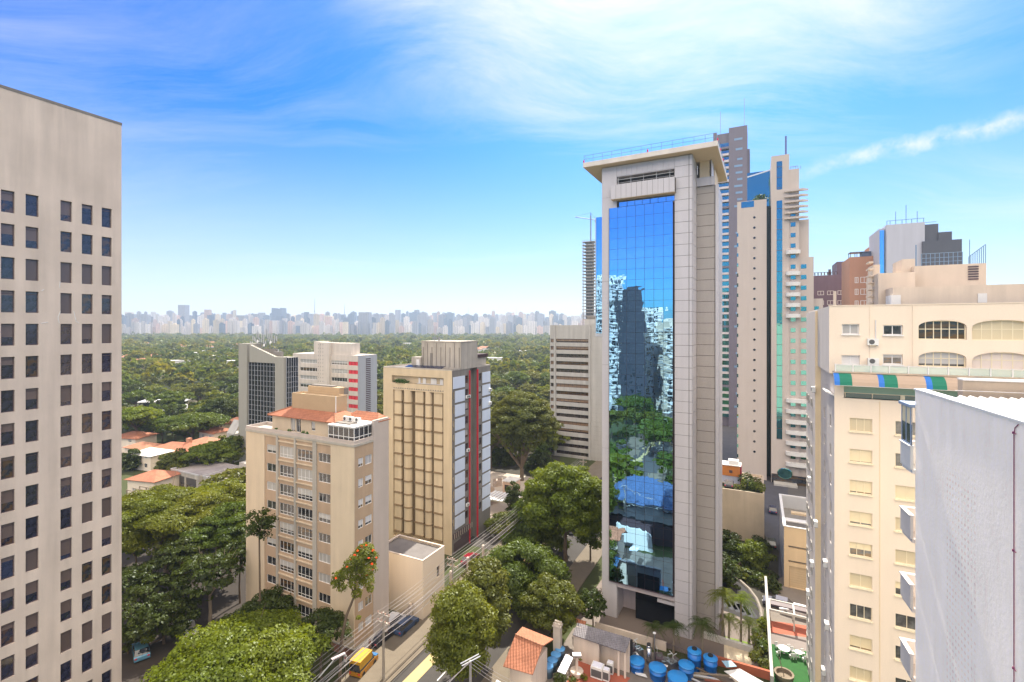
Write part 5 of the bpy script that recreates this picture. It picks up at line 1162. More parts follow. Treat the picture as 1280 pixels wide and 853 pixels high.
# palms
def palm(label, px, py, h, r, seed, lm, group=None):
    q = G(px, py); T = thing('palm_tree', label, 'palm', (q.x, q.y, 0), 0, group); rg = random.Random(seed); b = MB()
    b.tube([(0, 0, 0), (.05, .02, h*.5), (.02, 0, h)], [.19, .13, .12], 8); b.build('trunk', barkl, T)
    b = MB()
    for k in range(17):
        a = k*2.4+rg.random()*.3; up = rg.uniform(.15, 1.1); n = 7; prev = None
        for j in range(n+1):
            t = j/n; rr = r*t*math.cos(up*.6); z = h+r*(math.sin(up)*t-.85*t*t)
            c = Vector((math.cos(a)*rr, math.sin(a)*rr, z)); sidev = Vector((-math.sin(a), math.cos(a), 0)); w = r*.24*math.sin(math.pi*min(.97, t*.9+.08))
            if prev is not None:
                pc, pw = prev
                for sg in (-1, 1):
                    for f_ in (0, .5):
                        s0 = pc.lerp(c, f_); s1 = pc.lerp(c, f_+.32); tip = s1+sidev*sg*w*1.3+Vector((0, 0, -w*.55))+(c-pc)*.7
                        b.face([s0, s1, tip, (s0+tip)/2+Vector((0, 0, -.02))])
            prev = (c, w)
    b.build('crown', lm, T); return T
palm('tall palm with sunlit fronds beside the right edge of the mirror tower', 903, 800, 6.6, 2.5, 1, L_yel)
palm('tall palm second from the mirror tower edge, sunlit top over the drive', 926, 803, 6.2, 2.6, 2, L_lime)
palm('short round headed palm below the two tall palms, left one', 911, 800, 3.0, 2.0, 3, L_olive)
palm('short round headed palm below the two tall palms, right one', 936, 804, 2.8, 2.1, 4, L_olive)
palm('dark palm before the entrance of the mirror tower, leftmost', 817, 812, 3.2, 1.9, 5, L_dark)
palm('dark palm in the middle of the mirror tower entrance front', 842, 816, 3.6, 2.2, 6, L_dark)
palm('dark palm in front of the tower right pier with an orange band', 878, 826, 5.0, 2.3, 7, L_dark)

# ------------------------------------------------------------------ villas among the trees
def villa(label, px, py, w, d, h, rot, roof, wall=creamm, chim=False, name='house', flatr=False, extra=None, pitch=.42):
    q = G(px, py); T = thing(name, label, 'house', (q.x, q.y, 0), R(rot)); b = MB(); hs = []
    for k in range(max(1, int(w/4))):
        x = (k+.5)*w/max(1, int(w/4)); hs.append((x-.7, 1.0, x+.7, 2.3))
        if h > 4.6: hs.append((x-.7, 3.9, x+.7, 5.1))
    b.wall((-w/2, 0), (1, 0), (0, -1), w, 0, h, hs, .15); shell(b, w, d, 0, h, 'f', 0, -w/2); b.build('wall', wall, T)
    for s in hs: win(T, 'f', 0, s[0]-w/2, s[1], s[2]-s[0], s[3]-s[1], .15, g_home, winwhite, (.5,), (), .08)
    b = MB()
    if flatr: parapet(b, -w/2-.02, w/2+.02, -.02, d, h, h+.35, .2); b.box(-w/2+.2, w/2-.2, .2, d-.2, h, h+.06, 1); b.build('roof', [wall, roof], T)
    else: hip(b, -w/2-.6, w/2+.6, -.6, d+.6, h, h+min(w, d)*pitch*.5); rf = b.build('roof', roof, T)
    if chim: b = MB(); b.box(w*.1, w*.1+1.2, d*.5, d*.5+1.2, h, h+3.2); b.build('chimney', pm('chimney brick', (.42, .20, .12)), rf if not flatr else T)
    return T
HOUSES = []
def V(*a, **k): o = villa(*a, **k); HOUSES.append((o.location.x, o.location.y, max(a[3], a[4])*.5+3.5)); return o
V('long terracotta roofed house with a brick chimney left of the grey flat roof', 212, 582, 17, 9, 4.6, -12, tile, chim=True)
V('two part terracotta house with a raised pitched end, right of the chimney house', 244, 573, 10, 8, 4.8, -28, tile2)
V('higher salmon roofed wing behind the two part terracotta house', 258, 561, 8, 7, 6.0, -24, tile)
V('orange roofed house with white patches close to the office tower', 176, 622, 9, 8, 4.5, -14, tile)
V('pale roofed house squeezed between the office tower and the chimney house', 176, 588, 9, 7, 4.8, -20, corrw)
V('white walled house with a green trimmed terrace near the office tower', 168, 574, 10, 7, 3.6, -20, tile2)
V('terracotta roofed house cut by the office tower edge', 155, 566, 10, 8, 5.2, -12, tile)
V('terracotta roofed house against the left pier of the dark glass office', 290, 545, 12, 9, 5, -10, tile)
V('small pale roof tucked under the trees above the white modern house', 222, 505, 12, 8, 4.2, -15, tile2)
# white modern house and the grey flat roofed building
q = G(200, 524); T = thing('modern_house', 'white flat roofed modern house with a brick side wall among the trees', 'house', (q.x, q.y, 0), R(14)); HOUSES.append((q.x, q.y, 16))
b = MB(); b.box(-9, 9, 0, 8, 0, 5.2); b.box(-9.3, 9, -.3, 8, 5.2, 5.6); b.build('wall', whitep, T)
b = MB(); b.box(-15, -9.01, 1, 9, 0, 5.0); b.build('brick_wing', pm('red brick', (.38, .14, .09), .9, .15, 1, .1), T)
b = MB(); b.box(-10, 10.5, 1, 8, 8.0, 8.5); b.build('roof', whitep, T)
b = MB(); b.box(-8, 8, 2.2, 7.5, 5.6, 7.99); b.build('glass_wall', g_grid, T)
b = MB(); b.box(-2, 6, -.1, -.01, 2, 3.6); b.box(6.6, 8.4, -.1, -.01, .2, 3.8); b.build('window', g_dark, T)
q = G(300, 632); T = thing('flat_roofed_building', 'low grey building with patched flat roofs left of the beige block', 'building', (q.x-2, q.y+3, 0), R(-27)); HOUSES.append((q.x-10, q.y+8, 19))
b = MB(); rp = [(-27, -14, -2, 9, 5.0), (-14.01, -4, -1, 14, 4.6), (-4.01, 3, 0, 12, 5.4)]
for (a, c, y0, y1, h) in rp: b.box(a, c, y0, y1, 0, h)
b.box(-12, -6, 8, 13, 4.61, 6.4); b.build('wall', conc, T)
rpm = pm('patched roof', (.30, .26, .25), .85, .5, .25, .1)
for (a, c, y0, y1, h) in rp: b = MB(); b.box(a+.1, c-.1, y0+.1, y1-.1, h, h+.05); b.box(a, c, y0-.1, y0+.1, h, h+.35, 1); b.box(a-.02, a+.25, y0+.1, y1, h, h+.35, 1); b.build('roof', [rpm, pm('grey trim', (.5, .48, .47))], T)
b = MB(); b.box(-25.5, -20.5, -2.06, -2.01, .8, 3.9); b.box(-19.5, -15, -2.06, -2.01, .8, 3.9); b.box(-11, -6, -1.06, -1.01, .6, 3.6); b.build('window', g_dark, T)
b = MB(); [b.box(-13+k*3.1, -12.3+k*3.1, 4+k, 4.8+k, 4.65, 5.4) for k in range(3)]; b.slab((-3.5, 6, 5.8), (2.5, 6, 5.8), (2.5, 11, 6.2), (-3.5, 11, 6.2), .1, 1); b.build('roof_units', [conc, corrw], T)
q = G(166, 634); T = thing('timber_frame', 'small open timber frame standing beside the office tower', 'frame', (q.x, q.y, 0), R(-20))
b = MB(); [b.box(x, x+.2, y, y+.2, 0, 3.8) for x in (-2.5, 0, 2.5) for y in (0, 3)]; [b.box(-2.5, 2.7, y, y+.15, 3.8, 4.0) for y in (0, 1.5, 3)]; b.build('posts', barkl, T)
# small hut and worksite behind the ochre block
q = G(641, 622); T = thing('hut', 'small pink walled hut with a flat roof on the sunlit building site', 'hut', (q.x, q.y, 0), R(-27)); HOUSES.append((q.x, q.y, 14))
b = MB(); b.wall((-3, 0), (1, 0), (0, -1), 3.2, 0, 3.8, [(.5, 1.6, 2.4, 3.0)], .2); shell(b, 3.2, 4, 0, 3.8, 'f', 0, -3); b.box(-3.2, .4, -.2, 4.2, 3.8, 4.0, 1); b.build('wall', [pm('salmon render', (.60, .42, .32)), corrw], T)
b = MB(); b.box(-2.5, -.6, .1, .14, 1.6, 3.0); b.build('window', g_dark, T)
b = MB(); b.box(.21, .26, 1.2, 2.4, .2, 2.4); b.build('door', windark, T)
def px_sheet(name, pts, z, m): return sheet(name, [tuple(G(*p)) for p in pts], z, m)
px_sheet('worksite_ground', [(606, 652), (700, 668), (690, 600), (606, 588)], .02, pm('pale dusty ground', (.50, .42, .34), .95, .25, .3, .02))
q = G(622, 640); T = thing('corrugated_canopy', 'white slatted flat canopy beside the foot of the pale blue panels', 'roof', (q.x, q.y, 0), R(-27))
b = MB(); [b.box(-3.5+k*.9, -2.9+k*.9, -1, 5, 3.0, 3.12) for k in range(9)]; b.build('slats', whitep, T); b = MB(); [b.box(x, x+.15, y, y+.15, 0, 3) for x in (-3.4, 4.4) for y in (-.9, 4.7)]; b.box(-3.6, 4.8, -1.1, -1.0, 2.8, 3.15); b.build('frame', steel, T)
rs = random.Random(5)
for k in range(8):
    q = G(rs.uniform(610, 634), rs.uniform(600, 632)); b = MB(); w = rs.uniform(.5, 1.6); b.box(-w, w, -.5, .5, 0, .5+rs.random()); b.box(-w*.5, w*.7, -.3, .4, .5+rs.random()*.2, 1.4, 0)
    o = b.build('material_pile', pm('rubble', (.40, .31, .25), .9, .3, 1)); o.location = (q.x, q.y, 0); o.rotation_euler = (0, 0, rs.random()*3); tag(o, 'small pile of building material on the sunlit site', 'pile', 'material piles on the building site')

# ------------------------------------------------------------------ trees between the villas: prototypes, then copies
protos = []
for k, (st, m, h, r, n) in enumerate((('round', L_mid, 11, 5.5, 14), ('umbrella', L_olive, 13, 8.5, 22), ('feather', L_yel, 12, 7.0, 20), ('round', L_dark, 13, 5.0, 13), ('round', L_olive, 9, 4.6, 12), ('umbrella', L_mid, 14, 9, 24), ('tall', L_dark, 14, 3.6, 10))):
    o = tree('', 0, 0, h, r, st, 100+k, .42, 2.6, m, n=n, nl=5); protos.append(o)
TL = ['dense mid green tree among the villas', 'wide flat topped tree among the villas', 'feathery yellow green tree among the villas', 'dense dark tree among the villas', 'low olive tree among the villas', 'broad flat green tree in the park', 'narrow dark upright tree in the park']
used = set(); rs = random.Random(11); placed = []
def clear_of(x, y, r):
    for (hx, hy, hr) in HOUSES:
        if (hx-x)**2+(hy-y)**2 < (hr+r*.35)**2: return False
        # keep the line of sight to the villa open
        t = (x*hx+y*hy)/(hx*hx+hy*hy); d = abs(x*hy-y*hx)/math.hypot(hx, hy)
        if .86 < t < 1 and d < hr*.8 and hy < 230: return False
    if 0 < x < 36 and y < 152: return False
    return True
D = 112.0
while D < 420 and len(placed) < 285:
    step = 8.0 if D < 260 else 11
    lo, hi = W(146, D).x, W(768, D).x
    x = lo+rs.random()*step
    while x < hi:
        y = D+rs.uniform(-step*.45, step*.45); px = CX+x/y*F
        visible = (px < 380 or 596 < px < 700 or (D > 190 and 455 < px < 700))
        if visible and not (300 < px < 372 and 140 < D < 170) and not (360 < px < 485 and D > 165 and D < 192) and clear_of(x, y, 5) and not (D < 150 and px > 596 and D < 128):
            placed.append((x, y))
        x += step*rs.uniform(.85, 1.25)
    D += step*.95
for (x, y) in placed:
    k = rs.choices(range(7), (4, 3, 3, 3, 3, 2, 1))[0]
    o = protos[k] if k not in used else copy_tree(protos[k]); used.add(k)
    s = rs.uniform(.7, 1.12); o.location = (x, y, 0); o.rotation_euler = (0, 0, rs.random()*6.28); o.scale = (s, s, s*rs.uniform(.85, 1.1))
    o['label'] = TL[k]; o['group'] = 'trees among the villas and park'
# the far wood: one mass
rng = np.random.default_rng(77); parts = []; mids = []
base = []
for k in range(8):
    bl = crown_blobs(rng, 6.0, 2.2+.5*k, 'umbrella' if k % 3 == 0 else ('tall' if k == 7 else 'round'), 9)
    bb = [(c[0], c[1], c[2]+7, *c[3:]) for c in bl]; base.append(np.concatenate([leaf_quads(rng, bb, .75, .62, thick=.25), core_quads(rng, bb, 1.6, .12)]))
D = D-4
while D < 1850:
    step = 11.5 if D < 700 else 15
    lo, hi = W(140, D).x, W(775, D).x; xs_ = np.arange(lo, hi, step)
    for x in xs_:
        gap = math.sin(x*.021+1.3)*math.sin(D*.017+x*.006)
        if rng.random() < .10+(.45 if gap > .72 else 0): continue
        q = base[rng.integers(8)]
        if D > 700: q = q[::2]
        a = rng.random()*6.28; s = rng.uniform(.7, 1.25)*(1.35 if rng.random() < .3 else 1); ca, sa = math.cos(a)*s, math.sin(a)*s
        g = 1.35 if D > 700 else 1
        c = q.mean(1, keepdims=True); q = c+(q-c)*g
        p = np.empty_like(q); ox, oy = rng.uniform(-6, 6, 2); p[..., 0] = q[..., 0]*ca-q[..., 1]*sa+x+ox; p[..., 1] = q[..., 0]*sa+q[..., 1]*ca+D+oy; p[..., 2] = q[..., 2]*s*rng.uniform(.75, 1.2)
        parts.append(p.astype(np.float32)); mids.append(np.full(len(p), rng.choice(5, p=(.36, .14, .10, .22, .18)), dtype=np.int32))
    D += step
o = place('wood', quads_mesh('wood', np.concatenate(parts), [L_blue, L_olive, L_dark, L_far, L_mid], np.concatenate(mids))); tag(o, kind='stuff')
o['label'] = 'wooded park stretching to the skyline'
rs = random.Random(31)
for k in range(44):                                     # roofs showing through the wood
    px = rs.choice([rs.uniform(153, 300), rs.uniform(153, 380), rs.uniform(470, 690)]); D = rs.uniform(400, 1000); p = W(px, D)
    w = rs.uniform(12, 22); T = thing('house', ['pale flat house roof showing through the wood', 'terracotta roofed house showing through the wood'][k % 2], 'house', (p.x, p.y, 0), R(rs.uniform(-40, 20)), 'far houses in the wood')
    b = MB(); b.box(-w/2, w/2, 0, 9, 0, 10.8); b.build('wall', whitep if k % 3 else creamm, T)
    b = MB(); (b.box(-w/2-.3, w/2+.3, -.3, 9.3, 10.8, 11.3) if k % 2 == 0 else hip(b, -w/2-.5, w/2+.5, -.5, 9.5, 10.8, 13.6)); b.build('roof', corrw if k % 2 == 0 else tile2, T)
# ------------------------------------------------------------------ skyline
def tower_mat(name, col, dark, sx=3.2, sz=3.2):
    m = bpy.data.materials.new(name); m.use_nodes = True; t = NT(m.node_tree); b = t.n['Principled BSDF']; tc = t.new('ShaderNodeTexCoord')
    sp = t.new('ShaderNodeSeparateXYZ'); t.link(tc.outputs['Object'], sp.inputs[0]); oi = t.new('ShaderNodeObjectInfo'); r = oi.outputs['Random']
    fz = t.math('FRACT', t.math('DIVIDE', sp.outputs[2], sz)); u = t.math('ADD', sp.outputs[0], sp.outputs[1]); fu = t.math('FRACT', t.math('DIVIDE', u, sx*2.2))
    w = t.math('MULTIPLY', t.math('GREATER_THAN', fz, .5), t.math('GREATER_THAN', fu, .42))
    vm = t.new('ShaderNodeVectorMath', operation='SCALE'); vm.inputs[0].default_value = col; t.link(t.math('ADD', .7, t.math('MULTIPLY', r, .55)), vm.inputs['Scale'])
    t.link(t.mix(t.math('MULTIPLY', w, .75), vm.outputs[0], c4(dark)), b.inputs['Base Color']); b.inputs['Roughness'].default_value = .6; return m
TM = [tower_mat('far white tower', (.60, .55, .52), (.11, .11, .13)), tower_mat('far pink tower', (.60, .42, .36), (.18, .14, .14)), tower_mat('far grey tower', (.24, .25, .29), (.06, .09, .12)), tower_mat('far glass tower', (.10, .15, .22), (.04, .05, .08)), tower_mat('far cream tower', (.72, .60, .44), (.22, .18, .14))]
TLB = ['distant off white apartment tower in the hazy skyline', 'distant pinkish apartment tower in the hazy skyline', 'distant grey tower in the hazy skyline', 'distant dark glass tower in the hazy skyline', 'distant cream tower in the hazy skyline']
def sky_tower(px0, px1, py, D, k, label=None, rot=None, topk=0):
    w = (px1-px0)*D/F; p = W((px0+px1)/2, D); z = Z(py, D); rot = R(rs.uniform(-50, 10)) if rot is None else R(rot)
    a = abs(math.cos(rot))+abs(math.sin(rot))*.7; w = w/a; d = w*.7
    T = thing('skyline_tower', label or TLB[k], 'skyscraper', (p.x, p.y, 0), rot, None if label else 'towers of the far skyline')
    b = MB(); b.box(-w/2, w/2, -d/2, d/2, 0, z)
    if topk == 1: b.box(-w*.25, w*.2, -d*.25, d*.25, z, z+4.5)
    elif topk == 2: b.box(-w/2, -w*.3, -d/2, d/2, z, z+5); b.box(w*.3, w/2, -d/2, d/2, z, z+5)
    elif topk == 3: b.box(-w*.38, w*.38, -d*.38, d*.38, z, z+3.2); b.box(-w*.2, w*.1, -d*.2, d*.2, z+3.2, z+6.5)
    b.build('wall', TM[k], T); return T
rs = random.Random(19)
NT_ = [(224.3, 235, 381.5, 2500, 2, 'tallest grey slab of the left skyline, with notched shoulders'), (256.3, 263.6, 387.3, 2300, 1, 'slender pink tower right of the tallest left slab'), (297, 309, 394.5, 2350, 2, 'wide grey block in the skyline above the dark glass office antennas'),
       (341.3, 356.2, 386.5, 2500, 3, 'blue tower with two raised corners in the skyline'), (386, 392, 392.5, 2450, 2, 'narrow tower at the foot of the tallest mast in the skyline'), (407, 414.5, 396.3, 2000, 1, 'red edged dark tower between the two skyline masts'),
       (449.3, 463.6, 390.6, 2000, 2, 'broad grey tower right of the second mast, tallest of the middle skyline'), (473, 487, 394, 2600, 3, 'wide bluish block with a narrow head in the middle skyline'), (486.5, 492, 391.3, 2620, 2, 'narrow head tower beside the wide bluish block'),
       (512, 528, 391, 2500, 3, 'long bluish block above the ochre building machine room'), (528, 535, 392.5, 2500, 2, 'short end block right of the long bluish one'), (686, 695.5, 389.3, 2500, 3, 'square blue tower, tallest of the right skyline'), (556, 568, 391.5, 2500, 3, 'stepped bluish tower right above the ochre block roof'), (605, 609.5, 393.3, 2500, 2, 'slim grey tower in the middle of the right skyline'), (573, 597, 395, 2700, 3, 'wide notched bluish block right of the stepped one'), (658, 678, 394, 2700, 2, 'wide pointed grey block left of the square blue tower')]
for (a, c, y, D, k, lb) in NT_: sky_tower(a, c, y, D, k, lb, rot=-8, topk=2 if 'raised corners' in lb else (1 if k == 3 else 0))
cnt = 0
for layer, (D0, D1, y0, y1, stp) in enumerate(((2550, 3000, 389.5, 398, 5.0), (2150, 2500, 393, 404, 5.4), (1900, 2080, 400, 411, 6.3))):
    px = 148.0
    while px < 745:
        w = rs.uniform(3.4, 9.5) if layer else rs.uniform(3.4, 8)
        if 480 < px < 560 and layer == 2: w = rs.uniform(4, 8)
        k = rs.choices(range(5), ((3, 1, 4, 3, 1), (4, 2, 3, 2, 1), (5, 2, 2, 1, 3))[layer])[0]
        sky_tower(px, px+w, rs.uniform(y0, y1)-(2.0 if rs.random() < .2 else 0), rs.uniform(D0, D1), k, topk=rs.choice((0, 1, 1, 3))); cnt += 1
        px += w*rs.uniform(.72, 1.12)
for (px, py0, D, lb) in ((393.4, 372.5, 2600, 'tallest broadcasting mast of the skyline'), (430.6, 381, 2600, 'second broadcasting mast, right of the tallest'), (503.6, 383, 2700, 'thin mast above the middle of the skyline'), (585.8, 384, 2800, 'faint thin mast right of the ochre block machine room'), (487.4, 384, 2800, 'faintest mast left of the thin middle one'), (645.5, 384.5, 2800, 'faint mast above the right skyline')):
    p = W(px, D); z = min(203, Z(py0, D)); T = thing('broadcast_mast', lb, 'antenna mast', (p.x, p.y, 0)); b = MB(); s = 1 if D < 2650 else .5
    b.tube([(0, 0, 0), (0, 0, z*.75), (0, 0, z)], [3.2*s, 1.7*s, .7*s], 4); b.box(-3*s, 3*s, -3*s, 3*s, z*.62, z*.62+3); b.build('lattice', steel, T)

# ------------------------------------------------------------------ the town behind the viewer, met in the mirror glass
def mir(px, D):
    p = W(px, D); d = (p-TF.O).dot(TF.B)+.3; return p-TF.B*2*d
def back_tower(label, px0, px1, py, D, m, bands, name='apartment_tower'):
    a, c = mir(px0, D), mir(px1, D); mid = (a+c)/2; w = (c-a).length; T = thing(name, label, 'apartment building', (mid.x, mid.y, 0), math.atan2((a-c).y, (a-c).x)+math.pi, None)
    z = Z(py, D); b = MB(); b.box(-w/2, w/2, 0.6, 14, 0, z) ; b.box(-w/2, w/2, -14, -.6, 0, z-1); b.box(-w/2+1, w/2-1, -.6, .6, 0, z); b.build('wall', m, T)
    n = int(z/3)
    b = MB()
    for k in range(n): b.box(-w/2-.3, w/2+.3, -14.9, 15.2, 1.2+k*3, 2.1+k*3)
    if bands: b.build('balconies', bands, T)
    b = MB()
    for k in range(n):
        for q in range(max(2, int(w/3.2))): x = -w/2+.8+q*3.2; b.box(x, x+1.7, -14.06, -14.001, 2.3+k*3, 3.6+k*3); b.box(x, x+1.7, 14.001, 14.06, 2.3+k*3, 3.6+k*3)
    b.build('window_rows', g_dark, T); return T
whb = pm('bright white render', (.80, .78, .76), .7, .04)
back_tower('white banded tower behind the viewer, seen leftmost in the mirror glass', 756, 773, 349, 260, whb, whitep)
back_tower('tall dark slab mirrored in the middle of the glass', 776, 796, 362, 240, pm('dark slate render', (.05, .05, .065)), None)
back_tower('white balcony tower mirrored right of the dark slab', 799, 820, 388, 270, whb, whitep)
back_tower('cream windowed block mirrored at the right edge of the glass', 824, 846, 402, 250, creamm, whitep)
back_tower('pale block mirrored low behind the balcony tower', 786, 832, 425, 330, stone2, whitep)
back_tower('white tower mirrored in the side glass', 735, 752, 345, 300, whb, whitep)
for k, (px, D, m, h, r) in enumerate(((770, 150, 0, 13, 6), (782, 175, 3, 14, 6), (800, 190, 1, 14, 8), (815, 170, 0, 14, 7), (830, 160, 5, 14, 8), (840, 180, 2, 15, 7), (765, 190, 1, 15, 8), (825, 200, 3, 14, 6), (775, 130, 2, 12, 5), (838, 138, 0, 11, 5), (768, 108, 4, 9, 4), (850, 120, 3, 12, 6), (790, 215, 5, 14, 8), (812, 222, 0, 14, 8))):
    q = mir(px, D); o = copy_tree(protos[m]); o.location = (q.x, q.y, 0); o['label'] = 'street tree behind the viewer, seen only in the mirror glass'; o['group'] = 'trees mirrored in the glass'
q = mir(806, 112); T = thing('roofed_hall', 'wide hall with a hipped roof coloured blue for its shade, mirrored low in the glass', 'building', (q.x, q.y, 0), R(-28+180))
b = MB(); b.box(-8, 8, -5, 6, 0, 5.5); b.build('wall', whitep, T); b = MB(); hip(b, -8.6, 8.6, -5.6, 6.6, 5.5, 9.6); b.build('roof', roof_tiles('blue shade tiles', (.05, .10, .22), .4), T)  # roof blue is shade and glass tint put into the tile colour
b = MB(); [b.box(-7+k*2.4, -5.6+k*2.4, -5.06, -5.01, 1, 4) for k in range(6)]; b.build('window', g_dark, T)
q = mir(806, 103); T = thing('mirror_dark_block', 'low black roofed block added to darken the foot of the mirror glass', 'building', (q.x-1, q.y-1, 0), R(-28)); b = MB(); b.box(-9, 9, -4, 4, 0, 4.3); b.build('wall', windark, T); b = MB(); b.box(-9.4, 9.4, -4.3, 4.3, 4.3, 4.6); b.build('roof', pm('black roof', (.012, .014, .02), .6), T)  # block out of direct view, added to blacken the foot of the mirror
px_ = [mir(776, 190), mir(818, 190), mir(826, 128), mir(770, 128)]; sheet('forecourt', [tuple(a) for a in px_], .018, pm('mid asphalt', (.07, .068, .07)))

# ------------------------------------------------------------------ the air
b = MB(); b.box(-3600, 3600, -700, 3600, -1, 206)
hz = b.build('haze', None if False else bpy.data.materials.new('haze')); tag(hz, kind='stuff'); m = hz.data.materials[0]; m.use_nodes = True; t = NT(m.node_tree); t.n.remove(t.n['Principled BSDF'])
pv = t.new('ShaderNodeVolumePrincipled'); pv.inputs['Color'].default_value = (.70, .83, 1, 1); pv.inputs['Density'].default_value = .00016; pv.inputs['Anisotropy'].default_value = .35
t.link(pv.outputs[0], t.n['Material Output'].inputs['Volume'])
# ------------------------------------------------------------------ small blocks right of the mirror tower
tank_blue = flat('blue tank plastic', (.01, .16, .55), .35); rubber = flat('rubber', (.02, .02, .02), .8)
pw = Fr(955.4, 99); T = pw.thing('planter_wall', 'blank stained concrete wall carrying a planted terrace, right behind the mirror tower edge', 'wall')
zw = pw.za(955, 620.5); xl = pw.ax(893)
b = MB(); b.box(xl, 0, 0, 14, 0, zw); parapet(b, xl, .01, -.01, 14, zw, zw+.45, .25); b.box(xl+.3, -.3, .3, 5, zw, zw+.15, 1)
b.build('wall', [pm('stained cream concrete', (.50, .41, .31), .9, .16, .35, .2), earth], T)
for k, (px, y, r, s, m) in enumerate(((936, 3.2, 1.5, 1.3, L_dark), (942, 2.2, 1.1, 1.2, L_mid), (950, 1.7, 1.2, 1.3, L_yel), (929, 1.8, .55, 1.7, L_yel), (921, 1.6, .9, .7, L_olive), (946, 4, 1.1, 1.6, L_olive), (933, 5.0, 1.6, 1.9, L_dark))):
    x = pw.ax(px, y); q = leaf_quads(np.random.default_rng(60+k), [(0, 0, s*.75, r, r*.8, s*.8), (r*.4, .2, s*.5, r*.6, r*.6, s*.5)], .2, 16); o = place('terrace_shrub', quads_mesh('terrace_shrub', q, m), None, pw.w(x, y, zw+.15), 0)
    tag(o, ['dark shrub at the back of the planter terrace', 'mid green shrub left of the rightmost ones on the planter terrace', 'rightmost yellow green shrub on the planter terrace edge', 'upright bright shrub in the middle of the planter terrace', 'low grey green plant at the left end of the planter bed', 'olive shrub behind the rightmost one on the planter terrace', 'largest dark shrub at the rear of the planter terrace'][k], 'shrub')
T = thing('wooden_kiosk', 'orange timber clad box with a pale roof on the planter terrace', 'kiosk', pw.w(pw.ax(925, 6), 6, zw), pw.rz)
b = MB(); b.box(-5.5, 0, 0, 3, 1.6, 3.9)
for k in range(18): b.box(-5.5+k*.305, -5.24+k*.305, -.05, -.001, 1.6, 3.9)
b.box(-2.2, -1.5, -.08, -.051, 2.3, 2.9, 1); b.build('wall', [pm('orange timber', (.55, .20, .05), .7, .2, 1, .3), windark], T)
b = MB(); b.box(-5.7, .2, -.2, 3.2, 3.9, 4.05); b.box(-2.4, -.3, .6, 2.4, 4.05, 4.9); b.build('roof', whitep, T)
b = MB(); b.box(.01, .3, 0, 3, 0, 3.9); b.build('side_panel', flat('dark red panel', (.28, .01, .04)), T)
b = MB(); b.box(-5.5, -.01, .1, 3, 0, 1.59); b.build('base', flat('pale blue base', (.50, .53, .66)), T)
lb = Fr(980, 83); T = lb.thing('low_building', 'low beige building with two slot openings and a sunken roof, left of the cream block', 'building')
zl = lb.za(981, 658); b = MB(); hs = [(lb.ax(985.5), zl*.66, 6.6, zl*.66+.35), (lb.ax(985.5), zl*.42, 6.6, zl*.42+.35), (.8, .1, 6.0, zl*.36)]
b.wall((0, 0), (1, 0), (0, -1), 12, 0, zl, hs, .4); b.box(0, 12, .41, .6, 0, zl-.1, 1); b.box(-.001, .25, .6, 17, 0, zl, 2); b.box(.25, 12, .6, 17, 0, zl-2.4, 1); b.box(0, 12, 17, 17.3, 0, zl, 2); b.box(-.15, .3, -.1, 17.4, zl, zl+.2, 3); b.box(.3, 12, -.1, .2, zl, zl+.12, 2); b.box(.3, 12, 17, 17.4, zl, zl+.2, 3)
b.box(.3, 12, 3.4, 4.8, zl-.3, zl-.1, 3); b.box(1.5, 6, 7.5, 8.6, zl-.3, zl, 0); b.build('wall', [pm('sand render', (.62, .47, .30), .85, .07, .3, .12), concd, metalw, whitep], T)
b = MB(); b.box(.85, 5.95, .3, .4, .1, zl*.36-.05); [b.box(.85, 5.95, .26, .299, .3+k*.4, .34+k*.4) for k in range(8)]; b.build('garage_door', pm('sand door', (.55, .42, .27)), T)
# side road between the planter wall and the low building, court in front of it
px_sheet('side_road', [(958, 748), (985, 748), (985, 560), (950, 560)], .02, pm('blue grey asphalt', (.07, .07, .085), .8, .2, .4))
px_sheet('parking_ground', [(893, 640), (1012, 640), (1012, 480), (893, 480)], .012, pm('grey parking ground', (.10, .095, .095), .9, .25, .2))
px_sheet('court', [(958, 748), (1030, 765), (1030, 700), (958, 730)], .024, pm('court paving', (.20, .17, .145), .9, .2, .4, .05))
px_sheet('court', [(960, 790), (1030, 812), (1030, 770), (958, 752)], .024, pm('court paving', (.20, .17, .145)))
px_sheet('terracotta_paving', [(961, 792), (1020, 803), (1020, 784), (960, 776)], .03, pm('terracotta paving', (.36, .10, .06), .9, .15, .5))
px_sheet('pale_paving', [(963, 806), (1030, 822), (1030, 800), (962, 791)], .034, pm('pale grey paving', (.20, .17, .155), .9, .1, .5))
px_sheet('lawn', [(967, 900), (1060, 900), (1060, 826), (963, 805)], .038, lawn)
T = thing('pergola', 'low white framed pergola with a dark slatted strip beside the cream block', 'pergola', (*G(961, 782), 0), R(-27))
b = MB()
for y in (0, 3.0): b.box(0, 6.6, y, y+.25, 2.2, 2.5)
for x in (0, 3.2, 6.35): b.box(x, x+.25, .251, 2.999, 2.2, 2.5); [b.box(x, x+.2, y, y+.2, 0, 2.19) for y in (0, 3)]
b.build('frame', stone2, T); b = MB(); b.box(.3, 6.3, 1.8, 2.9, 2.25, 2.4); b.build('slat_panel', windark, T)
# boundary wall running away, with its twin rails
p0, p1 = G(965, 870), G(957, 738); L_ = (p1-p0).length; an = math.atan2((p1-p0).y, (p1-p0).x)
T = thing('boundary_wall', 'long pale boundary wall running away between the palm garden and the lawn', 'wall', (p0.x, p0.y, 0), an)
b = MB(); b.box(0, L_, -.12, .12, 0, 2.3); b.box(0, L_, -.18, .18, 2.3, 2.4); [b.box(k*3, k*3+.25, -.2, -.121, 0, 2.29) for k in range(int(L_/3))]; b.build('wall', stone2, T)
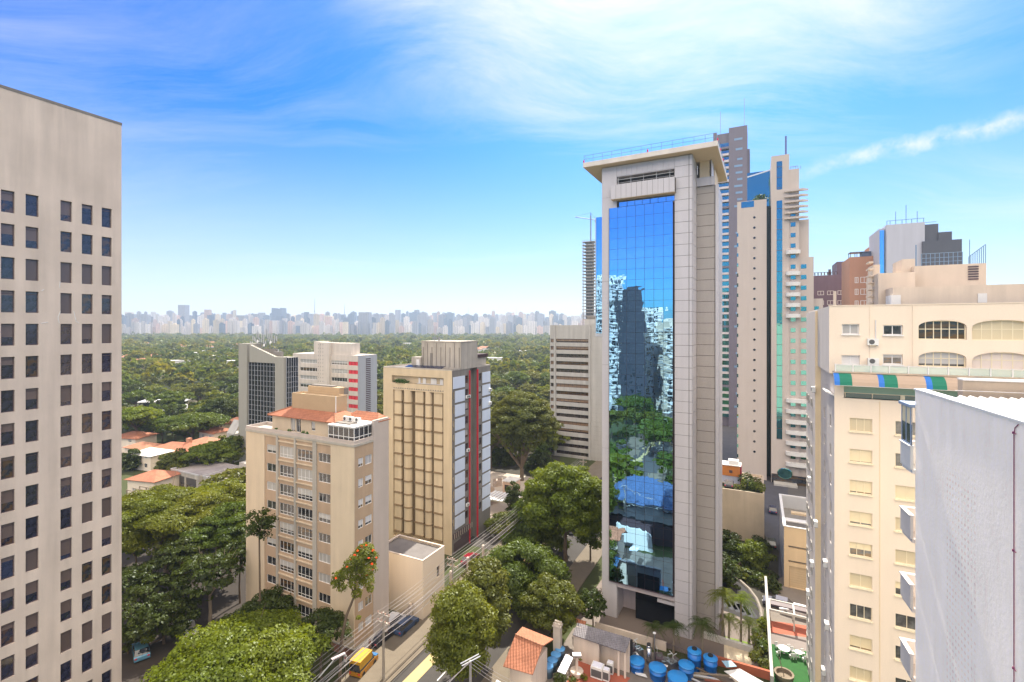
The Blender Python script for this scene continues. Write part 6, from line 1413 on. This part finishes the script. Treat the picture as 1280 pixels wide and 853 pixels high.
# curved drive with its kerb
arc = [(899, 714), (912, 719), (925, 727), (937, 738), (946, 750), (951, 763), (953, 778)]
inn = [(944, 782), (936, 778), (925, 772), (912, 766), (899, 762)]
px_sheet('drive', arc+inn, .03, pm('drive asphalt', (.028, .025, .026), .9, .2, .5))
b = MB(); P_ = [tuple(G(*a))+(.08,) for a in arc]; b.tube(P_, .28, 6); tag(b.build('kerb', pm('kerb stone', (.27, .235, .20), .9, .1, .5)), kind='structure')
b = MB()
for k in range(5): a = G(905+k*8, 752+k*3.2); b.face([(a.x-.8, a.y-1.6, .036), (a.x+.5, a.y-1.6, .036), (a.x+.8, a.y+1.4, .036), (a.x-.5, a.y+1.4, .036)])
tag(b.build('grass_pavers', pm('dark pavers', (.04, .04, .05))), kind='structure')
px_sheet('pebble_patch', [(905, 806), (940, 815), (939, 843), (913, 836), (905, 831)], .03, pm('pale pebbles', (.60, .50, .36), .9, .2, 2, .02, .01))
px_sheet('grass_bed', [(903, 795), (938, 804), (939, 814), (904, 805)], .034, pm('lime grass', (.14, .20, .03), .9, .3, 2, .02))
def low_wall(label, a, c, z, h, t, m, name='low_wall', cat='wall', z0=0):
    p, q = Vector(a), Vector(c); L = (q-p).length; T = MB().box(0, L, -t/2, t/2, z0, z0+h).build(name, m); T.location = (p.x, p.y, z); T.rotation_euler = (0, 0, math.atan2((q-p).y, (q-p).x)); return tag(T, label, cat)
low_wall('low grey wall with a dark cap crossing the palm garden', G(880, 797), G(941, 816), 0, .8, .5, stone2)
low_wall('low brick red wall below the pebble patch', G(893, 830), G(963, 850), 0, 1.1, .35, pm('red wall', (.38, .11, .06), .9, .15, 1))
low_wall('pale wall between the tower plaza and the tank yard', G(744, 788), G(833, 814), 0, 1.2, .3, pearl)
T = thing('railing', 'dark railing continuing the pale yard wall before the tower pier', 'railing', (*G(833, 814), 0), math.atan2(*(list(G(872, 828)-G(833, 814))[::-1])))
b = MB(); L = (G(872, 828)-G(833, 814)).length; [b.tube([(k*L/16, 0, 0), (k*L/16, 0, 1.1)], .02, 4) for k in range(17)]; b.tube([(0, 0, 1.1), (L, 0, 1.1)], .04, 5); b.build('bars', windark, T)
for k in range(11):
    px, py = 940+rs.uniform(-2, 14)+k*.6, 781+k*6.4; q = G(px, py); r = rs.uniform(.6, 1.0); m = (L_olive, L_yel, L_mid)[k % 3]
    lq = leaf_quads(np.random.default_rng(90+k), [(0, 0, r*.7, r, r, r*.8)], .2, 18, thick=.6); o = place('garden_shrub', quads_mesh('garden_shrub', lq, m), None, (q.x, q.y, 0), 0)
    tag(o, 'leafy shrub in the strip garden along the pale boundary wall', 'shrub', 'shrubs along the pale boundary wall')
# garden furniture on the lawn
def table(label, px, py, r):
    q = G(px, py); T = thing('garden_table', label, 'table', (q.x, q.y, 0)); b = MB(); b.lathe((0, 0, 0), [(r*.5, 0), (.08, .05), (.06, .68), (r, .7), (r, .75)], 16); b.build('table', whitep, T)
    for k in range(4):
        a = k*1.57+.4; b = MB(); x, y = math.cos(a)*(r+.35), math.sin(a)*(r+.35); b.box(x-.22, x+.22, y-.22, y+.22, .4, .46); [b.box(x+u*.18-.03, x+u*.18+.03, y+v*.18-.03, y+v*.18+.03, 0, .4) for u in (-1, 1) for v in (-1, 1)]; b.box(x-.22, x+.22, y+(.18 if y > 0 else -.22), y+(.22 if y > 0 else -.18), .46, .85)
        o = b.build('garden_chair', whitep); o.location = (q.x, q.y, 0); tag(o, 'small white chair round the '+label.split(' on')[0], 'chair', 'white chairs on the lawn')
table('larger white round table on the lawn', 980, 817, .75); table('smaller white round table on the lawn', 998, 822, .5)
q = G(980, 850); T = thing('wooden_planter', 'round brown wooden tub with a pole on the lawn near the white wall', 'planter', (q.x, q.y, 0))
b = MB(); b.lathe((0, 0, 0), [(.9, 0), (1.1, .5), (1.15, .9), (.9, .9), (.85, .5)], 14); b.build('tub', barkl, T); b = MB(); b.tube([(0, 0, .5), (-.4, .4, 2.6)], .05, 5); b.build('pole', barkl, T)

# ------------------------------------------------------------------ tank yard
def tank(label, px, py, r, h, lid=True):
    q = G(px, py); T = thing('water_tank', label, 'water tank', (q.x, q.y, 0)); b = MB()
    b.lathe((0, 0, 0), [(r*.86, 0), (r*.9, .1), (r*.96, h*.62), (r*1.0, h*.63), (r*1.0, h*.72), (r*.97, h*.73), (r*1.0, h-.02)], 28); b.build('tank', tank_blue, T, True)
    b = MB(); b.lathe((0, 0, h-.02), [(r*1.05, 0), (r*1.05, .1), (r*.9, .16), (r*.4, .26), (r*.2, .34), (.02, .34)], 28); b.build('lid', flat('blue tank lid', (.02, .22, .58), .4), T, True); return T
tank('blue water tank leftmost in the yard row', 796, 838, .98, 1.25); tank('blue water tank second from the left, wide lid dished', 822, 848, 1.05, 1.35); tank('blue water tank at the bottom edge, third from the left', 847, 866, 1.15, 1.9)
tank('blue water tank behind the bottom one, half covered', 858, 846, .95, 1.5); tank('tall blue water tank with a black cap, rear one', 868, 836, .85, 2.3); tank('tall blue water tank with a black cap, rightmost', 888, 842, .85, 2.0)
for (px, py, h) in ((868, 836, 2.6), (888, 842, 2.3)):
    q = G(px, py); b = MB(); b.cyl((0, 0, 0), .32, .14, 14); o = b.build('tank_cap', rubber); o.location = (q.x, q.y, h+.0); tag(o, 'black round cap on the '+('rear' if h > 2.5 else 'rightmost')+' tall blue tank', 'cap')
q = G(811, 830); T = thing('flue', 'shiny metal flue with a black cowl beside the dark sheds', 'chimney', (q.x, q.y, 0)); b = MB(); b.cyl((0, 0, 0), .33, 2.2, 16); b.cyl((0, 0, 2.2), .33, .3, 16, .18); b.build('pipe', flat('bright steel', (.6, .6, .62), .25, .9), T, True); b = MB(); b.cyl((0, 0, 2.55), .28, .14, 12); b.build('cowl', rubber, T)
q = G(818, 830); T = thing('lamp_post', 'thin garden lamp post with a small white head behind the tanks', 'lamp post', (q.x, q.y, 0)); b = MB(); b.tube([(0, 0, 0), (0, 0, 4.0)], .07, 6); b.build('post', steel, T); b = MB(); b.lathe((0, 0, 4.0), [(.05, 0), (.22, .06), (.2, .16), (.02, .2)], 10); b.build('head', whitep, T)
rs = random.Random(8)
JL = ['cluster of dark machinery', 'grey air cooling unit', 'black drum', 'white plastic board', 'white cylinder', 'brown plank heap', 'plank heap']
for k, (px, py, w, h, m) in enumerate(((790, 818, .8, 1.1, 'd'), (799, 822, .5, 1.3, 'g'), (793, 826, .5, .9, 'w'), (824, 829, .7, 1.0, 'd'), (832, 833, .6, .9, 'g'), (840, 838, .6, 1.2, 'g'), (845, 830, .6, .6, 'd'))):
    q = G(px, py); T = thing('machine_unit', ['dark machinery unit beside the shed roof end', 'upright grey machinery unit next to the metal flue', 'small pale topped unit in front of the dark machinery', 'dark low unit right of the metal flue', 'grey unit behind the second blue tank', 'taller grey unit between the second and fourth blue tanks', 'small dark unit by the plaza railing'][k], 'machine', (q.x, q.y, 0), rs.random()*2)
    mm = {'d': windark, 'g': steel, 'w': acm}[m]; b = MB(); b.box(-w, w, -w*.7, w*.7, .12, h); b.build('casing', mm, T); b = MB(); b.lathe((0, 0, h), [(w*.5, 0), (w*.5, .08), (w*.35, .1)], 12); b.build('fan_grille', acd, T); b = MB(); [b.box(sx*w*.8-.05, sx*w*.8+.05, -w*.6, w*.6, 0, .12) for sx in (-1, 1)]; b.build('feet', steel, T); b = MB(); b.tube([(w*.7, w*.3, h), (w*.7, w*.3, h+.5), (w*.7+.6, w*.3, h+.55)], .05, 6); b.build('pipe', metalw, T)
def board(label, pts, z, m, th=.05, name='board', cat='board'):
    b = MB(); b.slab(*[(*G(px, py, zz), zz) for (px, py, zz) in pts], th); o = b.build(name, m); return tag(o, label, cat)
board('white board lying in front of the leftmost blue tank', [(793, 839, .3), (807, 843, .3), (809, 847, .3), (795, 843, .3)], 0, whitep)
board('white sheet by the second blue tank', [(824, 828, 1.2), (835, 832, 1.2), (834, 834, 1.2), (823, 830, 1.2)], 0, whitep)
board('crumpled white tarpaulin at the bottom edge right of the tanks', [(905, 839, .9), (925, 836, 1.3), (955, 853, 1.0), (935, 860, .7)], 0, whitep, .08, 'tarpaulin', 'tarpaulin')
board('small pale blue glass canopy between the rightmost tank and the pebbles', [(902, 826, 1.5), (914, 826, 1.5), (921, 833, 1.5), (908, 834, 1.5)], 0, flat('pale blue glass', (.35, .55, .68), .15), .06, 'canopy', 'canopy')
for k in range(9):
    q = G(862+rs.uniform(0, 36), 850+rs.uniform(0, 12)); b = MB(); a = rs.random()*3; w = rs.uniform(1.2, 2.6); b.box(-w, w, -.12, .12, .1+k*.08, .22+k*.08); o = b.build('plank', (barkl, pm('rust red board', (.25, .08, .05)), metalw, bark)[k % 4]); o.location = (q.x, q.y, 0); o.rotation_euler = (0, 0, R(-27)+rs.uniform(-.4, .4)); tag(o, 'plank lying in the scrap heap right of the blue tanks', 'plank', 'planks in the yard scrap heap')
# dark corrugated shed
def at(px, py, z): p = G(px, py, z); return (p.x, p.y, z)
A_, B_, C_, D_ = at(722, 778.5, 4.2), at(788.5, 798, 4.2), at(781.5, 816, 3.5), at(715.5, 793.5, 3.5)
T = thing('shed', 'long shed with a dark grey corrugated roof and an open bay, before the mirror tower', 'shed', (D_[0], D_[1], 0)); off = Vector((D_[0], D_[1], 0)); loc_ = lambda *p: [tuple(Vector(q)-off) for q in p]
b = MB(); b.slab(*loc_(A_, B_, C_, D_), .12); b.build('roof', corr, T)
def wallseg(b, a, c, z1a, z1b, t=.2, z0=0, mi=0):
    a, c = Vector(a), Vector(c); d = (c-a).normalized(); n = Vector((-d.y, d.x))*t; i = len(b.v)
    b.v += [(a.x, a.y, z0), (c.x, c.y, z0), (c.x+n.x, c.y+n.y, z0), (a.x+n.x, a.y+n.y, z0), (a.x, a.y, z1a), (c.x, c.y, z1b), (c.x+n.x, c.y+n.y, z1b), (a.x+n.x, a.y+n.y, z1a)]
    for q in ((0, 3, 2, 1), (4, 5, 6, 7), (0, 1, 5, 4), (1, 2, 6, 5), (2, 3, 7, 6), (3, 0, 4, 7)): b.f.append(tuple(i+k for k in q)); b.m.append(mi)
d0 = Vector(loc_(D_)[0][:2]); d1 = Vector(loc_(C_)[0][:2]); a0 = Vector(loc_(A_)[0][:2]); a1 = Vector(loc_(B_)[0][:2]); mid_ = d0.lerp(d1, .50); ins = (a0-d0).normalized()*.35; d0i, d1i, midi = d0+ins, d1+ins, mid_+ins
b = MB(); wallseg(b, d0i, midi, 3.42, 3.42); wallseg(b, a0-ins, d0i, 4.0, 3.4); wallseg(b, a1-ins, a0-ins, 4.0, 4.0); b.build('wall', pearl, T)
b = MB()
for f_ in (.86, .98): p = d0i.lerp(d1i, f_); b.box(p.x-.12, p.x+.12, p.y-.12, p.y+.12, 0, 3.4)
b.build('posts', pearl, T)
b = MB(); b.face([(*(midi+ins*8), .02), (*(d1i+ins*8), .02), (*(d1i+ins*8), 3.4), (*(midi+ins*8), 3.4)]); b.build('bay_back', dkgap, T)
board('scrap of orange roof behind the dark shed', [(716, 772, 3.6), (733, 777, 3.6), (731, 782, 3.2), (716, 778, 3.2)], 0, tile, .1, 'roof_scrap', 'roof')
# small red tiled building at the bottom with its white street wall
r0, r1 = at(644.3, 793.3, 6.0), at(678.4, 807.5, 6.0); e0, e1 = at(628.8, 833, 4.2), at(665.7, 843.5, 4.2); k0, k1 = at(653, 783.5, 4.9), at(692, 799, 4.9)
T = thing('small_house', 'small red tiled gabled building at the bottom between the trees and the round blue lids', 'building', (r0[0], r0[1], 0)); off = Vector((r0[0], r0[1], 0))
b = MB(); b.slab(*loc_(r0, r1, e1, e0), .12)
rf = b.build('roof', tile, T); b = MB(); b.slab(*loc_(k0, k1, r1, r0), .12); b.build('roof', tile, T)
b = MB(); b.tube(loc_(r0, r1), .12, 6); b.build('ridge_tiles', tile2, rf)
P2 = [Vector(q[:2]) for q in loc_(e0, e1, k1, k0)]; cen = sum(P2, Vector((0, 0)))/4; P2 = [cen+(q-cen)*.74 for q in P2]
b = MB(); b.prism([tuple(q) for q in P2], 0, 4.1); b.build('wall', pearl, T)
T2 = thing('street_wall', 'white front wall with a sloping coping and a dark name plate at the bottom edge', 'wall', (*G(622, 853, 4.2), 0), R(-27)); 
b = MB(); i = len(b.v); pr = [(0, 0), (7.2, 0), (7.2, 3.1), (5.4, 3.9), (4.4, 4.1), (3.2, 3.9), (0, 4.6)]
b.v += [(x, -.45, z) for x, z in pr]+[(x, -.15, z) for x, z in pr]; n = len(pr); b.f.append(tuple(range(i, i+n))); b.m.append(0); b.f.append(tuple(reversed(range(i+n, i+2*n)))); b.m.append(0)
for k in range(n): j = (k+1) % n; b.f.append((i+k, i+n+k, i+n+j, i+j)); b.m.append(0)
b.build('wall', whitep, T2); b = MB(); b.box(.5, 2.4, -.5, -.451, 3.2, 3.6); b.build('name_plate', flat('bronze plate', (.10, .06, .05)), T2)
q = G(697, 822); T = thing('stone_chimney', 'pale square masonry chimney behind the round blue lids', 'chimney', (q.x, q.y, 0), R(-27)); b = MB(); b.box(-.5, .5, -.4, .4, 0, 4.3); b.box(-.6, .6, -.5, .5, 4.3, 4.5); b.box(-.5, .5, -.4, -.2, 4.5, 4.8); b.box(-.5, .5, .2, .4, 4.5, 4.8); b.build('stack', pm('pale block', (.50, .44, .38), .9, .15, 1, .2, .01), T)
for k, (px, py) in enumerate(((700, 809.5), (695, 816.5), (690.5, 823.5), (685.3, 831))):
    p = G(px, py, 1.5); T = thing('water_drum', ['rearmost blue lidded drum under the masonry chimney', 'second blue lidded drum from the chimney', 'third blue lidded drum from the chimney', 'front blue lidded drum of the row of four'][k], 'water drum', (p.x, p.y, 0)); b = MB(); b.lathe((0, 0, 0), [(.55, 0), (.58, .8), (.62, .82), (.62, 1.3)], 18); b.build('drum', flat('grey blue drum', (.12, .2, .3), .5), T, True)
    b = MB(); b.lathe((0, 0, 1.3), [(.70, 0), (.70, .08), (.62, .13), (.35, .22), (.02, .26)], 22); b.build('lid', flat('glossy blue lid', (.10, .30, .60), .18), T, True)
board('white tilted lean-to roof right of the round blue lids', [(707.5, 817.7, 3.6), (716.3, 822.3, 3.6), (706.6, 842.5, 3.2), (696.8, 839, 3.2)], 0, flat('white sheet roof', (.74, .76, .86), .4), .1, 'lean_to_roof', 'roof')
low_wall('cream wall under the white lean-to roof', G(701, 851), G(711, 831), 0, 1.4, .2, creamm)
px_sheet('terracotta_paving', [(722, 826), (788, 848), (770, 870), (700, 870)], .03, pm('terracotta paving', (.36, .10, .06)))
q = G(721, 843); T = thing('pedestal', 'stone pedestal with a square top on a round base in the red paved yard', 'pedestal', (q.x, q.y, 0)); b = MB(); b.lathe((0, 0, 0), [(.85, 0), (.85, .5), (.75, .55), (.2, .6), (.16, 2.4)], 20); b.build('column', pearl, T); b = MB(); b.box(-.55, .55, -.35, .35, 2.4, 2.6); b.build('top', steel, T)
for k, (px, py, w) in enumerate(((747, 846, .75), (758, 851, .4), (763, 842, .4))):
    q = G(px, py); T = thing('cooling_unit', ['large pale boxed cooling unit in the red paved yard', 'small white cabinet right of the large cooling unit', 'rear small white cabinet by the shed post'][k], 'machine', (q.x, q.y, 0), R(-27)); b = MB(); b.box(-w, w, -w*.8, w*.8, .1, 1.5); b.build('casing', acm, T); b = MB(); b.box(-w*.8, w*.8, -w*.6, w*.6, 1.5, 1.58); b.build('lid', flat('pale lilac lid', (.72, .72, .82)), T); b = MB(); b.box(-w*.9, w*.9, -w*.8-.02, -w*.8-.001, .3, 1.2); b.build('grille', acd, T)
for k, (px, py, r) in enumerate(((700, 853, .9), (716, 856, .7), (730, 850, .5), (727, 826, .45))):
    q = G(px, py); lq = leaf_quads(np.random.default_rng(130+k), [(0, 0, r*.6, r, r, r*.7)], .14, 30, thick=.6); o = place('yard_shrub', quads_mesh('yard_shrub', lq, (L_dark, L_mid, L_yel, L_yel)[k]), None, (q.x, q.y, 0)); tag(o, ['largest dark shrub at the bottom edge by the lean-to roof', 'shrub at the bottom edge beside the round pedestal base', 'low yellow shrub between pedestal and cooling unit', 'small shrub behind the pedestal'][k], 'shrub')

# ------------------------------------------------------------------ street life
def car(label, x, y, rz, col, L=4.3, Wd=1.75, Hh=1.45, name='car', cat='car', van=False, z=0, group=None):
    T = thing(name, label, cat, (x, y, z), rz, group); w = Wd/2; b = MB()
    prof = [(-L/2, .35), (-L/2+.05, .75), (-L/2+.2, .88), (L/2-1.1, .92), (L/2-.1, .74), (L/2, .4), (L/2-.1, .22), (-L/2+.1, .22)]
    i = len(b.v); n = len(prof)
    b.v += [(-w, p, z_) for p, z_ in prof]+[(w, p, z_) for p, z_ in prof]
    b.f.append(tuple(range(i, i+n))); b.m.append(0); b.f.append(tuple(reversed(range(i+n, i+2*n)))); b.m.append(0)
    for k in range(n): j = (k+1) % n; b.f.append((i+k, i+n+k, i+n+j, i+j)); b.m.append(0)
    f0, f1, r1, r0 = (L/2-1.25, L/2-1.9, -L/2+.75, -L/2+.2) if not van else (L/2-.8, L/2-1.2, -L/2+.1, -L/2+.05); t = w*.82
    b.face([(-t, f1, Hh), (t, f1, Hh), (t, r1, Hh), (-t, r1, Hh)], 0); b.build('body', flat('car paint '+label[:9], col, .25, .2), T)
    b = MB(); q = .90; b.face([(-w*.96, f0, q), (w*.96, f0, q), (t, f1, Hh-.01), (-t, f1, Hh-.01)]); b.face([(w*.96, r0, q), (-w*.96, r0, q), (-t, r1, Hh-.01), (t, r1, Hh-.01)])
    for s in (-1, 1): b.face([(s*w*.96, f0, q), (s*w*.96, r0, q), (s*t, r1, Hh-.01), (s*t, f1, Hh-.01)])
    b.build('windows', g_dark, T)
    for sx in (-1, 1):
        for yy in (L/2-.85, -L/2+.8):
            b = MB(); b.cyl((0, 0, -.1), .31, .2, 14); o = b.build('wheel', rubber, T); o.location = (sx*(w-.09), yy, .31); o.rotation_euler = (0, R(90), 0)
        b = MB(); b.box(sx*w*.75-.15, sx*w*.75+.15, L/2-.04, L/2+.02, .55, .7); b.build('headlight', whitep, T)
        b = MB(); b.box(sx*w*.78-.12, sx*w*.78+.12, -L/2-.01, -L/2+.04, .6, .78); b.build('tail_light', redm, T)
    return T
R27 = -R(27)
for (lb_, px, py, dz, col) in (('dark hatchback stopped under the trees by the sunlit pavement', 690, 704, 0, (.02, .02, .03)), ('white car on the sunlit road at the left edge of the mirror tower', 746, 668, 0, (.7, .7, .7)), ('silver car under the trees beyond the dark hatchback', 716, 664, 0, (.4, .42, .45)),
        ('grey car parked in the court below the low beige building', 972, 758, 1.5, (.12, .12, .16)), ('small white car parked by the pergola', 994, 768, 1.5, (.75, .75, .78)), ('black car in the side road beside the planter wall', 964, 682, 0, (.02, .02, .02)), ('dark blue car higher up in the side road', 966, 640, 0, (.03, .04, .1)), ('bluish car under the feathery trees at the left', 176, 818, 1.2, (.12, .3, .45)), ('pale car half hidden below the trees left of the beige block', 236, 792, 1.2, (.6, .55, .52)), ('white parked car seen through the stems left of the beige block', 212, 776, 1.2, (.75, .72, .7)),
        ('dull blue hatchback parked under the wires beside the beige block', 507, 786, 0, (.06, .10, .2)), ('white van parked at the back corner of the beige block', 490, 782, 0, (.7, .72, .78)), ('dark parked car beneath the wires', 478, 800, 0, (.03, .03, .04)), ('red roofed car peeping out above the street trees', 588, 702, 0, (.22, .01, .02))):
    q = G(px, py); car(lb_, q.x, q.y, R27+dz, col, van='van' in lb_)
for k, (dx, c) in enumerate(((-4, (.7, .7, .7)), (-1.6, (.08, .08, .1)))):
    w_ = pw.w(pw.ax(912, 2.8)+dx+1.5, 3.0, zw+.16); car(['white car parked on the planter terrace under the timber box', 'dark car parked on the planter terrace under the timber box'][k], w_[0], w_[1], R27, c, 3.9, z=w_[2])
q = G(455, 836); T = car('yellow box van with a blue nose standing before the beige block corner', q.x, q.y, R27+R(8), (.50, .22, .02), 4.0, 1.7, 1.8, 'van', 'van', True)
b = MB(); b.box(-.8, .8, -1.9, .7, 1.2, 2.2); b.build('cargo_box', flat('yellow paint', (.55, .30, .02), .6), T); b = MB(); b.box(-.8, .8, 1.5, 2.01, .5, .92); b.build('bonnet', flat('blue paint', (.05, .17, .38), .3), T)
concp = pm('pole concrete', (.34, .30, .26), .9, .15, 1, .2)
def pole(label, p, h, arms=2, name='utility_pole'):
    T = thing(name, label, 'utility pole', (p[0], p[1], 0), R27); b = MB(); b.tube([(0, 0, 0), (0, 0, h)], [.19, .12], 8); b.build('post', concp, T)
    for k in range(arms):
        z = h-.35-k*1.0; b = MB(); b.box(-1.0, 1.0, -.06, .06, z-.06, z+.06); b.build('crossarm', concp, T)
        for x in (-.9, -.3, .3, .9): b = MB(); b.lathe((x, 0, z+.06), [(.04, 0), (.07, .08), (.05, .16), (.07, .22)], 8); b.build('insulator', pm('insulator', (.45, .25, .2), .3), T)
    return T
PZ = 8.6; ppos = [S(-42.3, 12), S(-42.3, 47), S(-42.6, 63), S(-42.9, 95), S(-43, 128)]
plab = ['nearest concrete pole on the near pavement', 'concrete pole at the bottom edge carrying the bundle of wires', 'second concrete pole, behind the one at the bottom edge', 'concrete pole by the foot of the ochre block', 'far concrete pole beyond the ochre block']
for k, p in enumerate(ppos): pole(plab[k], p, PZ, 2)
def wire(label, pts, r=.018, n=10, m=None, sag=.5, group=None):
    b = MB(); P = []
    for i in range(len(pts)-1):
        a, c = Vector(pts[i]), Vector(pts[i+1])
        for k in range(n+(i == len(pts)-2)): t = k/n; P.append(a.lerp(c, t)-Vector((0, 0, sag*4*t*(1-t))))
    b.tube(P, r, 4); o = b.build('power_cable', m or steelw); return tag(o, label, 'cable', group)
steelw = flat('cable grey', (.30, .27, .27), .6)
for k in range(11):
    off = (-.9, -.3, .3, .9, -.9, .9, 0, 0, .12, -.12, .2)[k]; z = (8.45, 8.45, 8.45, 8.45, 7.45, 7.45, 6.8, 6.5, 6.2, 5.9, 5.5)[k]
    pts = [(p[0]+off*E27.x, p[1]+off*E27.y, z) for p in ppos]
    wire('street cable strung from pole to pole beside the beige block', pts, .02 if k < 6 else .04, 9, None, .35+.05*(k % 4), 'cables along the street')
p = W(588, 50); T = pole('tall pole with a slanted double crossarm in front of the street trees', (p.x, p.y), Z(826, 50), 0)
b = MB(); hz_ = Z(826, 50); b.tube([(-.9, -.5, hz_-.3), (.5, .9, hz_+.3)], .06, 6); b.tube([(-.6, -.7, hz_-.3), (.8, .7, hz_+.3)], .06, 6); b.build('crossarm', metalw, T)
for k in range(4):
    q = W(690, 47+k*.3); wire('cable running right from the pole with the slanted crossarm', [(p.x+.3-.2*k, p.y+.4-.3*k, hz_), (q.x, q.y-k*.6, Z(868+k*4, 47))], .018, 8, None, .5, 'cables right of the slanted crossarm'); q = W(480, 42)
    wire('cable running left down from the pole with the slanted crossarm', [(p.x-.3+.2*k, p.y-.4+.2*k, hz_), (q.x, q.y+k*.7, hz_-1)], .018, 8, None, .5, 'cables left of the slanted crossarm')
p = W(396, 50); T = thing('street_lamp', 'street lamp with a long slanted arm at the bottom left of the street', 'street lamp', (p.x, p.y, 0)); zA = Z(846, 50)
b = MB(); b.tube([(-.3, 0, 0), (-.3, 0, zA-.6), (.3, 0, zA), (2.0, .3, Z(823, 50))], [.12, .09, .07, .05], 7); b.build('mast', metalw, T)
b = MB(); zB = Z(823, 50); b.slab((1.4, .2, zB-.15), (1.6, .0, zB-.15), (2.9, .3, zB+.32), (2.7, .5, zB+.32), .12); b.build('lamp_head', flat('lamp head', (.6, .5, .5)), T)
q = G(432, 850); T = thing('street_sign', 'small white street sign on a thin post', 'sign', (q.x, q.y, 0), R27); b = MB(); b.tube([(0, 0, 0), (0, 0, 3.2)], .04, 6); b.build('post', steel, T); b = MB(); b.box(-.28, .28, -.05, -.02, 2.3, 3.2); b.build('plate', whitep, T); b = MB(); b.lathe((0, 0, 0), [(.16, 0), (.16, .01)], 16); o = b.build('mark', flat('dull red mark', (.5, .12, .1)), T); o.location = (0, -.052, 2.8); o.rotation_euler = (R(90), 0, 0)
# gate fence along the pavement past the beige block
T = thing('street_fence', 'iron street fence with masonry posts along the pavement beside the two blocks', 'fence', (*S(-47.3, 53)[:2], 0), math.atan2(B27.y, B27.x))
b = MB(); [b.tube([(k*.45, 0, 0), (k*.45, 0, 2.2)], .025, 4) for k in range(66)]; b.tube([(0, 0, 2.2), (29.5, 0, 2.2)], .04, 5); b.tube([(0, 0, .3), (29.5, 0, .3)], .04, 5); b.build('railing', windark, T)
for k in range(6): b = MB(); b.box(k*5.5-.2, k*5.5+.2, -.2, .2, 0, 2.5); b.build('post', pearl, T)
rs = random.Random(9)
for k, (px, py) in enumerate(((655, 688), (694, 716), (610, 712))):
    pass
